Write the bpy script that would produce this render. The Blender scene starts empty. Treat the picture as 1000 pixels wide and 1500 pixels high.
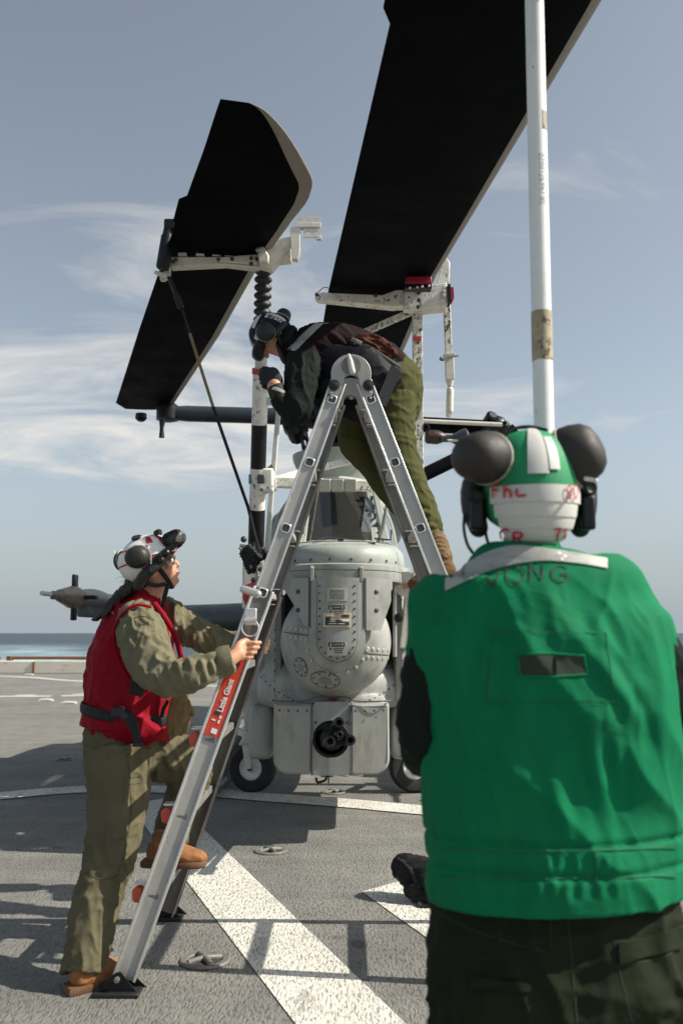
import bpy, bmesh, math, random
import numpy as np
from mathutils import Vector, Matrix, noise
from mathutils.bvhtree import BVHTree
random.seed(7)
V = Vector
C = bpy.context.scene.collection
scene = bpy.context.scene

# ---------------------------------------------------------------- camera
CAM = V((0, 0, 1.34)); FPX = 1300.0; TH = math.atan(177.0 / FPX)
cam = bpy.data.cameras.new('camera'); cam_o = bpy.data.objects.new('camera', cam); C.objects.link(cam_o)
cam_o.location = CAM; cam_o.rotation_euler = (math.pi / 2 + TH, 0, 0)
cam.sensor_fit = 'VERTICAL'; cam.sensor_height = 36; cam.sensor_width = 24
cam.lens = FPX / 1500 * 36; cam.clip_start = .05; cam.clip_end = 60000
cam.dof.use_dof = True; cam.dof.focus_distance = 4.6; cam.dof.aperture_fstop = 3.2
scene.camera = cam_o

# ---------------------------------------------------------------- light
SUN = V((1.1, -.12, 1.0)).normalized()
sl = bpy.data.lights.new('sun', 'SUN'); so = bpy.data.objects.new('sun', sl); C.objects.link(so)
sl.energy = 5.0; sl.angle = math.radians(.5); sl.color = (1, .93, .82)
so.rotation_euler = SUN.to_track_quat('Z', 'Y').to_euler(); so.location = (6, -2, 12)
w = bpy.data.worlds.new('World'); scene.world = w; w.use_nodes = True
nt = w.node_tree; N = nt.nodes; Lk = nt.links; N.clear()
sky = N.new('ShaderNodeTexSky'); sky.sky_type = 'NISHITA'; sky.sun_disc = False
sky.sun_elevation = math.asin(SUN.z); sky.sun_rotation = math.atan2(SUN.x, SUN.y)
sky.air_density = 1.0; sky.dust_density = 1.6; sky.ozone_density = 1.2
hs = N.new('ShaderNodeHueSaturation'); hs.inputs['Saturation'].default_value = .54; hs.inputs['Value'].default_value = 1.0
Lk.new(sky.outputs[0], hs.inputs['Color'])
tint = N.new('ShaderNodeMixRGB'); tint.blend_type = 'MULTIPLY'; tint.inputs[0].default_value = 1; tint.inputs[2].default_value = (.965, 1.0, .985, 1); Lk.new(hs.outputs[0], tint.inputs[1])
tc = N.new('ShaderNodeTexCoord')
# thin cirrus: sky direction projected on a high flat layer
sep = N.new('ShaderNodeSeparateXYZ'); Lk.new(tc.outputs['Generated'], sep.inputs[0])
mz = N.new('ShaderNodeMath'); mz.operation = 'ADD'; mz.inputs[1].default_value = .12; Lk.new(sep.outputs[2], mz.inputs[0])
mx = N.new('ShaderNodeMath'); mx.operation = 'MAXIMUM'; mx.inputs[1].default_value = .03; Lk.new(mz.outputs[0], mx.inputs[0])
dx = N.new('ShaderNodeMath'); dx.operation = 'DIVIDE'; Lk.new(sep.outputs[0], dx.inputs[0]); Lk.new(mx.outputs[0], dx.inputs[1])
dy = N.new('ShaderNodeMath'); dy.operation = 'DIVIDE'; Lk.new(sep.outputs[1], dy.inputs[0]); Lk.new(mx.outputs[0], dy.inputs[1])
cb = N.new('ShaderNodeCombineXYZ'); Lk.new(dx.outputs[0], cb.inputs[0]); Lk.new(dy.outputs[0], cb.inputs[1])
mp = N.new('ShaderNodeMapping'); mp.inputs['Rotation'].default_value = (0, 0, math.radians(-28)); mp.inputs['Scale'].default_value = (.7, 1.1, 1)
mp.inputs['Location'].default_value = (3.1, 1.7, 0)
Lk.new(cb.outputs[0], mp.inputs[0])
nz = N.new('ShaderNodeTexNoise'); nz.inputs['Scale'].default_value = 1.9; nz.inputs['Detail'].default_value = 12; nz.inputs['Roughness'].default_value = .62; nz.inputs['Distortion'].default_value = .9
Lk.new(mp.outputs[0], nz.inputs['Vector'])
n2 = N.new('ShaderNodeTexNoise'); n2.inputs['Scale'].default_value = .42; n2.inputs['Detail'].default_value = 3
mp2 = N.new('ShaderNodeMapping'); mp2.inputs['Location'].default_value = (7.3, 2.2, 0)
Lk.new(cb.outputs[0], mp2.inputs[0]); Lk.new(mp2.outputs[0], n2.inputs['Vector'])
mu = N.new('ShaderNodeMath'); mu.operation = 'MULTIPLY'; Lk.new(nz.outputs[0], mu.inputs[0]); Lk.new(n2.outputs[0], mu.inputs[1])
rp = N.new('ShaderNodeValToRGB'); rp.color_ramp.elements[0].position = .245; rp.color_ramp.elements[0].color = (0, 0, 0, 1)
rp.color_ramp.elements[1].position = .40; rp.color_ramp.elements[1].color = (.8, .8, .8, 1)
def wm(op, a, b_=None):
    q = N.new('ShaderNodeMath'); q.operation = op
    for i, s_ in enumerate((a, b_)):
        if s_ is None: continue
        if isinstance(s_, (int, float)): q.inputs[i].default_value = s_
        else: Lk.new(s_, q.inputs[i])
    return q.outputs[0]
ca = wm('MULTIPLY', wm('ADD', dx.outputs[0], .75), .8); cb_ = wm('MULTIPLY', wm('ADD', dy.outputs[0], -2.55), .85)
g2 = wm('ADD', wm('MULTIPLY', ca, ca), wm('MULTIPLY', cb_, cb_))
bank = wm('ADD', .58, wm('MULTIPLY', wm('EXPONENT', wm('MULTIPLY', g2, -1.0)), .95))
Lk.new(wm('MULTIPLY', mu.outputs[0], bank), rp.inputs[0])
mxc = N.new('ShaderNodeMixRGB'); mxc.inputs[2].default_value = (6.6, 6.3, 5.85, 1)
Lk.new(rp.outputs[0], mxc.inputs[0]); Lk.new(tint.outputs[0], mxc.inputs[1])
hz = wm('MULTIPLY', wm('POWER', wm('MAXIMUM', wm('SUBTRACT', 1, wm('MULTIPLY', wm('ABSOLUTE', sep.outputs[2]), 4.2)), 0), 1.6), .92)
mh = N.new('ShaderNodeMixRGB'); mh.inputs[2].default_value = (3.0, 3.45, 3.8, 1); Lk.new(hz, mh.inputs[0]); Lk.new(mxc.outputs[0], mh.inputs[1])
bg = N.new('ShaderNodeBackground'); bg.inputs['Strength'].default_value = .1
Lk.new(mh.outputs[0], bg.inputs[0])
wo = N.new('ShaderNodeOutputWorld'); Lk.new(bg.outputs[0], wo.inputs[0])
vs = scene.view_settings; vs.view_transform = 'Standard'; vs.look = 'None'; vs.exposure = .45; vs.gamma = 1; vs.use_curve_mapping = False
scene.render.engine = 'CYCLES'
scene.cycles.max_bounces = 6; scene.cycles.transparent_max_bounces = 12

# ---------------------------------------------------------------- helpers
def ray(px, py):
    a = (px - 500) / FPX; b = (750 - py) / FPX
    f = V((0, math.cos(TH), math.sin(TH))); u = V((0, -math.sin(TH), math.cos(TH)))
    return f + u * b + V((1, 0, 0)) * a
def P(px, py, D):
    r = ray(px, py); return CAM + r * (D / r.y)
def Pz(px, py, z):
    r = ray(px, py); return CAM + r * ((z - CAM.z) / r.z)
def S(n, D): return n * D / FPX

def frame_from(d, side=None):
    d = d.normalized()
    if side is None: side = V((0, 0, 1)) if abs(d.z) < .9 else V((1, 0, 0))
    x = (side - d * side.dot(d))
    if x.length < 1e-5: x = d.orthogonal()
    x.normalize(); return x, d.cross(x)

def crom(pts, k):
    """Catmull-Rom through tuples of floats, k samples per span."""
    a = [np.array(p, float) for p in pts]
    if len(a) < 3 or k <= 1:
        if k <= 1: return a
        return [a[0] + (a[1] - a[0]) * t / k for t in range(k + 1)]
    a = [2 * a[0] - a[1]] + a + [2 * a[-1] - a[-2]]
    out = []
    for i in range(1, len(a) - 2):
        p0, p1, p2, p3 = a[i-1:i+3]
        for j in range(k):
            t = j / k
            out.append(.5 * ((2*p1) + (-p0+p2)*t + (2*p0-5*p1+4*p2-p3)*t*t + (-p0+3*p1-3*p2+p3)*t**3))
    out.append(a[-2]); return out

class MB:
    def __init__(s): s.v = []; s.f = []
    def add(s, vs, fs):
        n = len(s.v); s.v += [tuple(q) for q in vs]; s.f += [tuple(i + n for i in f) for f in fs]; return s
    def ring_loft(s, rings, cap=True, closed=True):
        n = len(rings[0]); vs = [p for r in rings for p in r]; fs = []
        for i in range(len(rings) - 1):
            for j in range(n if closed else n - 1):
                k = (j + 1) % n
                fs.append((i*n+j, i*n+k, (i+1)*n+k, (i+1)*n+j))
        if cap:
            fs.append(tuple(range(n))[::-1]); fs.append(tuple((len(rings)-1)*n + j for j in range(n)))
        return s.add(vs, fs)
    def tube(s, pts, r, seg=12, side=None, ry=None, cap=True, rnd=False, k=1):
        pts = [V(p) for p in pts]
        rr = list(r) if hasattr(r, '__len__') else [r] * len(pts)
        r2 = rr if ry is None else (list(ry) if hasattr(ry, '__len__') else [ry] * len(pts))
        if k > 1:
            q = crom([tuple(p) + (a, b) for p, a, b in zip(pts, rr, r2)], k)
            pts = [V(x[:3]) for x in q]; rr = [max(x[3], 1e-4) for x in q]; r2 = [max(x[4], 1e-4) for x in q]
        if rnd:   # hemispherical ends
            m = 4; a = (pts[0] - pts[1]).normalized(); b = (pts[-1] - pts[-2]).normalized()
            p0 = []; p1 = []
            for i in range(m):
                t = (i + .35) / m * math.pi / 2
                p0.append((pts[0] + a * rr[0] * math.cos(t), rr[0] * math.sin(t), r2[0] * math.sin(t)))
                p1.append((pts[-1] + b * rr[-1] * math.cos(t), rr[-1] * math.sin(t), r2[-1] * math.sin(t)))
            p1 = p1[::-1]
            pts = [x[0] for x in p0] + pts + [x[0] for x in p1]
            rr = [x[1] for x in p0] + rr + [x[1] for x in p1]
            r2 = [x[2] for x in p0] + r2 + [x[2] for x in p1]
        rings = []; prev = None
        for i, p in enumerate(pts):
            d = pts[min(i+1, len(pts)-1)] - pts[max(i-1, 0)]
            if d.length < 1e-9: d = V((0, 0, 1))
            x, y = frame_from(d, side if side is not None else prev)
            if side is None: prev = x
            rings.append([p + x * (rr[i] * math.cos(t)) + y * (r2[i] * math.sin(t)) for t in [2*math.pi*j/seg for j in range(seg)]])
        return s.ring_loft(rings, cap)
    def box(s, c, d, ax=None):
        c = V(c); ex, ey, ez = ax if ax else (V((1,0,0)), V((0,1,0)), V((0,0,1)))
        vs = [c + ex*(i*d[0]/2) + ey*(j*d[1]/2) + ez*(k*d[2]/2) for i in (-1,1) for j in (-1,1) for k in (-1,1)]
        return s.add(vs, [(0,1,3,2),(4,6,7,5),(0,4,5,1),(2,3,7,6),(0,2,6,4),(1,5,7,3)])
    def bar(s, a, b, wd, th, side=None):
        a = V(a); b = V(b); d = (b - a); x, y = frame_from(d, side)
        return s.box((a + b) / 2, (wd, th, d.length), (x, y, d.normalized()))
    def prism(s, poly, off):
        n = len(poly); off = V(off); poly = [V(p) for p in poly]
        vs = poly + [p + off for p in poly]
        fs = [tuple(range(n))[::-1], tuple(range(n, 2*n))] + [(i, (i+1) % n, n + (i+1) % n, n + i) for i in range(n)]
        return s.add(vs, fs)
    def rev(s, prof, o, ax, seg=24, sx=1, ref=None, sy=1, cap=True):
        o = V(o); ax = V(ax).normalized(); x, y = frame_from(ax, ref)
        rings = [[o + ax*h + x*(r*sx*math.cos(t)) + y*(r*sy*math.sin(t)) for t in [2*math.pi*j/seg for j in range(seg)]] for r, h in prof]
        return s.ring_loft(rings, cap)
    def ball(s, c, rx, ry=None, rz=None, ax=None, seg=20, rg=12):
        ry = rx if ry is None else ry; rz = rx if rz is None else rz
        c = V(c); ex, ey, ez = ax if ax else (V((1,0,0)), V((0,1,0)), V((0,0,1)))
        rings = []
        for i in range(rg + 1):
            t = math.pi * (i + .12 * (1 if i == 0 else (-1 if i == rg else 0))) / rg
            rings.append([c + ex*(rx*math.sin(t)*math.cos(p)) + ey*(ry*math.sin(t)*math.sin(p)) - ez*(rz*math.cos(t)) for p in [2*math.pi*j/seg for j in range(seg)]])
        return s.ring_loft(rings, True)
    def grid(s, fn, nu, nv):
        vs = [fn(i/nu, j/nv) for i in range(nu+1) for j in range(nv+1)]
        return s.add(vs, [(i*(nv+1)+j, i*(nv+1)+j+1, (i+1)*(nv+1)+j+1, (i+1)*(nv+1)+j) for i in range(nu) for j in range(nv)])
    def slab(s, fn, nu, nv, off):
        """grid fn(u,v)->(point, normal); a sheet with thickness off along the normal."""
        A = [[fn(i/nu, j/nv) for j in range(nv+1)] for i in range(nu+1)]
        top = [V(p) + V(n)*off for r in A for p, n in r]; bot = [V(p) for r in A for p, n in r]
        m = len(top); g = lambda i, j: i*(nv+1)+j
        fs = [(g(i,j), g(i,j+1), g(i+1,j+1), g(i+1,j)) for i in range(nu) for j in range(nv)]
        fs2 = [tuple(m + k for k in f[::-1]) for f in fs]
        edge = [g(i,0) for i in range(nu+1)] + [g(nu,j) for j in range(1,nv+1)] + [g(i,nv) for i in range(nu-1,-1,-1)] + [g(0,j) for j in range(nv-1,0,-1)]
        fe = [(edge[k], edge[(k+1) % len(edge)], m+edge[(k+1) % len(edge)], m+edge[k]) for k in range(len(edge))]
        return s.add(top + bot, fs + fs2 + fe)
    def mesh(s, name):
        me = bpy.data.meshes.new(name); me.from_pydata(s.v, [], s.f); me.validate()
        b = bmesh.new(); b.from_mesh(me); bmesh.ops.recalc_face_normals(b, faces=b.faces); b.to_mesh(me); b.free()
        return me

def tag(o, label=None, cat=None, group=None, kind=None):
    if label: o['label'] = label
    if cat: o['category'] = cat
    if group: o['group'] = group
    if kind: o['kind'] = kind
    return o
def thing(name, loc, label, cat, group=None):
    o = bpy.data.objects.new(name, None); C.objects.link(o); o.location = loc; o.empty_display_size = .1
    return tag(o, label, cat, group)
def worldmat(o):
    m = o.matrix_parent_inverse.copy() if o.parent else Matrix()
    loc = Matrix.Translation(o.location)
    return (worldmat(o.parent) @ m @ loc) if o.parent else loc
def link(name, me, mat, parent=None, smooth=True, angle=35, bevel=0, kind=None):
    o = bpy.data.objects.new(name, me); C.objects.link(o)
    if mat: me.materials.clear(); me.materials.append(mat)
    if smooth:
        me.shade_smooth(); me.set_sharp_from_angle(angle=math.radians(angle))
    if parent is not None:
        o.parent = parent; o.matrix_parent_inverse = worldmat(parent).inverted()
    if bevel:
        b = o.modifiers.new('bevel', 'BEVEL'); b.width = bevel; b.segments = 2; b.limit_method = 'ANGLE'; b.angle_limit = math.radians(40)
        b.harden_normals = False
    if kind: o['kind'] = kind
    return o
def build(name, mb, mat, parent=None, **k): return link(name, mb.mesh(name), mat, parent, **k)

def evalmesh(o):
    dg = bpy.context.evaluated_depsgraph_get(); dg.update()
    return bpy.data.meshes.new_from_object(o.evaluated_get(dg))
def fusemesh(mb, voxel, smooth=6, factor=.5):
    me = mb.mesh('tmp'); o = bpy.data.objects.new('tmp', me); C.objects.link(o)
    r = o.modifiers.new('r', 'REMESH'); r.mode = 'VOXEL'; r.voxel_size = voxel; r.adaptivity = 0
    if smooth:
        s_ = o.modifiers.new('s', 'SMOOTH'); s_.iterations = smooth; s_.factor = factor
    out = evalmesh(o); bpy.data.objects.remove(o); bpy.data.meshes.remove(me); return out
def displace(me, fn):
    n = len(me.vertices); co = np.empty(n*3); me.vertices.foreach_get('co', co); co = co.reshape(-1, 3)
    no = np.empty(n*3); me.vertex_normals.foreach_get('vector', no); no = no.reshape(-1, 3)
    d = fn(co, no)
    if d.ndim == 1: co = co + no * d[:, None]
    else: co = co + d
    me.vertices.foreach_set('co', co.ravel()); me.update()
def nz3(co, M3, seed=0.0, octaves=1):
    q = co @ np.array(M3).T + seed
    if octaves == 1: return np.array([noise.noise(V(p)) for p in q])
    return np.array([noise.fractal(V(p), .6, 2.1, octaves) for p in q])
def aniso(d, fa, fc):
    """matrix: frequency fa along direction d, fc across it"""
    d = np.array(V(d).normalized()); return np.eye(3)*fc + np.outer(d, d)*(fa - fc)
def fold(co, a, b, wd, amp):
    """one soft cloth fold along segment a-b (with shallow troughs beside it)"""
    a = np.array(a); b = np.array(b); ab = b - a; L = max((ab**2).sum(), 1e-9)
    t = ((co - a) @ ab) / L; tc_ = np.clip(t, 0, 1)
    d = np.linalg.norm(co - (a + tc_[:, None]*ab), axis=1) / wd
    fade = np.clip(1 - np.abs(t - .5)*1.7, 0, 1)**.5
    return amp * (np.exp(-d*d) - .45*np.exp(-((d - 1.7)**2)*1.6)) * fade
def ridged(x, p=2.0): return (1 - np.abs(x)*2).clip(0, 1)**p
def cloth(me, specs, folds=(), fade=None):
    """specs: (dir, fa, fc, amp, seed) elongated ridge noise; folds: (a,b,w,amp)"""
    def fn(co, no):
        d = np.zeros(len(co))
        warp = nz3(co, np.eye(3)*5, 3.3)
        for dr, fa, fc, amp, seed in specs:
            q = co + warp[:, None]*.03
            d += amp*(ridged(nz3(q, aniso(dr, fa, fc), seed)) - .45)
        for f_ in folds: d += fold(co, *f_)
        if fade: d *= np.clip((co[:, 2] - fade[0])/fade[1], 0, 1)*(np.clip((fade[2] - co[:, 2])/.06, 0, 1) if len(fade) > 2 else 1)
        return d
    displace(me, fn)

# ---------------------------------------------------------------- materials
def rgb(c): return (c[0], c[1], c[2], 1)
def mat(name, col, rough=.6, metal=0., var=.12, vs=4., bump=0., bs=300., chips=None, dirt=None, weave=0, spec=.5, stretch=None, sheen=0, streak=None):
    m = bpy.data.materials.new(name); m.use_nodes = True; t = m.node_tree; n = t.nodes; l = t.links; n.clear()
    o = n.new('ShaderNodeOutputMaterial'); b = n.new('ShaderNodeBsdfPrincipled'); l.new(b.outputs[0], o.inputs[0])
    b.inputs['Roughness'].default_value = rough; b.inputs['Metallic'].default_value = metal
    b.inputs['Specular IOR Level'].default_value = .15 if weave else spec
    if sheen: b.inputs['Sheen Weight'].default_value = sheen
    tc = n.new('ShaderNodeTexCoord')
    mp = n.new('ShaderNodeMapping'); l.new(tc.outputs['Object'], mp.inputs[0])
    if stretch: mp.inputs['Scale'].default_value = stretch
    a = n.new('ShaderNodeTexNoise'); a.inputs['Scale'].default_value = vs; a.inputs['Detail'].default_value = 6; a.inputs['Roughness'].default_value = .6
    l.new(mp.outputs[0], a.inputs['Vector'])
    mr = n.new('ShaderNodeMapRange'); mr.inputs[1].default_value = .3; mr.inputs[2].default_value = .7; mr.inputs[3].default_value = 1-var; mr.inputs[4].default_value = 1+var
    l.new(a.outputs[0], mr.inputs[0])
    mix = n.new('ShaderNodeMixRGB'); mix.blend_type = 'MULTIPLY'; mix.inputs[0].default_value = 1; mix.inputs[1].default_value = rgb(col)
    l.new(mr.outputs[0], mix.inputs[2]); cur = mix.outputs[0]
    rv = n.new('ShaderNodeMapRange'); rv.inputs[1].default_value = .3; rv.inputs[2].default_value = .7
    rv.inputs[3].default_value = max(rough-.1, .02); rv.inputs[4].default_value = min(rough+.1, 1); l.new(a.outputs[0], rv.inputs[0]); l.new(rv.outputs[0], b.inputs['Roughness'])
    for spec_ in ([dirt] if dirt else []) + ([streak] if streak else []) + ([chips] if chips else []):
        c2, sc, lo, hi, st = spec_
        x = n.new('ShaderNodeTexNoise'); x.inputs['Scale'].default_value = sc; x.inputs['Detail'].default_value = 8; x.inputs['Roughness'].default_value = .65
        m2 = n.new('ShaderNodeMapping'); m2.inputs['Scale'].default_value = st; m2.inputs['Location'].default_value = (sc*.37, 1.3, 2.1); l.new(tc.outputs['Object'], m2.inputs[0]); l.new(m2.outputs[0], x.inputs['Vector'])
        r = n.new('ShaderNodeMapRange'); r.inputs[1].default_value = lo; r.inputs[2].default_value = hi; l.new(x.outputs[0], r.inputs[0])
        k = n.new('ShaderNodeMixRGB'); k.inputs[2].default_value = rgb(c2); l.new(r.outputs[0], k.inputs[0]); l.new(cur, k.inputs[1]); cur = k.outputs[0]
    l.new(cur, b.inputs['Base Color'])
    if bump:
        if weave:
            q = n.new('ShaderNodeTexNoise'); q.inputs['Scale'].default_value = bs; q.inputs['Detail'].default_value = 2
        else:
            q = n.new('ShaderNodeTexNoise'); q.inputs['Scale'].default_value = bs; q.inputs['Detail'].default_value = 4
        l.new(tc.outputs['Object'], q.inputs['Vector'])
        bu = n.new('ShaderNodeBump'); bu.inputs['Strength'].default_value = bump; bu.inputs['Distance'].default_value = .003
        l.new(q.outputs[0], bu.inputs['Height']); l.new(bu.outputs[0], b.inputs['Normal'])
        if weave:   # broad soft creases as well
            q2 = n.new('ShaderNodeTexNoise'); q2.inputs['Scale'].default_value = weave; q2.inputs['Detail'].default_value = 3; q2.inputs['Distortion'].default_value = 1.2
            l.new(tc.outputs['Object'], q2.inputs['Vector'])
            b2 = n.new('ShaderNodeBump'); b2.inputs['Strength'].default_value = .4; b2.inputs['Distance'].default_value = .01
            l.new(q2.outputs[0], b2.inputs['Height']); l.new(b2.outputs[0], bu.inputs['Normal'])
    return m
ST1 = (1, 1, 1)
HEL = mat('helicopter_paint', (.31, .32, .30), .5, 0, .12, 3, .12, 60, dirt=((.16, .16, .14), 7, .5, .78, (1, 1, .45)), streak=((.40, .36, .26), 6, .56, .78, (2.5, 2.5, .3)), chips=((.09, .085, .07), 42, .675, .70, ST1))
HEL2 = mat('helicopter_paint_green', (.33, .36, .325), .48, 0, .08, 3, .08, 60, dirt=((.24, .255, .23), 7, .5, .8, ST1))
HELD = mat('helicopter_paint_dark_shaded', (.09, .11, .115), .5, 0, .15, 3, .1, 60, dirt=((.16, .17, .16), 8, .5, .75, ST1))  # dark gear paint; on the stub wings it paints in their shade
SEAM = mat('dark_panel_seam', (.09, .09, .085), .7)
BOLT = mat('bolt_metal', (.3, .29, .26), .4, .6)
BOLTD = mat('dark_bolt', (.06, .06, .055), .5, .3)
BLACK = mat('black_rubber', (.012, .013, .014), .55, 0, .2, 20, .2, 120)
BLACKM = mat('black_metal', (.012, .013, .015), .42, .5, .25, 25, .15, 150)
BLADE = mat('rotor_blade_paint', (.003, .0036, .005), .6, 0, .2, 3, .1, 90, dirt=((.006, .006, .007), 4, .5, .8, (1, 1, 1)), spec=.02)
BLEDGE = mat('blade_leading_edge', (.26, .23, .19), .5, .3, .12, 8, .2, 80, dirt=((.2, .17, .12), 30, .5, .8, ST1))
GREYD = mat('dark_grey_metal', (.06, .066, .07), .4, .3, .2, 12, .1, 90)
WHT = mat('chipped_white_paint', (.74, .72, .66), .5, 0, .06, 10, .15, 80, dirt=((.42, .39, .3), 14, .5, .72, ST1), chips=((.05, .045, .04), 34, .60, .625, (1, 1, .7)))
WHTS = mat('worn_white_paint_strut', (.72, .70, .62), .5, 0, .06, 10, .15, 80, dirt=((.38, .34, .25), 22, .47, .64, ST1), chips=((.045, .04, .035), 38, .545, .58, (1, 1, .55)))
WHTC = mat('clean_white_paint', (.66, .63, .55), .45, 0, .05, 8, .1, 60, dirt=((.45, .4, .28), 20, .55, .8, ST1))
POLEW = mat('glossy_white_pole', (.78, .79, .77), .3, 0, .04, 6, .05, 50, dirt=((.5, .5, .46), 30, .6, .75, (1, 1, .4)), chips=((.1, .09, .07), 50, .69, .71, (1, 1, .4)))
POLET = mat('peeling_tape_brown', (.36, .3, .2), .7, 0, .3, 30, .5, 80, chips=((.07, .06, .05), 60, .55, .6, (1, 1, .6)))
REDP = mat('red_paint', (.42, .03, .025), .5, 0, .1, 10)
REDD = mat('red_pad', (.3, .01, .03), .5, 0, .1, 10)
ORNG = mat('orange_plastic', (.6, .085, .045), .45)
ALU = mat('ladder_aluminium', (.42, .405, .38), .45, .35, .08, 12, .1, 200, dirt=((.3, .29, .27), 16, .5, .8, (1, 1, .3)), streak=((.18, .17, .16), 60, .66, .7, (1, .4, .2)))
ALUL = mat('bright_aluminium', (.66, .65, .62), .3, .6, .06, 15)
ALUD = mat('darker_aluminium', (.2, .19, .18), .5, .3, .15, 12, .1, 100, dirt=((.12, .11, .1), 20, .55, .8, (1, 1, .3)))  # darker tone for the far rails, far hinge and lower rungs
SKIN = mat('skin', (.56, .28, .17), .5, 0, .08, 30, .25, 160)
HAIR = mat('dark_brown_hair', (.02, .013, .01), .45, 0, .3, 60, .6, 200, stretch=(3, 3, .6))
REDV = mat('red_vest_cloth', (.24, .003, .013), .75, 0, .1, 6, .25, 500, weave=16, sheen=0, dirt=((.17, .003, .01), 7, .55, .85, ST1))
OLIV = mat('olive_shirt_cloth', (.155, .143, .09), .85, 0, .12, 8, .3, 600, weave=22)
TROU = mat('olive_trouser_cloth', (.118, .105, .062), .85, 0, .12, 8, .3, 600, weave=20, dirt=((.09, .085, .05), 9, .5, .8, ST1))
TROU2 = mat('bright_olive_trouser_cloth', (.062, .064, .022), .85, 0, .12, 8, .3, 600, weave=20)
TROU3 = mat('dark_green_trouser_cloth', (.014, .019, .009), .85, 0, .2, 6, .3, 500, weave=16)
GRNV = mat('green_vest_cloth', (.002, .155, .062), .8, 0, .1, 5, .2, 500, weave=9, sheen=0, dirt=((.0015, .105, .043), 6, .52, .9, ST1))
GRNV2 = mat('green_vest_seam', (.006, .2, .085), .8)
BRWV = mat('dark_brown_jersey', (.011, .0055, .0055), .85, 0, .15, 6, .3, 500, weave=16)
BRWR = mat('reddish_brown_jersey_hem', (.07, .022, .015), .85, 0, .2, 6, .3, 500, weave=30)
SLEV = mat('dark_green_sleeve_cloth', (.009, .014, .011), .85, 0, .15, 6, .3, 500, weave=18)
SLEV2 = mat('olive_sleeve_cloth', (.09, .1, .04), .85, 0, .15, 6, .3, 500, weave=18)
BOOT = mat('tan_boot_suede', (.27, .115, .035), .8, 0, .25, 20, .4, 200)
BOOT2 = mat('brown_boot_suede', (.12, .06, .02), .85, 0, .3, 20, .5, 200)
SOLE = mat('boot_sole_rubber', (.13, .065, .03), .8, 0, .15, 20, .3, 120)
TAPE = mat('reflective_tape', (.34, .345, .32), .45, .1, .08, 14, .4, 350, dirt=((.18, .185, .17), 25, .5, .75, (1, 1, 4)))
TAPEW = mat('white_helmet_tape', (.56, .555, .52), .5, 0, .05, 20, .2, 400, dirt=((.55, .53, .46), 18, .55, .8, ST1))
HGRN = mat('green_helmet_cloth', (.005, .24, .09), .65, 0, .1, 12, .3, 500)
HRED = mat('red_helmet_tape', (.55, .015, .03), .5, 0, .1, 12)
HWHT = mat('scuffed_white_helmet', (.78, .76, .72), .5, 0, .05, 30, .2, 80, chips=((.2, .16, .14), 70, .64, .68, ST1))
HBLK = mat('navy_helmet_shell', (.014, .016, .022), .75, 0, .3, 30, .2, 80, spec=.2)
CUP = mat('brown_black_ear_cup', (.022, .018, .015), .6, 0, .25, 30, .15, 200)
CUPG = mat('ear_cup_grey', (.014, .017, .018), .65, 0, .2, 30)
RIM = mat('pale_ear_cup_rim', (.4, .38, .3), .5)
MARK = mat('marker_ink_dark', (.02, .05, .035), .8)
MARKR = mat('marker_ink_red', (.5, .02, .04), .7)
MARKK = mat('marker_ink_grey', (.11, .11, .1), .8)
INK = mat('black_print', (.03, .035, .04), .6)
WPRN = mat('white_print', (.8, .78, .74), .5)
STKR = mat('red_sticker', (.62, .06, .03), .4, 0, .08, 20, chips=((.6, .55, .45), 90, .66, .68, ST1))
PLAC = mat('placard_grey', (.42, .42, .37), .5, 0, .1, 60)
PLACY = mat('placard_cream', (.6, .52, .36), .5, 0, .1, 60)
PLACEDGE = mat('brown_tape_seam', (.3, .27, .2), .8)  # grey-brown seam line between the white helmet bands
LIME = mat('lime_sticker', (.45, .8, .05), .5)
GLOV = mat('black_work_glove', (.012, .014, .016), .8, 0, .2, 30, .4, 200)
LEATH = mat('yellow_leather_glove', (.2, .13, .05), .75, 0, .25, 30, .4, 150)
WEB = mat('black_webbing', (.005, .006, .008), .7, 0, .2, 40, .4, 500)
STRAP = mat('worn_tan_strap', (.2, .15, .09), .7, 0, .3, 20, .4, 400, stretch=(1, 1, .2))
RUST = mat('rusty_pipe', (.22, .1, .05), .8, 0, .35, 20, .4, 60)
COAM = mat('rust_stained_white_coaming', (.72, .66, .55), .6, 0, .08, 1.5, .1, 20, dirt=((.45, .28, .14), 2.2, .6, .8, (1, 1, 2.5)))
TYRE = mat('tyre_rubber', (.014, .014, .015), .75, 0, .25, 30, .3, 120, dirt=((.04, .038, .034), 20, .5, .8, ST1))
HUBW = mat('white_wheel_hub', (.72, .71, .68), .5, 0, .08, 30, dirt=((.3, .28, .24), 30, .6, .8, ST1))
PALE = mat('pale_grey_fixture_paint', (.55, .55, .5), .5, 0, .1, 20, .1, 90, chips=((.12, .1, .08), 40, .66, .69, ST1))
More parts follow.
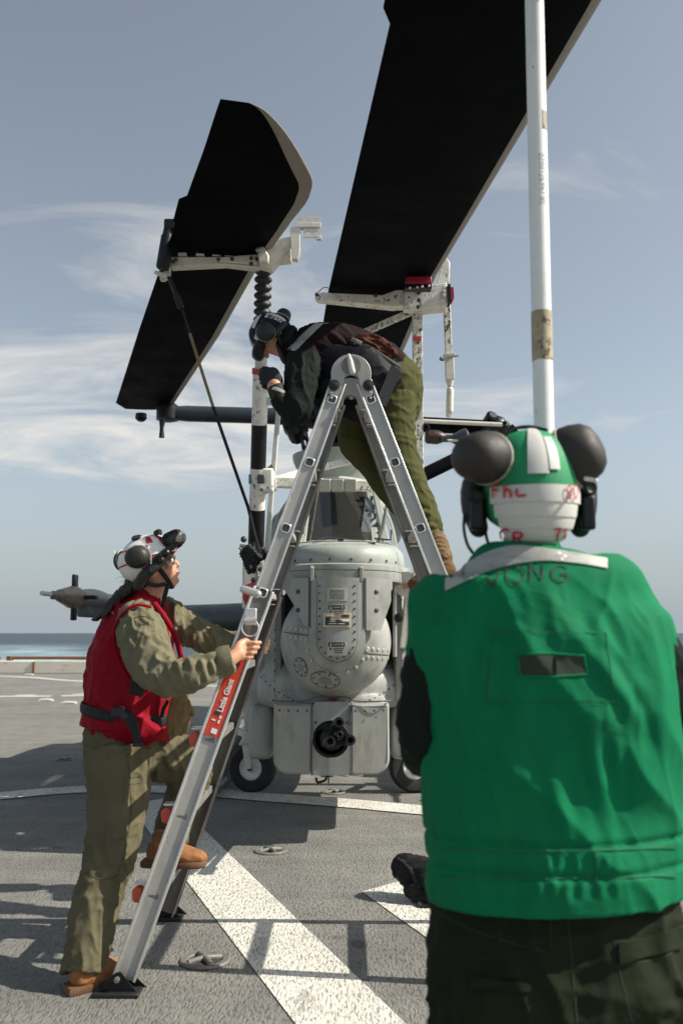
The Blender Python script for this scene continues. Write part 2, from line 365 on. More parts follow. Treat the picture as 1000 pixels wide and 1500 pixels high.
def glassmat(name, tint, gl=.0, ior=1.5, rough=.02):
    m = bpy.data.materials.new(name); m.use_nodes = True; t = m.node_tree; n = t.nodes; l = t.links; n.clear()
    o = n.new('ShaderNodeOutputMaterial'); tr = n.new('ShaderNodeBsdfTransparent'); tr.inputs[0].default_value = rgb(tint)
    g = n.new('ShaderNodeBsdfGlossy'); g.inputs['Roughness'].default_value = rough
    fr = n.new('ShaderNodeFresnel'); fr.inputs[0].default_value = ior
    ad = n.new('ShaderNodeMath'); ad.operation = 'ADD'; ad.use_clamp = True; ad.inputs[1].default_value = gl; l.new(fr.outputs[0], ad.inputs[0])
    mx = n.new('ShaderNodeMixShader'); l.new(ad.outputs[0], mx.inputs[0]); l.new(tr.outputs[0], mx.inputs[1]); l.new(g.outputs[0], mx.inputs[2])
    # dusty film
    tcn = n.new('ShaderNodeTexCoord'); no = n.new('ShaderNodeTexNoise'); no.inputs['Scale'].default_value = 90; no.inputs['Detail'].default_value = 6
    l.new(tcn.outputs['Object'], no.inputs['Vector']); mr = n.new('ShaderNodeMapRange'); mr.inputs[1].default_value = .52; mr.inputs[2].default_value = .8; mr.inputs[3].default_value = .04; mr.inputs[4].default_value = .14; l.new(no.outputs[0], mr.inputs[0])
    df = n.new('ShaderNodeBsdfDiffuse'); df.inputs[0].default_value = (.5, .5, .46, 1)
    m2 = n.new('ShaderNodeMixShader'); l.new(mr.outputs[0], m2.inputs[0]); l.new(mx.outputs[0], m2.inputs[1]); l.new(df.outputs[0], m2.inputs[2])
    l.new(m2.outputs[0], o.inputs[0]); return m
GLASS = glassmat('canopy_glass', (.5, .55, .55), .42, 1.5, .06)
GLASSW = glassmat('windscreen_glass', (.78, .82, .8), .03)
GOGG = glassmat('safety_glasses_lens', (.35, .3, .25), .1)
# ================================================================ SETTING
def deckmat(name, base, white=False):
    m = bpy.data.materials.new(name); m.use_nodes = True; t = m.node_tree; n = t.nodes; l = t.links; n.clear()
    o = n.new('ShaderNodeOutputMaterial'); b = n.new('ShaderNodeBsdfPrincipled'); l.new(b.outputs[0], o.inputs[0])
    b.inputs['Roughness'].default_value = .85; b.inputs['Specular IOR Level'].default_value = .35
    tc = n.new('ShaderNodeTexCoord')
    def nz(sc, st=(1, 1, 1), det=3, rot=0, dist=0., ro=.55):
        mp = n.new('ShaderNodeMapping'); mp.inputs['Scale'].default_value = st; mp.inputs['Rotation'].default_value = (0, 0, rot); l.new(tc.outputs['Object'], mp.inputs[0])
        x = n.new('ShaderNodeTexNoise'); x.inputs['Scale'].default_value = sc; x.inputs['Detail'].default_value = det; x.inputs['Distortion'].default_value = dist; x.inputs['Roughness'].default_value = ro
        l.new(mp.outputs[0], x.inputs['Vector']); return x.outputs[0]
    def mr(s_, a, b_, c, d):
        x = n.new('ShaderNodeMapRange'); x.inputs[1].default_value = a; x.inputs[2].default_value = b_; x.inputs[3].default_value = c; x.inputs[4].default_value = d; l.new(s_, x.inputs[0]); return x.outputs[0]
    rid = nz(33, (2.7, .8, 1), 3, .12, .5)          # rolled non-skid ridges
    fine = nz(260, (1, 1, 1), 3)
    big = nz(.55, (1, 1, 1), 5); med = nz(4.5, (1, .6, 1), 6, .5)
    tracks = nz(1.4, (.25, 3.2, 1), 4, .9)
    def mul(a_, b_):
        x = n.new('ShaderNodeMath'); x.operation = 'MULTIPLY'; l.new(a_, x.inputs[0]); l.new(b_, x.inputs[1]); return x.outputs[0]
    if white: k = mul(mul(mr(med, .3, .75, 1.03, .9), mr(rid, .36, .47, .45, 1)), mr(big, .3, .7, .93, 1.04))
    else: k = mul(mul(mul(mr(big, .3, .7, .82, 1.15), mr(med, .3, .7, .88, 1.12)), mr(rid, .34, .5, .62, 1.06)), mr(tracks, .35, .7, .86, 1.08))
    k = mul(k, mr(fine, .3, .7, .9, 1.1))
    mx = n.new('ShaderNodeMixRGB'); mx.blend_type = 'MULTIPLY'; mx.inputs[0].default_value = 1; mx.inputs[1].default_value = rgb(base); l.new(k, mx.inputs[2])
    worn = nz(5.5, (1, .5, 1), 7, .4, .4, .7); wf = mr(worn, .56, .68, 0, .75 if white else .35)
    mw = n.new('ShaderNodeMixRGB'); mw.inputs[2].default_value = (.26, .255, .23, 1) if white else (.12, .118, .105, 1); l.new(wf, mw.inputs[0]); l.new(mx.outputs[0], mw.inputs[1]); mx = mw
    spot = mr(nz(2.3, (1, 1, 1), 2, 1.1), .72, .76, 0, .6)
    ms_ = n.new('ShaderNodeMixRGB'); ms_.inputs[2].default_value = (.055, .055, .05, 1); l.new(spot, ms_.inputs[0]); l.new(mx.outputs[0], ms_.inputs[1]); mx = ms_
    # rust specks
    ru = nz(3.1, (1, 1, 1), 2); r2 = mr(ru, .79, .80, 0, .8)
    m3 = n.new('ShaderNodeMixRGB'); m3.inputs[2].default_value = (.3, .12, .04, 1); l.new(r2, m3.inputs[0]); l.new(mx.outputs[0], m3.inputs[1])
    l.new(m3.outputs[0], b.inputs['Base Color'])
    ad = n.new('ShaderNodeMath'); ad.operation = 'ADD'; l.new(mr(rid, .36, .56, 0, 1), ad.inputs[0]); l.new(mr(fine, .3, .7, 0, .3), ad.inputs[1])
    bu = n.new('ShaderNodeBump'); bu.inputs['Strength'].default_value = .9; bu.inputs['Distance'].default_value = .0035
    l.new(ad.outputs[0], bu.inputs['Height']); l.new(bu.outputs[0], b.inputs['Normal'])
    return m
DECK = deckmat('nonskid_deck', (.192, .189, .172)); LINE = deckmat('deck_line_paint', (.66, .64, .57), True)
DY1 = 30.2; DX0, DX1, DY0 = -24., 26., -30.
deck = build('deck', MB().add([(DX0, DY0, 0), (DX1, DY0, 0), (DX1, DY1, 0), (DX0, DY1, 0)], [(0, 1, 2, 3)]), DECK, smooth=False, kind='structure')
# ship hull below the deck so that its edge is solid from any side
build('ship_hull', MB().box(((DX0+DX1)/2, (DY0+DY1)/2, -6.02), (DX1-DX0-.02, DY1-DY0-.02, 12)), mat('hull_grey_paint', (.25, .27, .28), .6), smooth=False, kind='structure')

def gp(px, py): return Pz(px, py, 0)
def ribbon(name, pts, wd, z=.004, label=None, closed_poly=None):
    mb = MB()
    if closed_poly: mb.add([(p[0], p[1], z) for p in closed_poly], [tuple(range(len(closed_poly)))])
    else:
        q = crom([(p[0], p[1]) for p in pts], 12 if len(pts) > 2 else 1); L = []
        for i, p in enumerate(q):
            d = np.array(q[min(i+1, len(q)-1)]) - np.array(q[max(i-1, 0)]); d = d/np.linalg.norm(d); nrm = np.array((-d[1], d[0]))*wd/2
            L.append([(p[0]+nrm[0], p[1]+nrm[1], z), (p[0]-nrm[0], p[1]-nrm[1], z)])
        vs = [x for r in L for x in r]; mb.add(vs, [(2*i, 2*i+1, 2*i+3, 2*i+2) for i in range(len(L)-1)])
    o = build(name, mb, LINE, deck, smooth=False)
    if label: o['label'] = label
    return o
# big diagonal band (its far end runs up behind the woman) and the second one beside it
a = gp(275, 1294); b = gp(433, 1500); c_ = gp(341, 1256); d_ = gp(592, 1500)
dr = ((b - a) + (d_ - c_)).normalized()
far = 2.35
ribbon('painted_line', None, 0, .004, 'broad white diagonal band', [a - dr*far, b + dr*2.5, d_ + dr*2.5, c_ - dr*(far - .25)])
e = gp(530, 1307); f_ = gp(583, 1292)
ribbon('painted_line', None, 0, .004, 'short white diagonal band with cut end', [e, e + dr*3.2, e + dr*3.2 + (f_ - e)*1.75, e + (f_ - e)*1.75])
arc = [gp(-420, 1235), gp(-150, 1186), gp(0, 1167), gp(130, 1157), gp(260, 1158), gp(380, 1168), gp(500, 1177), gp(610, 1187), gp(800, 1205), gp(1000, 1227), gp(1300, 1262)]
ribbon('painted_line', arc, .33, .008, 'curved white band of the landing circle')
ribbon('painted_line', [gp(-300, 984), gp(0, 990.5), gp(122, 998), gp(400, 1008)], .28, .004)
ribbon('painted_line', [gp(-120, 1020.6), gp(75, 1020)], .3, .004)
ribbon('painted_line', [gp(24, 1018.8), gp(52, 1018.8)], .22, .008)
ribbon('painted_line', [gp(90, 1019.5), gp(170, 1017.5)], .3, .004)
ribbon('painted_line', [gp(107, 1017.2), gp(150, 1016.6)], .22, .008)

# cross-bar tie-downs; a flat dark disc stands in for the recess shade
def tiedown(x, y, r, label=None):
    mb = MB(); n = 40
    prof = [(r*1.0, .0042), (r*.93, .011), (r*.72, .010), (r*.66, .0045)]
    rings = [[(x + q*math.cos(t), y + q*math.sin(t), h) for t in [2*math.pi*j/n for j in range(n)]] for q, h in prof]
    mb.ring_loft(rings, cap=False)
    o = build('tie_down_fitting', mb, TDM, deck)
    m2 = MB().add([(x + r*.665*math.cos(2*math.pi*j/n), y + r*.665*math.sin(2*math.pi*j/n), .0046) for j in range(n)], [tuple(range(n))])
    build('recess_disc', m2, TDD, o, smooth=False)
    for k in range(2):
        a_ = .5 + k*math.pi/2; dd = V((math.cos(a_), math.sin(a_), 0))*r*.68; c = V((x, y, .006 + .002*k))
        build('cross_bar', MB().tube([c - dd, c - dd*.3 + V((0, 0, .006)), c + dd*.3 + V((0, 0, .006)), c + dd], r*.12, 10, k=3), TDM, o)
    build('bar_knob', MB().ball((x, y, .014), r*.17, r*.17, .008), TDM, o)
    if label: o['label'] = label
TDM = mat('tie_down_steel', (.17, .165, .145), .6, .2, .2, 30, .2, 100); TDD = mat('tie_down_recess_shade', (.03, .03, .028), .9)
for px, py in ((300, 1408), (396, 1247), (95, 1113), (488, 1161), (-60, 1300)):
    g = gp(px, py); tiedown(g.x, g.y, .105)
for px, py in ((43, 989), (68, 1027), (102, 1031)):
    g = gp(px, py); build('deck_padeye', MB().tube([g + V((-.14, 0, .0)), g + V((-.07, 0, .02)), g + V((.07, 0, .02)), g + V((.14, 0, 0))], .03, 8, k=3), WHTC, deck)

# deck-edge coaming in sections and rusty net frame pipe
co_ = thing('deck_edge_coaming', (-9, DY1, 0), 'low rust-stained white coaming along the far edge of the deck', 'coaming')
x = DX0 + .2
while x < DX1 - .5:
    wdt = 2.72
    build('coaming_panel', MB().box((x + wdt/2, DY1 - .2, .21), (wdt - .03, .24, .41)), COAM, co_, bevel=.02)
    build('joint_strap', MB().box((x + wdt, DY1 - .2, .2), (.07, .3, .4)), RUSTW if 'RUSTW' in globals() else RUST, co_)
    x += wdt
rail = thing('net_frame_rail', (-9, DY1 + .5, 0), 'brown rusty pipe rail running just beyond the white coaming', 'rail')
for x0, x1 in ((-24, -17.5), (-17.3, -11.62), (-11.35, -4.4), (-4.1, 3), (3.3, 10), (10.3, 17)):
    build('pipe', MB().tube([(x0, DY1 + .4, .5), (x1, DY1 + .4, .5)], .055, 10), RUST, rail)
    for xx in (x0 + .08, x1 - .08):
        build('bracket', MB().box((xx, DY1 + .38, .36), (.16, .2, .4)), RUST, rail)

# sea
def seamat():
    m = bpy.data.materials.new('sea_water'); m.use_nodes = True; t = m.node_tree; n = t.nodes; l = t.links; n.clear()
    o = n.new('ShaderNodeOutputMaterial'); b = n.new('ShaderNodeBsdfPrincipled'); l.new(b.outputs[0], o.inputs[0])
    b.inputs['Roughness'].default_value = .45
    tc = n.new('ShaderNodeTexCoord'); mp = n.new('ShaderNodeMapping'); mp.inputs['Scale'].default_value = (.03, .012, 1); l.new(tc.outputs['Object'], mp.inputs[0])
    x = n.new('ShaderNodeTexNoise'); x.inputs['Scale'].default_value = 1; x.inputs['Detail'].default_value = 8; x.inputs['Roughness'].default_value = .7; l.new(mp.outputs[0], x.inputs['Vector'])
    # churned wake astern: a broad foamy streak on the water
    sp = n.new('ShaderNodeSeparateXYZ'); l.new(tc.outputs['Object'], sp.inputs[0])
    def mth(op, a, b_=None):
        q = n.new('ShaderNodeMath'); q.operation = op
        for i, s_ in enumerate((a, b_)):
            if s_ is None: continue
            if isinstance(s_, (int, float)): q.inputs[i].default_value = s_
            else: l.new(s_, q.inputs[i])
        return q.outputs[0]
    cx = mth('MULTIPLY', sp.outputs[1], -.345)           # the wake's centre line
    off = mth('ABSOLUTE', mth('SUBTRACT', sp.outputs[0], cx))
    wid = mth('ADD', mth('MULTIPLY', sp.outputs[1], .06), 12)
    lat = mth('SUBTRACT', 1, mth('DIVIDE', off, wid)); lat = mth('MAXIMUM', lat, 0)
    far_ = n.new('ShaderNodeMapRange'); far_.inputs[1].default_value = 900; far_.inputs[2].default_value = 300; far_.inputs[3].default_value = 0; far_.inputs[4].default_value = 1; l.new(sp.outputs[1], far_.inputs[0])
    nn = n.new('ShaderNodeMapRange'); nn.inputs[1].default_value = .35; nn.inputs[2].default_value = .62; nn.inputs[3].default_value = .15; nn.inputs[4].default_value = 1; l.new(x.outputs[0], nn.inputs[0])
    foam = mth('MULTIPLY', mth('MULTIPLY', mth('POWER', lat, .6), far_.outputs[0]), nn.outputs[0])
    foam = mth('MINIMUM', foam, .85)
    mx = n.new('ShaderNodeMixRGB'); mx.inputs[1].default_value = (.025, .045, .06, 1); mx.inputs[2].default_value = (.5, .68, .74, 1); l.new(foam, mx.inputs[0]); l.new(mx.outputs[0], b.inputs['Base Color'])
    bu = n.new('ShaderNodeBump'); bu.inputs['Strength'].default_value = 1; bu.inputs['Distance'].default_value = 2.0
    y = n.new('ShaderNodeTexNoise'); y.inputs['Scale'].default_value = .09; y.inputs['Detail'].default_value = 8; l.new(tc.outputs['Object'], y.inputs['Vector'])
    l.new(y.outputs[0], bu.inputs['Height']); l.new(bu.outputs[0], b.inputs['Normal'])
    return m
R_ = 26000
build('sea', MB().add([(-R_, -R_, -9), (R_, -R_, -9), (R_, R_, -9), (-R_, R_, -9)], [(0, 1, 2, 3)]), seamat(), smooth=False, kind='structure')
# ================================================================ HELICOPTER
HX = -.065
heli = thing('helicopter', (HX, 8.2, 0), 'grey attack helicopter facing the camera with folded rotor and three-barrel nose gun', 'helicopter')
def srect(cx, y, zc, hw, hh, n=2.6, seg=40, flat=None):
    out = []
    for j in range(seg):
        t = 2*math.pi*j/seg; c, s_ = math.cos(t), math.sin(t)
        out.append((cx + hw*math.copysign(abs(c)**(2/n), c), y, zc + hh*math.copysign(abs(s_)**(2/n), s_)))
    return out
def hull(st, seg=40, k=4):
    q = crom(st, k); return [srect(HX, s_[0], s_[1], s_[2], s_[3], s_[4], seg) for s_ in q]

# --- main body behind the turret: (Y, zc, half width, half height, power)
mb = MB(); mb.ring_loft(hull([(6.62, 1.33, .46, .62, 4), (7.2, 1.32, .5, .68, 4), (8.2, 1.3, .53, .74, 3.5), (9.2, 1.36, .52, .78, 3), (10.4, 1.5, .45, .62, 2.6), (11.5, 1.72, .3, .4, 2.4), (13.5, 1.9, .2, .26, 2.2), (16.2, 2.05, .13, .17, 2.2)]))
fus = build('fuselage', mb, HEL, heli)
# --- turret ball
BX, BY = -.037, 5.90; PX = -.026; NX = -.005
def ballR(z):
    q = max(0.0008, 1 - ((z-1.285)/.358)**2); return .362*math.sqrt(q)
prof = [(.362*math.cos(t), 1.285 + .358*math.sin(t)) for t in np.linspace(math.pi/2 - .03, -math.pi/2 + .02, 44)]
tur = build('sensor_turret', MB().rev([(r, z) for r, z in prof], (BX, BY, 0), (0, 0, 1), 72, ref=V((1, 0, 0))), HEL, heli, angle=50)
def bs(x, z, off=0):
    """front surface of the turret ball, with outward normal"""
    R = ballR(min(z, 1.62)) + off; dx_ = x - BX
    if abs(dx_) >= R: dx_ = math.copysign(R*.999, dx_)
    y = BY - math.sqrt(max(R*R - dx_*dx_, 1e-6))
    n = V((dx_, y - BY, (z - 1.285))).normalized()
    return V((BX + dx_, y, z)), n
def ps(x, z, off=0):
    """flatter surface that carries the hatch plates, merging into the ball low down"""
    p, n = bs(x, z, off); R = .46 + off; dx_ = max(-R*.98, min(R*.98, x - PX)); y = 5.535 + .46 - math.sqrt(R*R - dx_*dx_)
    m = V((dx_, -(5.535 + .46 - y), 0)).normalized(); t = max(0, min(1, (z - 1.14)/.17)); t = t*t*(3 - 2*t)
    return V((x, p.y*(1-t) + y*t, z)), (n*(1-t) + m*t).normalized()
def upl(hwf, z0, z1, off, th, nz_=26, nx=14):
    """U-shaped plate on the ball"""
    def fn(u, v):
        z = z0 + (z1 - z0)*u; hw = hwf(z); x = PX + hw*(2*v - 1)
        p, n = ps(x, z, off); return p, n
    return MB().slab(fn, nz_, nx, th)
def uw(hw, zc, zb):     # half width that closes to a round bottom
    return lambda z: hw if z > zc else hw*math.sqrt(max(1 - ((zc - z)/(zc - zb))**2, .0004))
build('outer_cover_plate', upl(lambda z: uw(.166, 1.28, 1.112)(z)*(1 + .0*z), 1.113, 1.68, .004, .022), HEL, tur)
build('inner_hatch', upl(uw(.121, 1.29, 1.165), 1.166, 1.68, .027, .005), HEL, tur)
# hatch seam line (thin bead)
pts = []
for s_ in np.linspace(0, 1, 40):
    pass
def uline(hw, zc, zb, ztop, off):
    q = [ps(PX - hw, z, off)[0] for z in np.linspace(ztop, zc, 10)]
    q += [ps(PX - hw*math.cos(t), zc - (zc - zb)*math.sin(t), off)[0] for t in np.linspace(.1, math.pi - .1, 22)]
    q += [ps(PX + hw, z, off)[0] for z in np.linspace(zc, ztop, 10)]
    return q
build('hatch_seam', MB().tube(uline(.1225, 1.29, 1.163, 1.66, .029), .003, 6), SEAM, tur)
build('cover_seam', MB().tube(uline(.170, 1.28, 1.107, 1.66, .004), .005, 6), SEAM, tur)
# split lines of the two ball halves with their screws
bolts = MB(); bd = MB()
def bolt(mb_, p, n, r, h=.005): mb_.rev([(r, 0), (r, h*.6), (r*.75, h), (r*.05, h)], p, n, 8)
for sgn, zz in ((-1, 1.325), (1, 1.215)):
    q = []
    for t in np.linspace(.17, .345, 14):
        x = PX + sgn*t; z = zz + (-.03 if sgn < 0 else -.028)*(t - .19)/.23 * (1 if sgn > 0 else -1)
        if abs(x - BX) < ballR(z)*.99: q.append(bs(x, z, .001)[0])
    build('split_line', MB().tube(q, .0035, 6), SEAM, tur)
    for k, t in enumerate(np.linspace(.19, .325, 5)):
        for dz in (.028, -.026):
            p, n = bs(PX + sgn*t, zz + dz + (.03*(t-.19)/.23 if sgn < 0 else -.028*(t-.19)/.23), 0)
            if abs(p.x - BX) < ballR(p.z)*.985: bolt(bolts, p, n, .0125)
for i in range(9):      # ring of screws below the cover
    t = math.pi*(.08 + .84*i/8); p, n = bs(PX - .19*math.cos(t), 1.28 - .195*math.sin(t), 0); bolt(bolts, p, n, .0125)
for sg in (-1, 1):
    for z in np.linspace(1.63, 1.3, 8):
        p, n = ps(PX + sg*.108, z, .032); bolt(bd, p, n, .0065)
for i in range(7):
    t = math.pi*(.12 + .76*i/6); p, n = ps(PX - .106*math.cos(t), 1.29 - .105*math.sin(t), .032); bolt(bd, p, n, .0065)
# two round access discs low on the ball
def disc(x, z, rx, rz, ang):
    p0, n0 = bs(x, z, 0); ex, ey = frame_from(n0, V((1, 0, 0)))
    def on(a, r):
        q = p0 + ex*(rx*r*math.cos(a)) + ey*(rz*r*math.sin(a))
        d = (q - V((BX, BY, 1.285))); k = 1/math.sqrt((d.x/.362)**2 + (d.y/.362)**2 + (d.z/.358)**2); return V((BX, BY, 1.285)) + d*k, d.normalized()
    for nm, r0, r1, h, m in (('disc_rim', .93, 1.0, .006, SEAM), ('access_disc', 0.02, .93, .005, HEL), ('disc_centre', .02, .42, .008, GREYDISC)):
        mb = MB(); rings = []
        for r, hh in ((r0, 0), (r0, h), (r1, h), (r1, 0)):
            rings.append([on(t, r)[0] + on(t, r)[1]*hh for t in [2*math.pi*j/32 for j in range(32)]])
        mb.ring_loft(rings, cap=False); build(nm, mb, m, tur)
    for k in range(7):
        q, n = on(2*math.pi*k/7 + ang, .76); bolt(bd, q + n*.004, n, .006)
GREYDISC = mat('grey_sensor_window', (.22, .23, .23), .5)
disc(P(476, 1000, 5.62).x, 1.045, .096, .072, .3)
disc(P(440, 984, 5.66).x, 1.125, .054, .07, .5)
f = tag(build('screws', bolts, mat('turret_screws', (.42, .4, .33), .45, .2), tur), kind='stuff')
f = tag(build('hatch_screws', bd, BOLTD, tur), kind='stuff')
# hanging side covers
for sg, nm in ((-1, 0), (1, 1)):
    def fn(u, v, sg=sg):
        z = 1.68 - u*(.30 if sg < 0 else .325); t0 = .172
        outer = .335 if u < .2 else (.335 - .14*((u-.2)/.8)**.8 if sg < 0 else (.325 - .065*max(0, (u-.45)/.55)))
        x = PX + sg*(t0 + (outer - t0)*v); p, n = ps(x, z, .012); return p, n
    o = build('side_cover', MB().slab(fn, 16, 8, .02), HEL, tur)
    for z in (1.595, 1.48):
        p, n = ps(PX + sg*.245, z, .032); m2 = MB(); bolt(m2, p, n, .015, .006); build('cover_bolt', m2, BOLTD, o)
    build('cover_edge', MB().tube([ps(PX + sg*.169, z, .03)[0] for z in np.linspace(1.68, 1.37, 12)], .004, 6), SEAM, o)
# placards on the hatch
def placard(nm, xc, z0, z1, hw, m, off, parent, lab=None):
    def fn(u, v): return ps(PX + xc + hw*(2*v-1), z0 + (z1-z0)*u, off)
    o = build(nm, MB().slab(fn, 3, 8, .0016), m, parent)
    if lab: o['label'] = lab
    return o
pl = placard('placard', 0, 1.535, 1.615, .064, PLAC, .0335, tur, 'small grey data placard')
placard('print_block', -.002, 1.548, 1.605, .045, mat('faded_print', (.2, .2, .18), .6, 0, .5, 90), .0353, pl)
for zc in (1.478, 1.245+.03):
    z1 = zc + .035 if zc > 1.4 else zc + .012
    pl = placard('placard', 0, z1-.085, z1, .06, PLAC, .0335, tur, 'small warning placard')
    placard('black_header', -.004, z1-.031, z1-.004, .05, INK, .0353, pl)
    for sg in (-1, 1):    # arc brackets either side of the header
        q = [ps(PX - .004 + sg*(.036 + .008*math.cos(t)) - sg*.006, z1 - .0175 + .009*math.sin(t), .0385)[0] for t in np.linspace(-1.4, 1.4, 9)]
        build('arc_mark', MB().tube(q, .0012, 5), WPRN, pl)
    placard('header_bar', -.004, z1-.022, z1-.013, .026, mat('print_grey', (.2, .22, .22), .6, 0, .4, 200), .0372, pl)
    p, n = ps(PX - .041, z1 - .045, .0353); m2 = MB(); m2.rev([(.0065, 0), (.0065, .001), (.001, .001)], p, n, 12); build('round_symbol', m2, INK, pl)
    for k in range(3): placard('print_line', .008, z1-.046-.012*k, z1-.04-.012*k, .034 - .006*k, MARKK, .0353, pl)
pl = placard('data_plate', 0, 1.375, 1.462, .086, PLACY, .035, tur, 'cream-bordered black and white data plate')
placard('plate_field', 0, 1.385, 1.452, .074, mat('plate_field_print', (.34, .27, .2), .5, 0, .4, 60), .0368, pl)
for xc, z0, z1, hw, m in ((0, 1.386, 1.404, .073, INK), (-.058, 1.404, 1.435, .015, INK), (.052, 1.436, 1.451, .022, INK), (.012, 1.404, 1.418, .02, INK), (-.045, 1.441, 1.449, .024, WPRN), (.045, 1.41, 1.424, .028, WPRN), (-.04, 1.409, 1.412, .022, WPRN), (-.03, 1.394, 1.3975, .026, WPRN), (.026, 1.394, 1.3975, .02, WPRN), (-.035, 1.421, 1.424, .02, WPRN)):
    placard('plate_print', xc, z0, z1, hw, m, .0386, pl)

# --- brow: swept U in plan
def usweep(prof, yc, yb, n=30):
    rings = []
    for fr, z, zs in prof:       # r, z, extra rise toward the back
        fl_ = .1*min(1, fr/.37)
        q = [(NX - fr - fl_, yb, z + zs)] + [(NX - fr - fl_*.5, yc + (yb-yc)*.5, z + zs*.5)]
        q += [(NX - fr*math.cos(t), yc - fr*math.sin(t), z + zs*.18*(1-math.sin(t))) for t in np.linspace(0, math.pi, n)]
        q += [(NX + fr + fl_*.5, yc + (yb-yc)*.5, z + zs*.5), (NX + fr + fl_, yb, z + zs)]
        rings.append(q)
    return MB().ring_loft(rings, cap=False, closed=False)
build('brow_band', usweep([(.35, 1.672, .02), (.398, 1.664, .02), (.404, 1.675, .02), (.402, 1.765, .02), (.388, 1.775, .02), (.35, 1.776, .02)], 5.93, 6.75), HEL, heli)
nt_ = build('nose_deck', usweep([(.375, 1.765, .02), (.385, 1.79, .03), (.383, 1.83, .05), (.372, 1.868, .07), (.34, 1.893, .09), (.29, 1.912, .11), (.17, 1.932, .12), (.02, 1.94, .12)], 5.97, 6.75), HEL2, heli, angle=45)
bd = MB()
for t in np.linspace(.35, math.pi-.35, 8):
    bolt(bd, V((NX - .386*math.cos(t), 5.97 - .386*math.sin(t), 1.80)), V((-math.cos(t), -math.sin(t), .1)), .009)
tag(build('brow_screws', bd, BOLTD, nt_), kind='stuff')
for px in (457, 529):
    p = P(px, 842, 5.54); build('band_rib', MB().prism([p + V((-.011, .03, .06)), p + V((-.011, -.012, .045)), p + V((-.011, -.012, -.04)), p + V((-.011, .03, -.05))], (.022, 0, 0)), HEL, heli, bevel=.003)
build('deck_seam', MB().tube([V((NX - .35*math.cos(t), 6.0 - .35*math.sin(t), 1.922)) for t in np.linspace(.15, math.pi - .15, 24)], .003, 6), SEAM, nt_)
for sx in (-.16, .2):
    hd_ = build('deck_latch', MB().box((NX + sx, 5.76, 1.917), (.05, .03, .01)), BOLTD, nt_, bevel=.002)
build('band_seam', MB().tube([V((NX - .404*math.cos(t), 5.93 - .404*math.sin(t), 1.728 + .004)) for t in np.linspace(.1, math.pi - .1, 30)], .002, 6), SEAM, nt_)
# --- cheek housing either side of the ball: frames a well darkened by a black block
for sg in (-1, 1):
    rings = []
    for y, hw in ((6.02, .50), (6.3, .52), (6.9, .5)):
        q = []
        pass
    for z in np.linspace(1.79, .88, 16):
        s_ = .08*abs((z-1.25)/.5)**2; w_ = .02*(z < 1.1)
        q = [(-.02 + sg*a_, b_ + s_, z) for a_, b_ in ((.375, 6.5), (.378, 6.12), (.39, 6.075), (.43, 6.06), (.475, 6.09), (.505 + w_, 6.18), (.515 + w_, 6.5), (.50, 6.95), (.47, 6.95), (.485, 6.5), (.40, 6.5))]
        rings.append(q)
    ck = build('cheek_panel', MB().ring_loft(rings), HEL, heli)
    build('cheek_conduit', MB().tube([P(578 if sg > 0 else 392, y_, 6.0) for y_ in (845, 880, 910, 940, 962)] if sg > 0 else [V((HX - .5, 5.98, z)) for z in (1.75, 1.5, 1.3, 1.1)], .014, 10, k=3), HEL, ck)
    bd = MB()
    for z in np.linspace(1.7, .95, 12): bolt(bd, V((-.02 + sg*.43, 6.058 + .08*abs((z-1.25)/.5)**2, z)), V((0, -1, 0)), .006)
    tag(build('cheek_rivets', bd, BOLTD, ck), kind='stuff')
build('turret_well_shade', MB().box((-.02, 6.42, 1.35), (.80, .2, .8)), BLACKM, heli)  # black block stands in for the shade inside the well
# dark side aperture at the left cheek, by the woman's far hand
p = P(397, 945, 6.0)
build('side_aperture', MB().rev([(.085, 0), (.085, .05), (.062, .055), (.05, .02), (.01, .02)], V((HX - .525, 6.12, 1.22)), (-1, -.75, 0), 24), BLACKM, heli)

# --- chin fairing (one smooth shell) and ammunition bulges
mb = MB()
mb.ball((HX - .01, 6.42, 1.0), .53, .5, .26, seg=32, rg=18)
def rbox(mb_, x0, x1, y0, y1, z0, z1, r):
    q = []; n = 5
    for y, ins in ((y0, r), (y0 + r*.3, r*.3), (y0 + r, 0), (y1, 0)):
        q.append(srect((x0+x1)/2, y, (z0+z1)/2, (x1-x0)/2 - ins, (z1-z0)/2 - ins, 5, 32))
    mb_.ring_loft(q)
rbox(mb, HX - .52, HX + .52, 6.1, 7.0, .82, 1.12, .12)
rbox(mb, HX - .375, HX + .375, 5.93, 6.6, .70, .93, .06)
me = fusemesh(mb, .014, 14); build_chin = link('chin_fairing', me, HEL, heli, angle=180)
bd = MB(); cd = BVHTree.FromPolygons([v.co.copy() for v in me.vertices], [tuple(p.vertices) for p in me.polygons])
for sg in (-1, 1):
    for k in range(12):
        x = HX + sg*(.12 + .033*k); z = 1.0 - .03 + .16*(k/11)**2 - .09
        h = cd.ray_cast(V((x, 4, z)), V((0, 1, 0)))
        if h[0]: bolt(bd, h[0], h[1], .006)
    for k in range(9):
        h = cd.ray_cast(V((HX + sg*(.36 + .018*k), 4, 1.10)), V((0, 1, 0)))
        if h[0]: bolt(bd, h[0], h[1], .005)
tag(build('chin_rivets', bd, BOLTD, build_chin), kind='stuff')
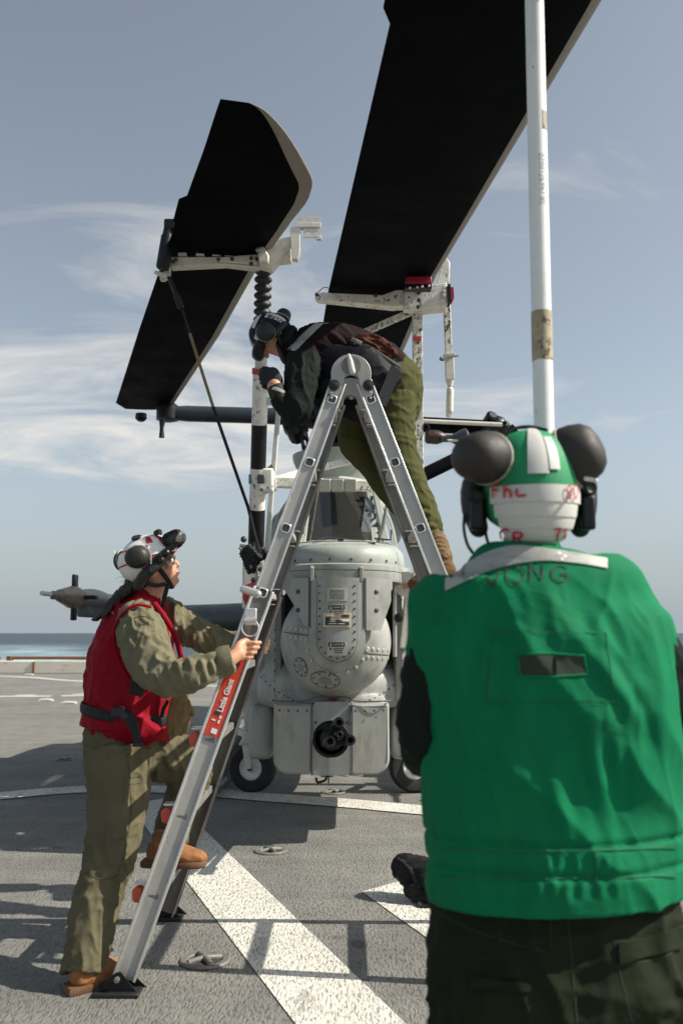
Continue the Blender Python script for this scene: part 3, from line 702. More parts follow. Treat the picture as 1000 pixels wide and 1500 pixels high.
# dirty red mark under the ball
h = cd.ray_cast(V((HX + .01, 4, .905)), V((0, 1, 0)))
if h[0]: build('red_tape_mark', MB().prism([h[0] + V(q) for q in ((-.03, -.004, .02), (.05, -.004, .03), (.04, -.004, .01), (.0, -.004, -.025), (-.02, -.004, -.02))], (0, -.004, 0)), mat('faded_red_tape', (.3, .04, .04), .7), build_chin)
for sg in (-1, 1):
    mb = MB(); cx = HX + sg*.50
    rbox(mb, cx - .13, cx + .13, 6.3, 7.7, .62, 1.2, .12); me = fusemesh(mb, .02, 6)
    blg = link('ammunition_bulge', me, HEL, heli, angle=180)
    mb = MB(); cx = HX + sg*.49; rbox(mb, cx - .09, cx + .09, 6.25, 7.5, .47, .86, .07); me = fusemesh(mb, .016, 5)
    link('lower_bulge', me, HEL, heli, angle=180)
# --- gun fairing: left panel, right panel, recessed middle with round opening
def gpanel(x0, x1, y, z0, z1, nm, rout):
    """vertical panel wrapping under: rounded lower outer corner"""
    n = 6; mb_ = MB(); rings = []
    for yy, ins in ((y, .012), (y + .012, 0), (y + .5, 0)):
        q = []
        pts_ = []
        rl = .09 if rout < 0 else .02; rr = .09 if rout > 0 else .02
        def cor(cx, cz, r, a0):
            return [(cx + r*math.cos(a0 + t), cz + r*math.sin(a0 + t)) for t in np.linspace(0, math.pi/2, 6)]
        pts_ += cor(x1 - .012, z1 - .012, .012, 0) + cor(x0 + .012, z1 - .012, .012, math.pi/2) + cor(x0 + rl, z0 + rl, rl, math.pi) + cor(x1 - rr, z0 + rr, rr, 1.5*math.pi)
        cx, cz = (x0+x1)/2, (z0+z1)/2
        for x_, z_ in pts_:
            x2 = cx + (x_-cx)*(1 - ins/(x1-x0)*2); z2 = cz + (z_-cz)*(1 - ins/(z1-z0)*2)
            # outer side and bottom sweep back a little
            bk = .10*max(0, (abs(x2 - HX) - .25)/.13)**2 + .09*max(0, (z0 + .12 - z2)/.12)**2
            q.append((x2, yy + (bk if yy < y + .1 else 0), z2))
        rings.append(q)
    mb_.ring_loft(rings); return build(nm, mb_, HEL, heli, angle=30)
gl_ = gpanel(HX - .375, HX - .125, 5.80, .435, .885, 'gun_fairing_panel', -1)
gr_ = gpanel(HX + .125, HX + .375, 5.80, .435, .885, 'gun_fairing_panel', 1)
# middle plate with a hole
mb = MB(); n = 48; hx, hz, hr = HX - .003, .665, .118; x0, x1, z0, z1, yy = HX - .122, HX + .122, .44, .90, 5.825
outer = []
for j in range(n):
    t = 2*math.pi*j/n; c, s_ = math.cos(t), math.sin(t); k = min((x1-hx)/c if c > 1e-6 else 9, (x0-hx)/c if c < -1e-6 else 9, (z1-hz)/s_ if s_ > 1e-6 else 9, (z0-hz)/s_ if s_ < -1e-6 else 9)
    outer.append((hx + c*k, hz + s_*k))
circ = [(hx + hr*math.cos(2*math.pi*j/n), hz + hr*math.sin(2*math.pi*j/n)) for j in range(n)]
rings = [[(x_, yy + .4, z_) for x_, z_ in outer], [(x_, yy, z_) for x_, z_ in outer], [(x_, yy, z_) for x_, z_ in circ], [(x_, yy + .35, z_) for x_, z_ in circ]]
gm = build('gun_fairing_middle', MB().ring_loft(rings, cap=False), HEL, heli, angle=30)
build('gun_opening', MB().rev([(.117, -.3), (.117, -.01), (.10, -.012), (.10, -.28), (.01, -.28)], (hx, 5.83, hz), (0, -1, 0), 40), BLACKM, gm)
bd = MB()
for sg in (-1, 1):
    for k in range(4): bolt(bd, V((HX + sg*(.155 + .06*k), 5.797 + (.02 if k > 1 else 0) + (.03 if k > 2 else 0), .845)), V((0, -1, 0)), .0075)
    bolt(bd, V((HX + sg*.1, 5.823, .77)), V((0, -1, 0)), .008)
tag(build('fairing_screws', bd, BOLTD, gm), kind='stuff')
for sg in (-1, 1):
    x_ = [HX + sg*(.38), HX + sg*.36, HX + sg*.17, HX + sg*.1, HX + sg*.06]
    build('fairing_lip', MB().tube([V((x_[0], 5.9, .91)), V((x_[1], 5.83, .905)), V((x_[2], 5.80, .905)), V((x_[3], 5.80, .93)), V((HX, 5.80, .935))], .005, 10, k=4), SEAM, heli)
for x_ in (HX - .1235, HX + .1235): build('panel_gap_shade', MB().tube([V((x_, 5.806, .885)), V((x_, 5.806, .47)), V((x_, 5.83, .44))], .0045, 6), SEAM, gm)  # dark beads put gap shade into colour; the step alone stays lit
# gun: three barrels with clamp
g = thing_g = None
gun_o = V((HX + .0, 5.86, hz)); gdir = (P(498, 1076, 5.08) - gun_o).normalized(); ex, ey = frame_from(gdir, V((0, 0, 1)))
gun = build('gun_rotor', MB().rev([(.045, -.1), (.075, 0), (.075, .1), (.05, .12), (.035, .6), (.02, .62)], gun_o, gdir, 24), BLACKM, heli)
mz_ = []
for k in range(3):
    a_ = math.radians(3 + 120*k); off = ex*math.cos(a_)*.066 + ey*math.sin(a_)*.066
    q0 = gun_o + off - gdir*.05; q1 = gun_o + off + gdir*.78
    mb = MB().rev([(.017, 0), (.017, .66), (.03, .67), (.031, .82), (.027, .83), (.0165, .83), (.014, .74), (.002, .74)], q0, gdir, 18)
    build('gun_barrel', mb, BLACKM, gun); mz_.append(gun_o + off + gdir*.62)
cc = gun_o + gdir*.6; mb = MB()
for k in range(3): mb.bar(mz_[k], mz_[(k+1) % 3], .022, .05, gdir)
mb.rev([(.026, 0), (.03, .04), (.02, .16), (.01, .16), (.008, .12), (.002, .12)], cc, gdir, 18)
for k in range(3): mb.bar(cc + gdir*.02, mz_[k] + gdir*.02, .03, .04, gdir)
build('barrel_clamp', MB().add(mb.v, mb.f), BLACKM, gun, kind='stuff', bevel=.002)
# small hook under the belly
build('belly_hook', MB().tube([P(463, 1139, 6.1), P(465, 1146, 6.1), P(476, 1143, 6.1), P(478, 1137, 6.1)], .008, 8, k=3), BLACKM, heli)
build('belly_pin', MB().tube([P(481, 1132, 6.1), P(481, 1147, 6.1)], .005, 8), BLACKM, heli)

# --- windscreen and canopy
wb0, wb1 = P(444, 796, 6.55), P(552, 801, 6.55)
WL0 = V((-.29, 6.52, 1.97)); WR0 = V((.25, 6.52, 1.97)); WL1 = V((-.26, 7.2, 2.55)); WR1 = V((.22, 7.2, 2.55))
def wfn(u, v):
    p = (WL0.lerp(WR0, v)).lerp(WL1.lerp(WR1, v), u); bow = .03*(1-(2*v-1)**2); n = V((0, -.65, .75)).normalized()
    return p + n*bow, n
cn = build('windscreen', MB().slab(wfn, 8, 12, .008), GLASSW, heli)
for a_, b_ in ((WL0, WL1), (WR0, WR1)):
    build('windscreen_post', MB().bar(a_, b_, .05, .04, V((1, 0, 0))), HEL2, heli, bevel=.006)
build('windscreen_bow', MB().tube([WL1 + V((-.02, 0, 0)), (WL1 + WR1)/2 + V((0, -.02, .035)), WR1 + V((.02, 0, 0))], .03, 10, k=6), PALE, heli)
build('windscreen_visor', MB().slab(lambda u, v: (wfn(.60 + .37*u, .06 + .88*v)[0] + V((0, .02, -.02)), wfn(u, v)[1]), 2, 8, .004), mat('pale_sun_shade', (.6, .52, .46), .8), heli)
sill = build('windscreen_sill', MB().tube([V((HX - .32, 6.52, 1.965)), V((HX, 6.47, 1.985)), V((HX + .32, 6.52, 1.965))], .02, 10, k=5), GREYD, heli)
# canopy side glass as one bubble in two halves
def arch(y, hw, z0, zt, a0, a1, m=14):
    return [V((HX + hw*math.copysign(abs(math.cos(t))**.75, math.cos(t)), y, z0 + (zt - z0)*abs(math.sin(t))**.9)) for t in np.linspace(a0, a1, m)]
sta = crom([(6.55, .37, 1.93, 2.02), (6.8, .45, 1.93, 2.3), (7.15, .50, 1.93, 2.53), (7.6, .53, 1.94, 2.66), (8.2, .54, 1.96, 2.74), (8.8, .5, 1.98, 2.78), (9.3, .42, 2.0, 2.76)], 4)
for a0, a1 in ((math.pi*.02, math.pi*.36), (math.pi*.64, math.pi*.98)):
    mb = MB(); mb.ring_loft([arch(*s_, a0, a1) for s_ in sta], cap=False, closed=False)
    build('canopy_side_glass', mb, GLASS, heli, angle=180)
mb = MB(); mb.ring_loft([arch(*s_, math.pi*.36, math.pi*.64, 8) for s_ in sta if s_[0] > 7.2], cap=False, closed=False)
build('canopy_roof', mb, HEL2, heli, angle=180)
for s_ in (sta[8], sta[14], sta[20]):
    build('canopy_frame', MB().tube(arch(*s_, 0.02, math.pi - .02, 30), .02, 8), HEL2, heli)
for sg in (-1, 1):
    build('canopy_sill', MB().tube([V((HX + sg*s_[1]*1.0, s_[0], s_[2] + .0)) for s_ in sta], .028, 8), HEL, heli)
# green inner window frame seen at the right of the windscreen with hinge blocks
fr = build('door_frame', MB().bar(P(548, 712, 7.0), P(566, 797, 6.62), .05, .03, V((1, 0, 0))), HEL2, heli, bevel=.006)
for k in range(6): 
    q = P(547, 712, 7.0).lerp(P(562, 790, 6.62), (k + .5)/6); build('hinge_block', MB().box(q + V((-.035, -.02, 0)), (.022, .03, .035)), GREYD, fr)
build('air_probe', MB().tube([P(553, 800, 6.45), P(561, 770, 6.42), P(566, 741, 6.42)], [.02, .016, .012], 10), HEL, heli)
build('mirror', MB().tube([P(548, 789, 6.42), P(572, 791, 6.4), P(573, 776, 6.4)], .007, 8), GREYD, heli)
build('wiper', MB().tube([P(455, 795, 6.45), P(480, 788, 6.48), P(535, 793, 6.48)], .009, 8), GREYD, heli)
# cockpit inside
ck = build('cockpit_tub', MB().box((HX, 7.6, 1.88), (.8, 2.1, .16)), GREYD, heli)
build('instrument_panel', MB().ball((HX + .02, 6.95, 2.0), .24, .22, .13), BLACKM, heli)
st_ = build('crew_seat', MB().box((HX, 7.75, 2.22), (.42, .14, .62), ), BLACK, heli, bevel=.05)
build('headrest', MB().ball((HX - .01, 7.62, 2.45), .13, .07, .09), BLACK, st_)
for px, py, w_, h_, m in ((512, 758, .035, .03, ORNG), (521, 759, .04, .03, mat('amber_label', (.55, .3, .08), .5)), (521, 765, .05, .012, PALE)):
    build('cockpit_label', MB().box(P(px, py, 7.3), (w_, .01, h_)), m, heli)
build('cockpit_bulkhead', MB().box((HX, 8.5, 2.25), (.75, .06, .85)), GREYD, heli)
for sg in (-1, 1): build('crew_harness', MB().tube([V((HX + sg*.09, 7.66, 2.5)), V((HX + sg*.1, 7.64, 2.2)), V((HX + sg*.05, 7.5, 2.0))], [.02, .02, .02], 8, side=V((1, 0, 0)), ry=[.006]*3), STRAP, st_)
build('cockpit_rail', MB().tube([V((HX - .3, 7.0, 2.1)), V((HX - .22, 7.25, 2.42)), V((HX + .22, 7.25, 2.42)), V((HX + .3, 7.0, 2.1))], .014, 8, k=3), PALE, heli)
build('cockpit_red_cover', MB().box(P(459, 770, 6.98), (.06, .05, .08)), REDD, heli, bevel=.01)

# --- cowling funnel and mast
mb = MB(); cy = 8.9
mb.rev([(.24, 2.66), (.27, 2.78), (.36, 2.92), (.425, 3.06), (.435, 3.12), (.40, 3.13), (.38, 3.09), (.1, 3.08)], (HX - .0, cy, 0), (0, 0, 1), 48, sx=1, sy=1.1)
cw = build('mast_fairing', mb, HEL2, heli, angle=45)
build('intake_slot', MB().ball((HX - .01, cy - .31, 2.80), .15, .08, .05), BLACKM, cw)
mb = MB(); mb.ring_loft(hull([(8.55, 2.3, .36, .4, 3), (9.0, 2.36, .5, .46, 3), (10, 2.36, .55, .46, 3), (11.2, 2.25, .4, .36, 2.6), (12.4, 2.15, .18, .2, 2.2)]))
build('engine_cowling', mb, HEL2, heli)
for sg in (-1, 1):
    build('engine_intake', MB().rev([(.2, 0), (.23, .1), (.23, .7), (.17, 1.3), (.15, 1.3), (.13, .9)], (HX + sg*.5, 9.5, 2.45), (0, 1, 0), 24), HEL, heli)
    build('cowling_stay', MB().bar(P(545 if sg > 0 else 425, 700, 8.5), P(520 if sg > 0 else 470, 668, 8.6), .03, .02), HEL2, heli)
ZH = 3.6
HUBY = 9.15
hub = build('rotor_mast', MB().rev([(.13, 3.0), (.12, 3.3), (.17, 3.36), (.17, 3.42), (.1, 3.46), (.1, 3.7), (.16, 3.72), (.16, 3.78), (.02, 3.8)], (HX, HUBY, 0), (0, 0, 1), 28), BLACKM, heli)
rng = random.Random(3)
for k in range(9):
    a_ = k*.7; q = V((HX + .32*math.cos(a_), HUBY + .3*math.sin(a_) - .1, 3.12)); build('pitch_link', MB().tube([q, q + V((rng.uniform(-.05, .05), 0, .2)), q + V((.04*math.cos(a_), 0, .4))], [.028, .018, .03], 8), BLACKM, hub)
build('swashplate', MB().rev([(.34, 0), (.36, .04), (.34, .09), (.2, .12), (.2, 0)], (HX, HUBY, 3.16), (0, 0, 1), 28), BLACKM, hub)
for px, py, r in ((433, 632, 14), (441, 622, 11), (424, 625, 10), (452, 612, 13), (470, 606, 15), (480, 632, 9)):
    q = P(px, py, 9.0); build('hub_fitting', MB().rev([(S(r, 9)*.6, -.12), (S(r, 9), -.1), (S(r, 9), .08), (S(r, 9)*.5, .12)], q, (rng.uniform(-.4, .4), -1, rng.uniform(-.4, .4)), 10), BLACKM, hub)
# left cuff (dark tube out to the folded blade), right cuffs
lc = build('blade_cuff', MB().tube([P(248, 605, 9.15), P(275, 606, 9.15), P(380, 609, 9.15), P(455, 611, 9.15)], [.07, .085, .085, .1], 20), mat('blade_cuff_paint', (.03, .04, .052), .35), heli)
build('fold_pin_housing', MB().rev([(.05, -.1), (.12, -.08), (.12, .06), (.07, .1)], P(246, 604, 9.15), (0, 0, 1), 18), BLACKM, lc)
build('fold_pin', MB().tube([P(238, 615, 9.0), P(237, 628, 9.0), P(237, 641, 9.0)], [.035, .02, .03], 10), BLACKM, lc)
build('pin_cap', MB().rev([(.055, 0), (.06, .05), (.03, .08)], P(207, 606, 8.8), (0, 0, -1), 16), BLACKM, lc)
def airfoil(te, le, up, th, c0, c1, m=14):
    """closed airfoil section slice between chord fractions c0..c1 (0 = trailing edge)"""
    def t(c):
        x = 1 - c; return max(5*.12*(.2969*math.sqrt(max(x, 0)) - .126*x - .3516*x*x + .2843*x**3 - .1015*x**4), .004)*th
    cs = [c0 + (c1 - c0)*(1 - (1 - i/(m-1))**1.6) for i in range(m)]
    ch = (le - te).length
    low = [te.lerp(le, c) - up*ch*t(c) for c in cs]; hi = [te.lerp(le, c) + up*ch*t(c)*1.0 for c in cs]
    return low + hi[::-1]
def blade(stations, nm='rotor_blade', lab=None, th=1.0, edge=.9, parent=heli):
    up = V((0, 0, 1)); a = MB(); b = MB(); ra = []; rb = []
    for st in stations:
        te, le = st[0], st[1]; e = st[2] if len(st) > 2 else edge; tk = st[3] if len(st) > 3 else th
        ra.append(airfoil(te, le, up, tk, 0, e)); rb.append(airfoil(te, le, up, tk*1.03, e, 1.0))
    o = build(nm, a.ring_loft(ra), BLADE, parent, angle=30)
    build('leading_edge', b.ring_loft(rb), BLEDGE, o, angle=30)
    if lab: o['label'] = lab
    return o
Z = 3.74
def zz_(px, py): return Pz(px, py, Z)
L = [((323, 145), (366, 151), .97, .1), ((319, 156), (382, 158), .93, .45), ((315, 168), (397, 170), .90, .7), ((308, 190), (417, 192), .87, .9), ((300, 215), (434, 217), .86, 1), ((291, 240), (448, 242), .87, 1), ((283, 262), (458, 265), .885, 1), ((274, 287), (453, 288), .88, 1)]
LB = [(zz_(q[0], q[1]), zz_(q[2], q[3]), min(q[4], .985), max(q[5], .05)) for q in crom([a_ + b_ + (e_, t_) for a_, b_, e_, t_ in L], 5)]
LB += [(zz_(262, 292), zz_(448, 297), .885, 1), (zz_(254, 322), zz_(427, 323), .9, 1), (zz_(257, 327), zz_(424, 328), .9, 1), (zz_(236, 389), zz_(379, 389), .9, 1), (zz_(205, 480), zz_(322, 490), .9, 1), (zz_(170, 590), zz_(254, 592), .9, 1), (zz_(184, 599), zz_(249, 597), .9, .7)]
blade(LB, lab='dark folded blade with a swept rounded tip')
# long forward blade passing overhead, its tip drooping toward the camera
te1, le1 = Pz(480, 430, 3.74), Pz(640, 400, 3.74); te0, le0 = Pz(565, 35, 3.42), Pz(880, 0, 3.42)
te2, le2 = te1 + (te1 - te0)*1.0, le1 + (le1 - le0)*.86
te2.z = le2.z = 3.72
mid = lambda a, b, t: a.lerp(b, t)
tA = te1.lerp(te0, 1.45); lA = le1.lerp(le0, 1.45)
jog = te0.lerp(te1, -.012)
RB = [(tA - (tA - lA)*0 , lA, .93, 1), (te0.lerp(te1, -.03) , le0.lerp(le1, -.03), .93, 1), (te0.lerp(te1, 0.0) + (te0 - le0)*-.02, le0.lerp(le1, 0.0), .93, 1), (te1, le1, .93, 1), (te2, le2, .92, 1)]
RB[0] = (tA + (tA - lA)*.03, lA, .93, 1); RB[1] = (RB[1][0] + (te0 - le0)*.03, RB[1][1], .93, 1)
blade(RB, lab='long dark blade reaching forward over the camera')
# lateral blade on the right with a pale edge, and the one folded aft below it
def sb(a, b, hw, th, nm, m, par=heli):
    a, b = V(a), V(b); mb_ = MB().tube([a, b], [hw, hw], 16, side=V((0, 1, 0)), ry=[th, th]); return build(nm, mb_, m, par)
rc = sb(P(560, 619, 9.15), P(735, 628, 9.15), .26, .055, 'blade_cuff', BLADE)
build('cuff_edge', MB().tube([P(560, 614, 8.88), P(735, 622, 8.88)], .022, 10), WHTC, rc)
for px, py, r in ((716, 616, 9), (727, 624, 11), (735, 628, 8), (712, 628, 7)):
    build('blade_clamp', MB().rev([(S(r, 9)*.7, -.1), (S(r, 9), -.07), (S(r, 9), .08), (S(r, 9)*.6, .1)], P(px, py, 9.0), (.3, -1, .5), 9), BLACKM, rc)
a3, b3 = P(575, 716, 9.4), P(760, 626, 9.4)
blade([(a3 + V((0, -.05, -.1)), a3 + V((0, .4, .12)), .9, .9), (b3 + V((0, -.05, -.1)), b3 + V((0, .4, .12)), .9, .9)], lab='dark blade folded behind the rotor head')
act = build('damper_body', MB().rev([(.045, 0), (.065, .02), (.07, .12), (.05, .17), (.03, .2), (.03, .3)], P(622, 640, 8.4), (1, 0, -.03), 18), mat('rusty_brown_metal', (.06, .04, .032), .4, .6, .3, 20), heli)
build('damper_horn', MB().rev([(.03, 0), (.035, .1), (.09, .2), (.1, .24), (.06, .27), (.02, .2)], P(645, 643, 8.35), (1, 0, .02), 18), GREYD, act)
build('damper_rod', MB().tube([P(655, 645, 8.3), P(700, 646, 8.3)], .012, 8), PALE, act)
build('cable_loop', MB().tube([P(620, 636, 8.3), P(618, 627, 8.3), P(624, 621, 8.3), P(628, 628, 8.3), P(624, 636, 8.3)], .008, 6, k=4), BLACKM, act)

# --- stub wings, wingtip missiles, under-wing racks
for sg in (-1, 1):
    wg = build('stub_wing', MB().ring_loft([srect(HX + sg*x_, 9.25, zc, .0, .0) if False else [(HX + sg*x_, 9.2 + .42*math.cos(t), zc + hh*math.sin(t)) for t in [2*math.pi*j/24 for j in range(24)]] for x_, zc, hh in ((.4, 1.50, .17), (1.2, 1.47, .165), (2.0, 1.46, .15), (2.25, 1.5, .12))]), HELD, heli, angle=60)
    x_ = HX + sg*1.15
    build('weapon_pylon', MB().prism([(x_ - .05, 8.75, 1.36), (x_ - .05, 9.6, 1.36), (x_ - .05, 9.5, 1.08), (x_ - .05, 8.9, 1.08)], (.1, 0, 0)), HELD, wg, bevel=.015)
    rk = build('launcher_rack', MB().box((x_, 9.15, 1.0), (.46, 1.1, .1)), BLACKM, wg, bevel=.02)
    build('rack_rail', MB().box((x_ - .2, 9.1, .93), (.05, 1.3, .06)), BLACKM, rk); build('rack_rail', MB().box((x_ + .2, 9.1, .93), (.05, 1.3, .06)), BLACKM, rk)
    for k in range(4): build('rack_hook', MB().tube([(x_ - .24 + .16*k, 8.6, 1.0), (x_ - .24 + .16*k, 8.56, .93), (x_ - .2 + .16*k, 8.5, .9)], .018, 8), BLACKM, rk)
    # wingtip launcher and missile
MISL = mat('missile_grey_paint', (.2, .19, .165), .5, 0, .15, 12)
for sg in (-1, 1):
    mx_ = HX + sg*2.33; mzz = 1.655
    ln = build('wingtip_launcher', MB().box((mx_ + sg*-.0, 9.25, mzz - .11), (.1, 2.0, .12)), HELD, heli, bevel=.02)
    ln2 = build('launcher_fairing', MB().ball((mx_ + .02, 8.55, mzz + .015), .1, .55, .085), HEL, ln)
    ms = build('missile_body', MB().rev([(.012, -.62), (.018, -.60), (.018, -.36), (.032, -.34), (.034, -.2), (.05, -.18), (.052, -.16), (.09, .12), (.1, .2), (.1, .24), (.082, .26), (.08, 1.8), (.02, 1.82)], (mx_, 7.75, mzz), (0, 1, 0), 28, ref=V((1, 0, 0))), MISL, ln, angle=40)
    build('seeker_head', MB().rev([(.053, -.165), (.0915, .12), (.102, .19), (.1, .2)], (mx_, 7.75, mzz), (0, 1, 0), 28, ref=V((1, 0, 0))), mat('brass_brown_seeker', (.26, .2, .13), .4, .2, .15, 20), ms)
    build('probe_tip', MB().rev([(.011, -.63), (.0195, -.62), (.0195, -.42), (.012, -.42)], (mx_, 7.75, mzz), (0, 1, 0), 18), PALE, ms)
    for dz in ((0, 0, 1), (0, 0, -1), (1, 0, 0), (-1, 0, 0)):
        d = V(dz); a_ = V((mx_, 8.0, mzz)) + d*.08; L_ = .125
        build('canard_fin', MB().bar(a_, a_ + d*L_, .10, .035, V((0, 1, 0))), BLACKM, ms, bevel=.01)
# tail fin and stabilisers (mostly hidden)
build('tail_fin', MB().prism([(HX - .05, 15.0, 2.1), (HX - .05, 16.3, 3.7), (HX - .05, 16.8, 3.7), (HX - .05, 16.3, 1.9)], (.1, 0, 0)), HEL, heli, bevel=.02)
build('stabiliser', MB().box((HX, 14.2, 2.0), (2.1, .5, .06)), HEL, heli, bevel=.02)
# --- skid gear and ground handling wheels
for sg in (-1, 1):
    sk = build('skid_tube', MB().tube([(HX + sg*.98, 7.35, .22), (HX + sg*.98, 7.5, .1), (HX + sg*.98, 7.8, .06), (HX + sg*.98, 10.6, .06)], .045, 14, k=4), HELD, heli)
for y in (8.1, 10.1):
    build('cross_tube', MB().tube([(HX - .98, y, .07), (HX - .92, y, .3), (HX - .6, y, .62), (HX - .3, y, .7), (HX + .3, y, .7), (HX + .6, y, .62), (HX + .92, y, .3), (HX + .98, y, .07)], .055, 14, k=4), HELD, heli)
# wheels
def wheel(px, py, D, lab, sg):
    c = P(px, py, D); r = c.z
    t = thing('ground_handling_wheel', (c.x, c.y, 0), lab, 'wheel', 'ground handling wheels by the helicopter')
    ax = V((-.35*sg if sg else -.35, -1, 0)).normalized(); ax = V((-.3, -1, 0)).normalized() if sg < 0 else V((.15, -1, 0)).normalized()
    build('tyre', MB().rev([(r*.5, -.05), (r*.62, -.065), (r*.9, -.062), (r*.985, -.04), (r, 0), (r*.985, .04), (r*.9, .062), (r*.62, .065), (r*.5, .05)], c, ax, 44, cap=False), TYRE, t)
    hb = build('rim', MB().rev([(r*.48, -.04), (r*.5, .045), (r*.45, .052), (r*.43, .03), (r*.2, .022), (r*.16, .05), (r*.05, .055)], c, ax, 32), HUBW, t)
    build('axle_nut', MB().rev([(r*.12, .05), (r*.12, .075), (r*.04, .08)], c, ax, 6), BOLTD, hb)
    f0 = c + ax*.09; top = f0 + V((-.03, .0, .2))
    build('caster_fork', MB().tube([f0, f0 + V((-.012, 0, .08)), top + V((0, .03, 0))], [.032, .028, .03], 12, side=V((1, 0, 0)), ry=[.014, .014, .02], k=3), PALE, t)
    build('swivel_post', MB().rev([(.035, 0), (.045, .01), (.045, .03), (.032, .04), (.032, .11), (.04, .12), (.03, .14), (.01, .15)], top + V((0, .03, 0)), (0, 0, 1), 18), PALE, t)
    build('swivel_plate', MB().box(top + V((0, .07, .0)), (.11, .12, .02)), PALE, t, bevel=.004)
    build('mount_arm', MB().bar(top + V((0, .05, .08)), top + V((-.12*(-1 if sg > 0 else 1)*-1*-1, .35, .08)), .05, .05), PALE, t)
    return t
wheel(370, 1124, 7.78, 'small white-hubbed caster wheel left of the nose gun', -1)
wheel(606, 1122, 7.78, 'small white-hubbed caster wheel half hidden by the man in green', 1)

# ================================================================ LEFT BLADE SUPPORT POLE
def pt(py, D=None, px=None):
    t = (py - 395)/(835 - 395); X = 386 + (374 - 386)*t if px is None else px
    return P(X, py, (5.42 + (6.15 - 5.42)*t) if D is None else D)
pole = thing('blade_support_pole', tuple(pt(880)), 'black and white banded pole with rubber bellows holding up the left blade', 'support pole')
mb = MB(); n_ = 11; prof = []
A = pt(392); B = pt(520); Lb = (B - A).length
for k in range(n_):
    for t in np.linspace(0, 1, 7)[:-1]: prof.append((.036 + .022*math.sin(math.pi*t)**.8, (k + t)*Lb/n_))
build('bellows', mb.rev(prof, A, B - A, 26), BLACK, pole, angle=180)
def seg_(a, b, r, m, nm):
    A, B = pt(a), pt(b); return build(nm, MB().tube([A, B], r, 26), m, pole)
seg_(510, 540, .040, PALE, 'inner_tube')
seg_(540, 548, .058, REDP, 'red_band')
seg_(547, 622, .052, WHT, 'white_tube')
seg_(622, 686, .0525, BLACKM, 'black_band')
seg_(686, 746, .0545, WHT, 'white_tube')
seg_(746, 800, .0555, BLACKM, 'black_band')
seg_(800, 880, .052, WHT, 'white_tube')
build('top_collar', MB().rev([(.045, 0), (.05, .01), (.05, .06), (.03, .07)], pt(396), pt(380) - pt(396), 16), BOLT, pole)
# clamp with cleat on the white band, and foot plate with bolts
q = pt(705); cl = build('side_clamp', MB().box(q + V((.06, -.02, 0)), (.1, .1, .16)), WHT, pole, bevel=.015)
build('clamp_cleat', MB().box(q + V((.03, -.085, 0)), (.05, .02, .06)), GREYD, cl, bevel=.006)
build('teal_sticker', MB().box(pt(703) + V((-.05, -.03, 0)), (.015, .03, .06)), mat('teal_sticker_print', (.05, .25, .33), .5), pole)
ft = build('foot_plate', MB().box(P(372, 856, 6.1), (.16, .05, .34)), WHTC, pole, bevel=.02)
for px, py in ((372, 850), (363, 862), (382, 835)): build('foot_bolt', MB().rev([(.02, 0), (.02, .02), (.01, .025)], P(px, py, 6.05), (0, -1, 0), 10), BOLTD, ft)
build('latch_pin', MB().tube([P(352, 800, 5.98), P(372, 802, 5.95)], .014, 8), BOLT, ft)
build('latch_knob', MB().ball(P(357, 790, 5.98), .022), BOLTD, ft)
build('latch_ring', MB().tube([P(350, 802, 5.95), P(355, 806, 5.95), P(365, 805, 5.95)], .008, 6, k=3), BOLT, ft)
# thin tubular strut behind it
strt = build('thin_strut', MB().bar(P(408, 600, 6.3), P(386, 862, 6.3), .035, .035), PALE, pole, bevel=.006)
build('upper_link', MB().box(pt(588) + V((.09, 0, 0)), (.12, .05, .05)), PALE, pole, bevel=.008)

# ================================================================ LEFT BLADE CRADLE
crd = thing('blade_cradle', tuple(P(386, 385, 5.35)), 'white cradle clamped under the left blade with a holed end plate', 'blade cradle')
ZC = 3.5
def cz(px, py, z=ZC): return Pz(px, py, z)
arm = []
a_, b_ = cz(248, 386), cz(376, 380)
build('cradle_arm', MB().prism([P(250, 376, 5.33), P(330, 376, 5.33), P(376, 371, 5.33), P(392, 378, 5.33), P(390, 389, 5.33), P(378, 393, 5.33), P(330, 387, 5.33), P(250, 391, 5.33)], (0, .07, .0)), WHTC, crd, bevel=.006)
for px in (268, 294, 318, 336): build('arm_tooth', MB().box(P(px, 374.5, 5.36), (S(13, 5.33), .05, .022)), WHTC, crd, bevel=.003)
build('arm_link', MB().prism([P(318, 378, 5.31), P(375, 375, 5.31), P(378, 388, 5.31), P(318, 384, 5.31)], (0, -.012, 0)), WHTC, crd, bevel=.004)
for px, py in ((320, 381), (340, 380), (368, 379), (368, 387), (258, 381), (254, 384), (376, 380)):
    build('cradle_bolt', MB().rev([(.012, 0), (.012, .012), (.004, .014)], P(px, py, 5.3), (0, -1, 0), 8), BOLTD, crd)
build('end_clamp', MB().prism([P(237, 377, 5.32), P(250, 376, 5.32), P(248, 402, 5.32), P(240, 408, 5.32), P(233, 408, 5.32), P(241, 396, 5.32)], (0, .06, 0)), WHTC, crd, bevel=.006)
build('clamp_handle', MB().tube([P(228, 399, 5.3), P(236, 402, 5.28), P(245, 404, 5.28)], [.012, .016, .02], 8, k=3), PALE, crd)
ac = build('black_actuator', MB().rev([(.035, -.21), (.042, -.2), (.042, 0), (.036, .01), (.03, .1), (.02, .1)], P(246, 347, 5.25), P(248, 335, 5.25) - P(246, 347, 5.25), 18), BLACKM, crd)
build('actuator_head', MB().box(P(252, 331, 5.25), (.09, .07, .07)), BLACKM, ac, bevel=.01)
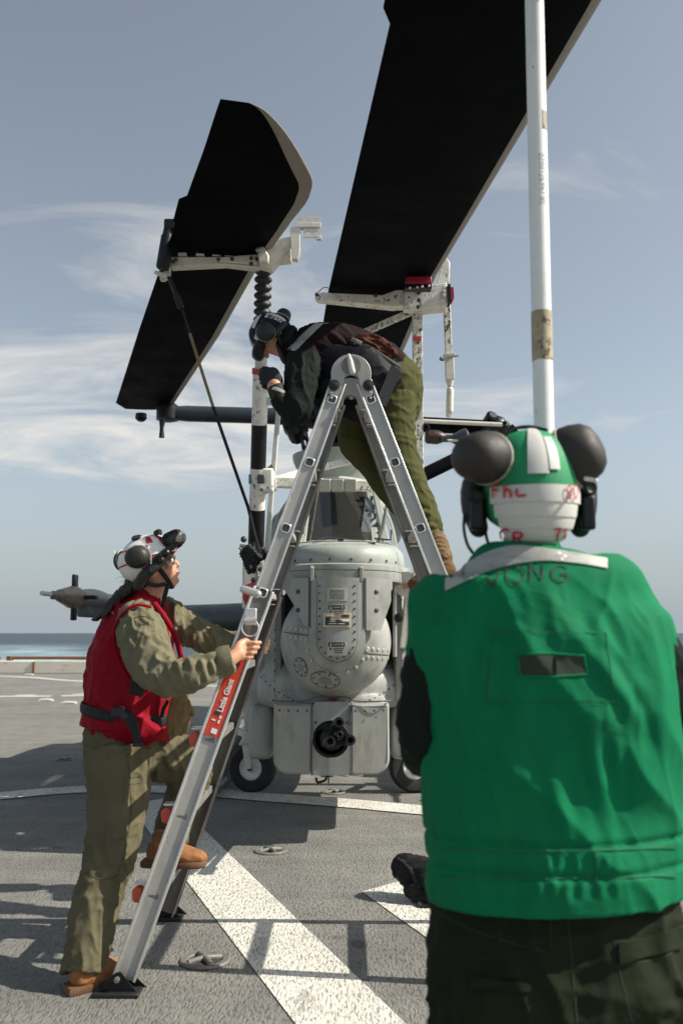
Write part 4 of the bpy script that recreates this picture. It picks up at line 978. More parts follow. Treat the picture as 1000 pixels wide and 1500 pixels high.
build('bracket_body', MB().prism([P(378, 371, 5.28), P(392, 352, 5.28), P(425, 346, 5.28), P(426, 362, 5.28), P(408, 380, 5.28), P(392, 391, 5.28), P(380, 388, 5.28)], (0, .09, 0)), WHTC, crd, bevel=.006)
build('bracket_block', MB().prism([P(377, 362, 5.22), P(385, 359, 5.22), P(394, 374, 5.22), P(393, 384, 5.22), P(379, 384, 5.22)], (0, .06, 0)), WHTC, crd, bevel=.008)
build('pivot_pin', MB().ball(P(379, 366, 5.2), .02), BOLT, crd)
build('upright_plate', MB().prism([P(425, 332, 5.24), P(440, 332, 5.24), P(439, 372, 5.24), P(436, 380, 5.24), P(427, 379, 5.24), P(425, 345, 5.24)], (0, .05, 0)), WHTC, crd, bevel=.004)
build('lower_block', MB().prism([P(404, 366, 5.3), P(426, 365, 5.3), P(426, 378, 5.3), P(408, 380, 5.3), P(398, 392, 5.3), P(392, 392, 5.3)], (0, .1, 0)), WHTC, crd, bevel=.006)
# end plate with real holes (strip of cells around circular holes)
def holed(nm, px0, px1, py0, py1, D, holes, par, th=.012, rr=.0135):
    cells = len(holes); mb_ = MB(); w0 = (px1 - px0)/cells
    for i in range(cells):
        xa, xb = px0 + w0*i, px0 + w0*(i+1); A = P(xa, py0, D); B = P(xb, py1, D); cx, cz_ = (A.x+B.x)/2, (A.z+B.z)/2; hw, hh = abs(B.x-A.x)/2, abs(A.z-B.z)/2
        o_, c_2 = [], []
        for j in range(32):
            t = 2*math.pi*j/32; c, s_ = math.cos(t), math.sin(t); k = min(hw/abs(c) if abs(c) > 1e-6 else 9, hh/abs(s_) if abs(s_) > 1e-6 else 9)
            o_.append((cx + c*k, cz_ + s_*k)); c_2.append((cx + rr*c, cz_ + rr*s_))
        mb_.ring_loft([[(x, D, z) for x, z in c_2], [(x, D, z) for x, z in o_], [(x, D + th, z) for x, z in o_], [(x, D + th, z) for x, z in c_2], [(x, D, z) for x, z in c_2]], cap=False)
    return build(nm, mb_, WHTC, par, smooth=False)
holed('holed_plate', 434, 470, 316, 329.5, 5.24, [1, 1, 1], crd)
holed('holed_plate', 445, 470, 335, 347.5, 5.24, [1, 1], crd)
build('plate_web', MB().box(P(452, 332, 5.26), (S(38, 5.26), .05, S(7, 5.24))), WHTC, crd, bevel=.002)
build('plate_foot', MB().box(P(467, 349, 5.25), (S(8, 5.24), .03, S(6, 5.24))), WHTC, crd, bevel=.002)

# tie-down strap from the cradle to the pouch on the pole
stp = thing('tie_down_strap', tuple(P(355, 720, 5.9)), 'thin worn strap running slantwise from left cradle down to the banded pole', 'strap')
s0, s1, s2, s3 = P(247, 405, 5.3), P(263, 440, 5.36), P(305, 575, 5.6), P(363, 742, 5.95)
build('strap_hook', MB().tube([s0, s0.lerp(s1, .5), s1], [.012, .016, .02], 8), BLACKM, stp)
build('strap_ratchet', MB().bar(s0.lerp(s1, .7), s1 + V((.01, 0, -.05)), .04, .03), BLACKM, stp, bevel=.006)
def flat(pts_, w_, nm, m): return build(nm, MB().tube(pts_, [w_]*len(pts_), 8, side=V((1, 0, .3)), ry=[.002]*len(pts_)), m, stp)
flat([s1, s1.lerp(s2, .35)], .009, 'strap_webbing', WEB); flat([s1.lerp(s2, .35), s2.lerp(s3, .12)], .010, 'worn_webbing', STRAP)
flat([s2.lerp(s3, .12), s3, P(380, 810, 5.85)], .011, 'strap_webbing', WEB)
# black pouch tied to the pole
pb = MB(); pb.ball(P(372, 812, 5.93), .075, .06, .06); pb.ball(P(368, 826, 5.93), .045, .045, .06); pb.tube([P(357, 810, 5.93), P(372, 806, 5.93), P(388, 812, 5.93)], [.03, .05, .03], 10, rnd=True); pb.tube([P(360, 818, 5.93), P(368, 834, 5.93)], [.03, .02], 10, rnd=True)
me = fusemesh(pb, .008, 3); cloth(me, [((1, 0, -.6), 4, 22, .02, 1.1), ((.6, 0, 1), 6, 30, .012, 5.5)])
tag(link('tied_pouch', me, WEB, None, angle=60), 'crumpled black pouch tied around the banded pole', 'pouch')

# ================================================================ CROSS FRAME IN FRONT OF THE WINDSCREEN
cf = thing('fold_support_frame', tuple(P(470, 712, 6.25)), 'chipped white crossbeam frame in front of the helicopter windscreen', 'support frame')
build('crossbeam', MB().bar(P(380, 706, 6.2), P(560, 713, 6.25), .075, .07, V((0, 1, 0))), WHT, cf, bevel=.008)
for k in range(3):
    build('grip_pad', MB().box(P(475 + 19*k, 711.5, 6.2), (S(17, 6.2), .03, .09)), mat('worn_grey_pad', (.3, .3, .25), .7, 0, .15, 20) if k == 0 else bpy.data.materials['worn_grey_pad'], cf, bevel=.004)
build('beam_end', MB().prism([P(380, 692, 6.15), P(398, 692, 6.15), P(404, 703, 6.15), P(404, 716, 6.15), P(384, 722, 6.15)], (0, .1, 0)), WHT, cf, bevel=.008)
build('diagonal_brace', MB().bar(P(396, 705, 6.3), P(470, 683, 7.4), .05, .05), WHT, cf, bevel=.005)
build('diagonal_brace', MB().bar(P(470, 685, 7.4), P(612, 652, 6.6), .05, .05), WHT, cf, bevel=.005)
build('upper_bar', MB().bar(P(452, 577, 6.4), P(500, 604, 6.6), .11, .05, V((0, 1, 0))), WHT, cf, bevel=.005)
build('beam_handle', MB().tube([P(380, 690, 6.2), P(392, 688, 6.15), P(399, 682, 6.15)], .014, 8), BOLT, cf)

# ================================================================ RIGHT BLADE SUPPORT POST
rp_ = thing('blade_support_post', tuple(P(611, 700, 6.1)), 'worn white post with chipped paint holding up the long forward blade', 'support post')
DR = 6.0
build('post', MB().bar(P(610.5, 444, DR), P(612, 640, DR), S(14.5, DR), .07, V((1, 0, 0))), WHTS, rp_, bevel=.004)
build('post', MB().bar(P(612, 640, DR), P(614, 760, DR), S(14, DR), .07, V((1, 0, 0))), WHTS, rp_, bevel=.004)
build('red_mark', MB().box(P(610.8, 496, DR - .04), (S(12, DR), .012, .03)), REDP, rp_)
build('post_foot', MB().bar(P(613, 745, DR), P(609, 870, DR), .05, .05), WHTC, rp_, bevel=.01)
fp = build('lower_fitting', MB().rev([(.085, 0), (.085, .03), (.03, .035)], P(594, 856, 6.05), (0, -1, 0), 24), WHTC, rp_)
build('fitting_bolt', MB().rev([(.02, 0), (.02, .02), (.01, .02)], P(594, 858, 6.0), (0, -1, 0), 10), mat('rusty_bolt', (.25, .12, .06), .7), fp)
build('fitting_rod', MB().tube([P(578, 852, 6.02), P(592, 852, 6.02)], .011, 8), WHTC, fp); build('fitting_rod', MB().tube([P(578, 858, 6.02), P(592, 858, 6.02)], .011, 8), WHTC, fp)
build('fitting_leg', MB().bar(P(602, 850, 6.05), P(592, 950, 6.05), .07, .05), WHTC, fp, bevel=.01)
build('fitting_knob', MB().rev([(.03, 0), (.03, .03), (.02, .035)], P(583, 905, 6.0), (0, -1, 0), 16), BLACKM, fp)
rc_ = thing('blade_cradle', tuple(P(600, 435, DR - .1)), 'chipped white cradle under the long forward blade with two red pads', 'blade cradle')
y0_ = DR - .12
build('cradle_arm', MB().prism([P(463, 427, y0_), P(487, 429, y0_), P(560, 432, y0_), P(592, 420, y0_), P(594, 448, y0_), P(575, 449, y0_), P(487, 440, y0_), P(465, 438, y0_), P(461, 433, y0_)], (0, .09, 0)), WHT, rc_, bevel=.005)
build('cradle_head', MB().prism([P(592, 420, y0_ - .02), P(631, 417, y0_ - .02), P(654, 413, y0_ - .02), P(656, 444, y0_ - .02), P(650, 449, y0_ - .02), P(620, 452, y0_ - .02), P(592, 449, y0_ - .02)], (0, .13, 0)), WHT, rc_, bevel=.006)
build('cradle_horn', MB().prism([P(640, 414, y0_), P(645, 388, y0_), P(648, 380, y0_), P(654, 378, y0_), P(659, 384, y0_), P(658, 415, y0_)], (0, .05, 0)), WHT, rc_, bevel=.006)
build('red_pad', MB().box(P(612, 414, y0_ - .26), (S(37, DR), .1, S(11, DR))), REDD, rc_, bevel=.006)
build('pad_channel', MB().box(P(612, 421.5, y0_ - .26), (S(38, DR), .08, S(7, DR))), BLACKM, rc_, bevel=.003)
build('red_pad', MB().prism([P(657, 420, y0_), P(665, 420, y0_), P(665, 436, y0_), P(662, 440, y0_), P(657, 438, y0_)], (0, .09, 0)), REDD, rc_, bevel=.004)
build('pad_channel', MB().box(P(656.5, 433, y0_), (.02, .09, .13)), BLACKM, rc_)
for px, py in ((600, 421), (611, 420), (618, 419), (628, 418)): build('pad_screw', MB().rev([(.008, 0), (.008, .006), (.003, .008)], P(px, py + 1, y0_ - .305), (0, -1, 0), 8), WPRN, rc_)
for px, py in ((613, 429), (613, 440), (650, 421), (650, 427), (650, 433), (464, 432), (550, 433), (612, 450)): build('cradle_bolt', MB().rev([(.014, 0), (.014, .012), (.005, .014)], P(px, py, y0_ - .03), (0, -1, 0), 8), BOLTD if px < 640 else WHTC, rc_)
build('lock_wire', MB().tube([P(466, 428, y0_), P(475, 421, y0_), P(487, 424, y0_), P(500, 428, y0_ - .02)], .003, 6, k=4), BLACKM, rc_)
build('diagonal_brace', MB().bar(P(604, 456, DR), P(518, 494, DR + .3), S(11, DR), .04, V((0, 1, 0))), WHTS, rp_, bevel=.004)
# strut hanging from the cradle
hs_ = thing('hanging_strut', tuple(P(655, 450, DR)), 'white telescopic strut hanging beside the post from the right cradle', 'strut')
build('strut_upper', MB().bar(P(654, 447, DR), P(657, 522, DR), S(10.5, DR), .04, V((1, 0, 0))), WHTS, hs_, bevel=.004)
build('strut_sleeve', MB().bar(P(657.5, 520, DR), P(658.5, 557, DR), S(13, DR), .055, V((1, 0, 0))), WHTC, hs_, bevel=.004)
build('strut_collar', MB().box(P(657.5, 521, DR), (S(17, DR), .07, .02)), PALE, hs_, bevel=.003)
build('quick_pin', MB().tube([P(646, 526, DR - .05), P(671, 521, DR - .05)], .006, 8), BOLT, hs_); build('pin_ring', MB().tube([P(646, 523, DR - .05), P(644, 527, DR - .05), P(650, 528, DR - .05)], .005, 6, k=3), BLACKM, hs_)
build('strut_taper', MB().tube([P(658.5, 557, DR), P(658.5, 566, DR)], [.03, .018], 12), WHTC, hs_)
build('strut_grip', MB().tube([P(659, 572, DR), P(658, 602, DR)], [.026, .026], 14, rnd=True), WHTC, hs_)
build('strut_eye', MB().rev([(.02, 0), (.02, .015), (.008, .016)], P(656.5, 608, DR), (0, -1, 0), 14), WHTC, hs_)
# ================================================================ LADDER
lad = thing('stepladder', (.04, 3.955, 0), 'tall aluminium A-frame ladder with a red sticker on its near left rail', 'ladder')
AX = .042; LY = 3.955; ZT = P(515, 548, 3.75).z
def railpt(side, near, z):
    """centre of rail; side -1 left, +1 right; near True is the camera side"""
    t = z/ZT
    x = (-.835 if side < 0 else .97)*(1 - t) + (AX + side*.045)*t
    dy = .41*(1 - t) + .185*t
    return V((x, LY + (-dy if near else dy), z))
def rail(side, near, z0, z1, wd, th, nm, m, off=0, bev=.004):
    a, b = railpt(side, near, z0), railpt(side, near, z1); s_ = (V((0, 1, 0)))
    a.y += off; b.y += off
    return build(nm, MB().bar(a, b, th, wd, s_), m, lad, bevel=bev)
def channel(side, near, z0, z1, wd, nm, m, lip=.026):
    """open C-section rail: web facing outwards, lips turned inwards"""
    a, b = railpt(side, near, z0), railpt(side, near, z1); d = (b - a).normalized(); yv = V((0, 1, 0)); yv = (yv - d*yv.dot(d)).normalized(); xv = yv.cross(d).normalized()
    s_ = 1 if near else -1; t = .004
    sec = [(-wd/2, 0), (wd/2, 0), (wd/2, lip), (wd/2 - t*1.6, lip), (wd/2 - t*1.6, t*1.6), (-wd/2 + t*1.6, t*1.6), (-wd/2 + t*1.6, lip), (-wd/2, lip)]
    r = [[p + xv*u + yv*(v*s_) for u, v in sec] for p in (a, b)]
    return build(nm, MB().ring_loft(r), m, lad, smooth=False)
for side in (-1, 1):
    for near in (True, False):
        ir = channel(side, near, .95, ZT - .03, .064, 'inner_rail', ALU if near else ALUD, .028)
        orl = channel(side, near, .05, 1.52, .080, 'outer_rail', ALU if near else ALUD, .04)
        # bright rolled edge
        for ed in (-1, 1):
            a, b = railpt(side, near, .05), railpt(side, near, 1.52); d = (b - a).normalized(); xv = V((0, 1, 0)).cross(d).normalized()
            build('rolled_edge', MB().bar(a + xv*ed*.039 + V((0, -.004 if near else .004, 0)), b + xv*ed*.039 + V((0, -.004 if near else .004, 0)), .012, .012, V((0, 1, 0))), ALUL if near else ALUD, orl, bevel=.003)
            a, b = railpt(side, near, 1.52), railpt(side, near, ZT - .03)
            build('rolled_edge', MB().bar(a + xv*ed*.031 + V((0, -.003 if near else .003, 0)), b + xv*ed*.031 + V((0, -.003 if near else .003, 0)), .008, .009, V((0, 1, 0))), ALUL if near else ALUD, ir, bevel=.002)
        # foot: folded steel bracket with rubber pad
        p = railpt(side, near, 0)
        fy = -.03 if near else .03
        ft = build('foot_bracket', MB().prism([p + V((-.085, fy, .012)), p + V((.075, fy, .012)), p + V((.01, fy, .085)), p + V((-.01, fy, .08))], (0, .006, 0)), BLACKM, lad, smooth=False)
        build('foot_bracket', MB().prism([p + V((-.09, fy + .05, .012)), p + V((.10, fy + .05, .012)), p + V((.02, fy + .05, .08))], (0, .006, 0)), BLACKM, lad, smooth=False)
        build('rubber_foot', MB().box(p + V((0, fy + .02, .008)), (.17, .09, .016)), BLACK, ft, bevel=.004)
        build('foot_bolt', MB().rev([(.011, 0), (.011, .01), (.004, .012)], p + V((0, fy - .002, .06)), (0, -1, 0), 8), BOLT, ft)
# rungs: flat-topped tubes from rail to rail
rz = []
for k, z in enumerate([.33, .62, .91, 1.20]):
    for side in (-1, 1):
        a, b = railpt(side, True, z), railpt(side, False, z)
        build('rung', MB().bar(a, b, .034, .05, V((0, 0, 1))), ALUD, lad, bevel=.006)
        if side < 0:
            q = railpt(side, False, z) + V((-.055, -.03, .012)); q2 = railpt(side, True, z) + V((-.062, .015, .01))
            build('lock_lever', MB().prism([q2 + V((-.02, 0, -.028)), q2 + V((.012, 0, -.036)), q2 + V((.02, 0, .022)), q2 + V((.0, 0, .03)), q2 + V((-.024, 0, .014))], (0, .04, 0)), ORNG, lad, bevel=.006)
            build('lever_cap', MB().box(q2 + V((.01, .02, .04)), (.045, .05, .010)), ALUL, lad, bevel=.003)
def zfor(px_list, side):
    out = []
    for px, py in px_list:
        best = min((abs((lambda v: 750 - FPX*((v.z-CAM.z)*math.cos(TH) - v.y*math.sin(TH))/((v.z-CAM.z)*math.sin(TH) + v.y*math.cos(TH)))(railpt(side, True, z)) - py), z) for z in np.linspace(.3, 2.5, 600))
        out.append(best[1])
    return out
ZR = zfor([(485, 585), (452, 677), (420, 774), (385, 868), (355, 965)], -1)
for z in ZR:
    for side in (-1, 1):
        if z < 1.4 and False: continue
        a, b = railpt(side, True, z), railpt(side, False, z)
        d = (railpt(side, True, z + .1) - a).normalized(); xv = V((0, 1, 0)).cross(d).normalized()
        if z > 1.35:
            build('rung', MB().bar(a + V((0, .01, 0)), b, .03, .04, V((0, 0, 1))), ALU, lad, bevel=.006)
            # swaged rung end showing as a hollow square with rounded corners
            rr_ = []
            for sc, yo in ((.0215, -.003), (.019, -.006), (.0155, -.006), (.015, .02)):
                rr_.append([a + xv*(sc*math.copysign(abs(math.cos(t))**.6, math.cos(t))) + d*(sc*math.copysign(abs(math.sin(t))**.6, math.sin(t))) + V((0, yo, 0)) for t in [2*math.pi*j/24 for j in range(24)]])
            e_ = build('rung_end', MB().ring_loft(rr_, cap=False), ALUL, lad, angle=50)
            build('rung_hole_shade', MB().add([a + xv*(.0156*math.copysign(abs(math.cos(t))**.6, math.cos(t))) + d*(.0156*math.copysign(abs(math.sin(t))**.6, math.sin(t))) + V((0, -.0046, 0)) for t in [2*math.pi*j/24 for j in range(24)]], [tuple(range(24))]), INK, e_, smooth=False)  # black disc stands in for the shade inside the hollow end
        # rung support gussets inside the far rail
        for dz in (-.035, .035):
            c = railpt(side, False, z + dz); build('rung_gusset', MB().prism([c + V((-.03, -.0, 0)), c + V((.03, 0, 0)), c + V((.02, -.07, 0)), c + V((-.02, -.07, 0))], (0, 0, .004)), ALUL, lad, smooth=False)
# top hinge
for near, dy in ((True, LY - .185), (False, LY + .185)):
    cz0 = ZT + .005; mb = MB(); rings = []; c0 = V((AX, dy, cz0))
    prof = []
    for r_in, r_out, y in ((.034, .088, -.012), (.034, .088, .03)):
        arc_o = [c0 + V((r_out*math.cos(t), y, r_out*math.sin(t) - .0)) for t in np.linspace(-.25, math.pi + .25, 26)]
        legs_r = c0 + V((.115, y, -.10)); legs_l = c0 + V((-.115, y, -.10))
        arc_i = [c0 + V((r_in*math.cos(t), y, r_in*math.sin(t) - .03)) for t in np.linspace(math.pi + .1, -.1, 18)]
        rings.append([legs_r] + arc_o + [legs_l, c0 + V((-.052, y, -.11))] + arc_i + [c0 + V((.052, y, -.11))])
    n = len(rings[0]); mb.v = [tuple(p) for r in rings for p in r]; mb.f = [tuple(range(n))[::-1], tuple(range(n, 2*n))] + [(i, (i+1) % n, n + (i+1) % n, n + i) for i in range(n)]
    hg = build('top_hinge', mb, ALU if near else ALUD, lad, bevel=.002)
    s_ = -1 if near else 1
    for sx in (-1, 1):
        build('hinge_knob', MB().rev([(.022, 0), (.024, .006), (.024, .016), (.016, .018), (.014, .03), (.004, .032)], c0 + V((sx*.075, s_*.012, -.055)), (0, s_, 0), 12), BLACK, hg)
    build('hinge_disc', MB().rev([(.042, 0), (.042, .004), (.002, .004)], c0 + V((0, s_*.013, .035)), (0, s_, 0), 28), ALUD, hg)
    build('hinge_latch', MB().tube([c0 + V((.005, s_*.022, .005)), c0 + V((-.004, s_*.026, .05)), c0 + V((-.01, s_*.022, .08))], [.014, .013, .007], 10, rnd=True), PALE, hg)
    for sx in (-1, 1):
        for k in range(3): build('hinge_rivet', MB().rev([(.006, 0), (.006, .003), (.002, .005)], c0 + V((sx*(.085 + .012*(k % 2)), s_*.012, -.085 - .012*k)), (0, s_, 0), 8), BOLTD if k == 1 else ALUL, hg)
# pin, D ring, bright sleeve at the overlap of the sections
a = railpt(-1, True, ZR[3])
build('lock_pin', MB().tube([a + V((-.075, -.03, .012)), a + V((-.015, -.055, -.008))], .0165, 14, rnd=True), ALUL, lad)
build('lock_lever', MB().prism([a + V((-.085, .01, -.02)), a + V((-.06, .01, -.075)), a + V((-.03, .01, .02)), a + V((-.04, .01, .045)), a + V((-.08, .01, .03))], (0, .03, 0)), REDP, lad, bevel=.006)
a = railpt(-1, True, ZR[3] - .135)
dr_ = build('d_ring_plate', MB().box(a + V((.0, -.012, .035)), (.05, .012, .07)), ALUL, lad, bevel=.005)
build('d_ring', MB().tube([a + V((.034*math.cos(t), -.025, .034*math.sin(t) - .01)) for t in np.linspace(0, 2*math.pi, 24)], .0035, 8, cap=False), ALUL, dr_)
build('ring_clip', MB().tube([a + V((-.025, -.022, .02)), a + V((.025, -.022, .025))], .009, 10), ALUL, dr_)
# sticker with maker's lettering along the near left rail
z0, z1 = zfor([(0, 1078), (0, 955)], -1)
A, B = railpt(-1, True, z0), railpt(-1, True, z1); d = (B - A).normalized(); xv = V((0, 1, 0)).cross(d).normalized()
if xv.x < 0: xv = -xv
nv = xv.cross(d).normalized()
if nv.y > 0: nv = -nv
def onrail(u, v, off=.006): return A + d*u + xv*v + nv*off
LR = (B - A).length
st = build('warning_sticker', MB().prism([onrail(0, -.032), onrail(0, .032), onrail(LR, .032), onrail(LR, -.032)], nv*.0008), STKR, lad, smooth=False)
st['label'] = 'red sticker with white lettering'
def textmesh(body, size, bold=False, ext=.0006):
    cu = bpy.data.curves.new('t', 'FONT'); cu.body = body; cu.size = size; cu.extrude = ext; cu.resolution_u = 3
    if bold: cu.offset = size*.03
    o = bpy.data.objects.new('t', cu); C.objects.link(o); me = evalmesh(o); bpy.data.objects.remove(o); return me
def place_text(nm, body, size, o_, ux, uy, m, parent, bold=False, stretch=1):
    me = textmesh(body, size, bold); ux = V(ux).normalized(); uy = V(uy).normalized(); un = ux.cross(uy)
    for v in me.vertices: v.co = V(o_) + ux*(v.co.x*stretch) + uy*v.co.y + un*v.co.z
    return link(nm, me, m, parent, smooth=False)
place_text('lettering', 'Little Giant', .032, onrail(.10, .011, .0078), d, -xv, WPRN, st, True, .92)
place_text('lettering', 'ROCK', .022, onrail(LR - .072, .012, .0078), d, -xv, INK, st, True)
for k, (u, w_, h_, m) in enumerate(((.085, .03, .02, INK), (.1, .016, .034, INK), (.075, .012, .02, WPRN), (.06, .02, .01, WPRN), (.012, .03, .034, WPRN), (.055, .01, .025, WPRN))):
    v0 = -.02 + .013*(k % 3); build('sticker_print', MB().prism([onrail(u, v0, .0078), onrail(u, v0 + w_*.8, .0078), onrail(u + h_*.6, v0 + w_*.8, .0078), onrail(u + h_*.6, v0, .0078)], nv*.0004), m, st, smooth=False)
# ================================================================ PEOPLE
P0 = P
def P(px, py, D): return P0(px, py, D*DK)
DK = 1.0
class Fr:
    """local frame of a head: x right, y forward, z up"""
    def __init__(s, o, f, u, k=1.0):
        s.k = k; s.o = V(o); s.f = V(f).normalized(); u = V(u); s.u = (u - s.f*u.dot(s.f)).normalized(); s.r = s.f.cross(s.u)
    def w(s, x, y, z): return s.o + (s.r*x + s.f*y + s.u*z)*s.k
    def d(s, x, y, z): return s.r*x + s.f*y + s.u*z
def tree(me): return BVHTree.FromPolygons([v.co.copy() for v in me.vertices], [tuple(p.vertices) for p in me.polygons])
def decal(nm, bv, fn, nu, nv, off, m, parent, th=.0015):
    """sheet of cloth or tape laid on a mesh: fn(u,v)->(ray origin, ray dir)"""
    last = [None]
    for i in range(5):
        o, d = fn(.5, .2 + .15*i); h = bv.ray_cast(o, d)
        if h[0] is not None: last[0] = h[3]; break
    def g(u, v):
        o, d = fn(u, v); h = bv.ray_cast(o, d)
        if h[0] is None: h = bv.find_nearest(o + d*(last[0] or 1.8))
        else: last[0] = h[3]
        n = h[1] if h[1].dot(d) < 0 else -h[1]
        return h[0] + n*off, n
    return build(nm, MB().slab(g, nu, nv, th), m, parent, angle=60)
def stroke(nm, bv, pts, to, wd, m, parent, off=.002, taper=0):
    """pen stroke: pts in 2D mapped by to(x,y)->(origin,dir) and laid on the mesh"""
    q = crom(pts, 6) if len(pts) > 2 else [np.array(pts[0]) + (np.array(pts[1]) - np.array(pts[0]))*t for t in np.linspace(0, 1, 7)]
    L = []; 
    for p in q:
        o, d = to(*p); h = bv.ray_cast(o, d)
        if h[0] is None: continue
        n = h[1] if h[1].dot(d) < 0 else -h[1]; L.append((h[0] + n*off, n))
    if len(L) < 2: return None
    mb = MB(); vs = []
    for i, (p, n) in enumerate(L):
        t = (L[min(i+1, len(L)-1)][0] - L[max(i-1, 0)][0]); s_ = n.cross(t).normalized()*wd/2; vs += [p - s_, p + s_]
    mb.add(vs, [(2*i, 2*i+1, 2*i+3, 2*i+2) for i in range(len(L)-1)])
    return mb
GL = {  # strokes of hand lettering in a unit box
 'V': [[(.0, 1), (.42, 0)], [(.42, 0), (.9, .95)]], 'O': [[(.5, 1), (.1, .75), (.05, .3), (.45, 0), (.9, .25), (.95, .7), (.5, 1)]],
 'N': [[(.1, 0), (.15, 1)], [(.15, 1), (.8, .05)], [(.8, .05), (.9, 1)]], 'G': [[(.9, .85), (.5, 1), (.1, .7), (.08, .3), (.45, 0), (.85, .15), (.9, .45)], [(.9, .45), (.5, .48)]],
 'F': [[(.15, 0), (.15, 1)], [(.15, 1), (.8, 1)], [(.15, .55), (.7, .55)]], 'h': [[(.15, 0), (.15, 1)], [(.15, .45), (.5, .62), (.8, .4), (.8, 0)]],
 'L': [[(.2, .9), (.15, .4), (.3, .05), (.9, .15)]], 'C': [[(.85, .85), (.5, 1), (.12, .7), (.2, .15)]], 'R': [[(.15, 0), (.15, 1)], [(.15, 1), (.6, 1), (.85, .8), (.6, .55), (.15, .5)], [(.5, .5), (.9, 0)]],
 '7': [[(.1, .95), (.9, 1)], [(.9, 1), (.5, .5), (.35, 0)]], '1': [[(.5, 1), (.45, 0)]], '0': [[(.5, 1), (.15, .7), (.2, .2), (.5, 0), (.85, .3), (.8, .8), (.5, 1)]],
 'S': [[(.85, .85), (.5, 1), (.15, .8), (.5, .5), (.85, .25), (.5, 0), (.1, .15)]], '4': [[(.2, 1), (.1, .45), (.9, .45)], [(.7, .9), (.7, 0)]],
 '6': [[(.8, 1), (.3, .7), (.15, .25), (.5, 0), (.85, .25), (.5, .5), (.2, .35)]], '9': [[(.85, .65), (.5, .45), (.15, .75), (.5, 1), (.85, .75), (.8, 0)]],
 '3': [[(.15, .95), (.8, .9), (.45, .55), (.85, .3), (.5, 0), (.1, .1)]], '2': [[(.15, .8), (.5, 1), (.85, .75), (.15, 0)], [(.15, 0), (.9, .02)]],
 'M': [[(.05, 0), (.2, 1)], [(.2, 1), (.5, .3)], [(.5, .3), (.8, 1)], [(.8, 1), (.95, 0)]], 'X': [[(.1, 1), (.9, 0)], [(.1, 0), (.9, 1)]], 'T': [[(.05, .95), (.95, 1)], [(.5, 1), (.5, 0)]],
 'A': [[(.05, 0), (.5, 1)], [(.5, 1), (.95, 0)], [(.2, .35), (.8, .35)]],
}
def write(nm, text, bv, to, x0, y0, w_, h_, gap, pen, m, parent, off=.002, slant=0, ys=None):
    x = x0
    for i, ch in enumerate(text):
        if ch == ' ': x += w_*.6; continue
        mb = MB(); yy = y0 + (ys[i] if ys else 0)
        for st in GL[ch]:
            k = stroke(nm, bv, [(x + a*w_ + b*slant*h_, yy + b*h_) for a, b in st], to, pen, m, parent, off)
            if k: mb.add(k.v, k.f)
        if mb.v: build(nm, mb, m, parent, smooth=False)
        x += w_ + gap

def earcup(parent, c, ax, up, rx, ry, h, m, nm='ear_cup', rim=True):
    """oval ear defender: dome on a foam-ringed base. ax points outwards"""
    pr = [(.55, -.30), (.9, -.28), (1.0, -.18), (1.0, -.05), (.97, .0)]
    dome = [(1.02, 0), (1.04, .12), (1.0, .4), (.88, .72), (.66, .93), (.35, 1.02), (.02, 1.04)]
    o = build(nm, MB().rev([(a, b*h) for a, b in dome], c, ax, 36, sx=rx, sy=ry, ref=up), m, parent, angle=60)
    build('foam_ring', MB().rev([(a, b*h) for a, b in pr], c, ax, 36, sx=rx, sy=ry, ref=up), BLACK, o)
    if rim: build('cup_rim', MB().rev([(1.0, -.04*h), (1.07, -.02*h), (1.07, .05*h), (1.02, .07*h)], c, ax, 36, sx=rx, sy=ry, ref=up), RIM, o)
    return o
def boot(parent, heel, toe, up, h, wd, m, shaft=None, lab=None):
    heel = V(heel); toe = V(toe); f = (toe - heel).normalized(); L = (toe - heel).length; u = V(up); u = (u - f*u.dot(f)).normalized(); r = f.cross(u)
    w_ = lambda x, y, z: heel + r*x + f*(y*L) + u*z
    mb = MB()
    mb.tube([w_(0, .2, .05), w_(0, .38, .058), w_(0, .62, .05), w_(0, .88, .04)], [wd*.44, wd*.47, wd*.56, wd*.42], 18, side=r, ry=[.046, .056, .042, .03], rnd=True, k=3)
    top = shaft if shaft is not None else w_(0, .2, h)
    mb.tube([w_(0, .25, .05), w_(0, .28, .10), V(top)], [wd*.44, wd*.40, wd*.40], 16, side=r, ry=[.058, .056, .06], rnd=True, k=3)
    me = fusemesh(mb, .006, 4); cloth(me, [((1, 0, 0), 12, 40, .003, 2.2)])
    o = link('boot', me, m, parent, angle=80)
    if lab: o['label'] = lab
    out = []
    for y, x in ((-.015, .25), (.0, .42), (.1, .46), (.35, .40), (.55, .5), (.75, .52), (.92, .38), (1.0, .15)): out.append((x*wd, y))
    ring = [(x, y) for x, y in out] + [(-x, y) for x, y in out[::-1]]
    rings = [[w_(x*s_, .5 + (y - .5)*s_, z) for x, y in ring] for s_, z in ((.97, 0), (1.03, .006), (1.03, .022), (1.0, .028))]
    build('boot_sole', MB().ring_loft(rings), SOLE, o, angle=40)
    for k in range(5):
        q = w_(0, .30 + .055*k, .128 - .014*k); build('boot_lace', MB().tube([q - r*wd*.3, q + u*.006, q + r*wd*.3], .0035, 6), WEB if m is not BOOT else LEATH, o)
    return o
def gripfingers(mb, k0, along, reach, curl, n=4, r=.0088, L=(.04, .045, .043, .034), sp=.0195):
    """four bent fingers: knuckle line starts at k0 and steps by 'along'; each reaches then curls"""
    for i in range(n):
        a = k0 + along*(sp*i); l_ = L[i]
        b = a + reach*l_; c = b + (reach*.45 + curl*.8).normalized()*l_*.62; d = c + (curl - reach*.5).normalized()*l_*.5
        mb.tube([a - reach*.02, a, b, c, d], [r*1.15, r*1.15, r, r*.92, r*.78], 10, rnd=True)

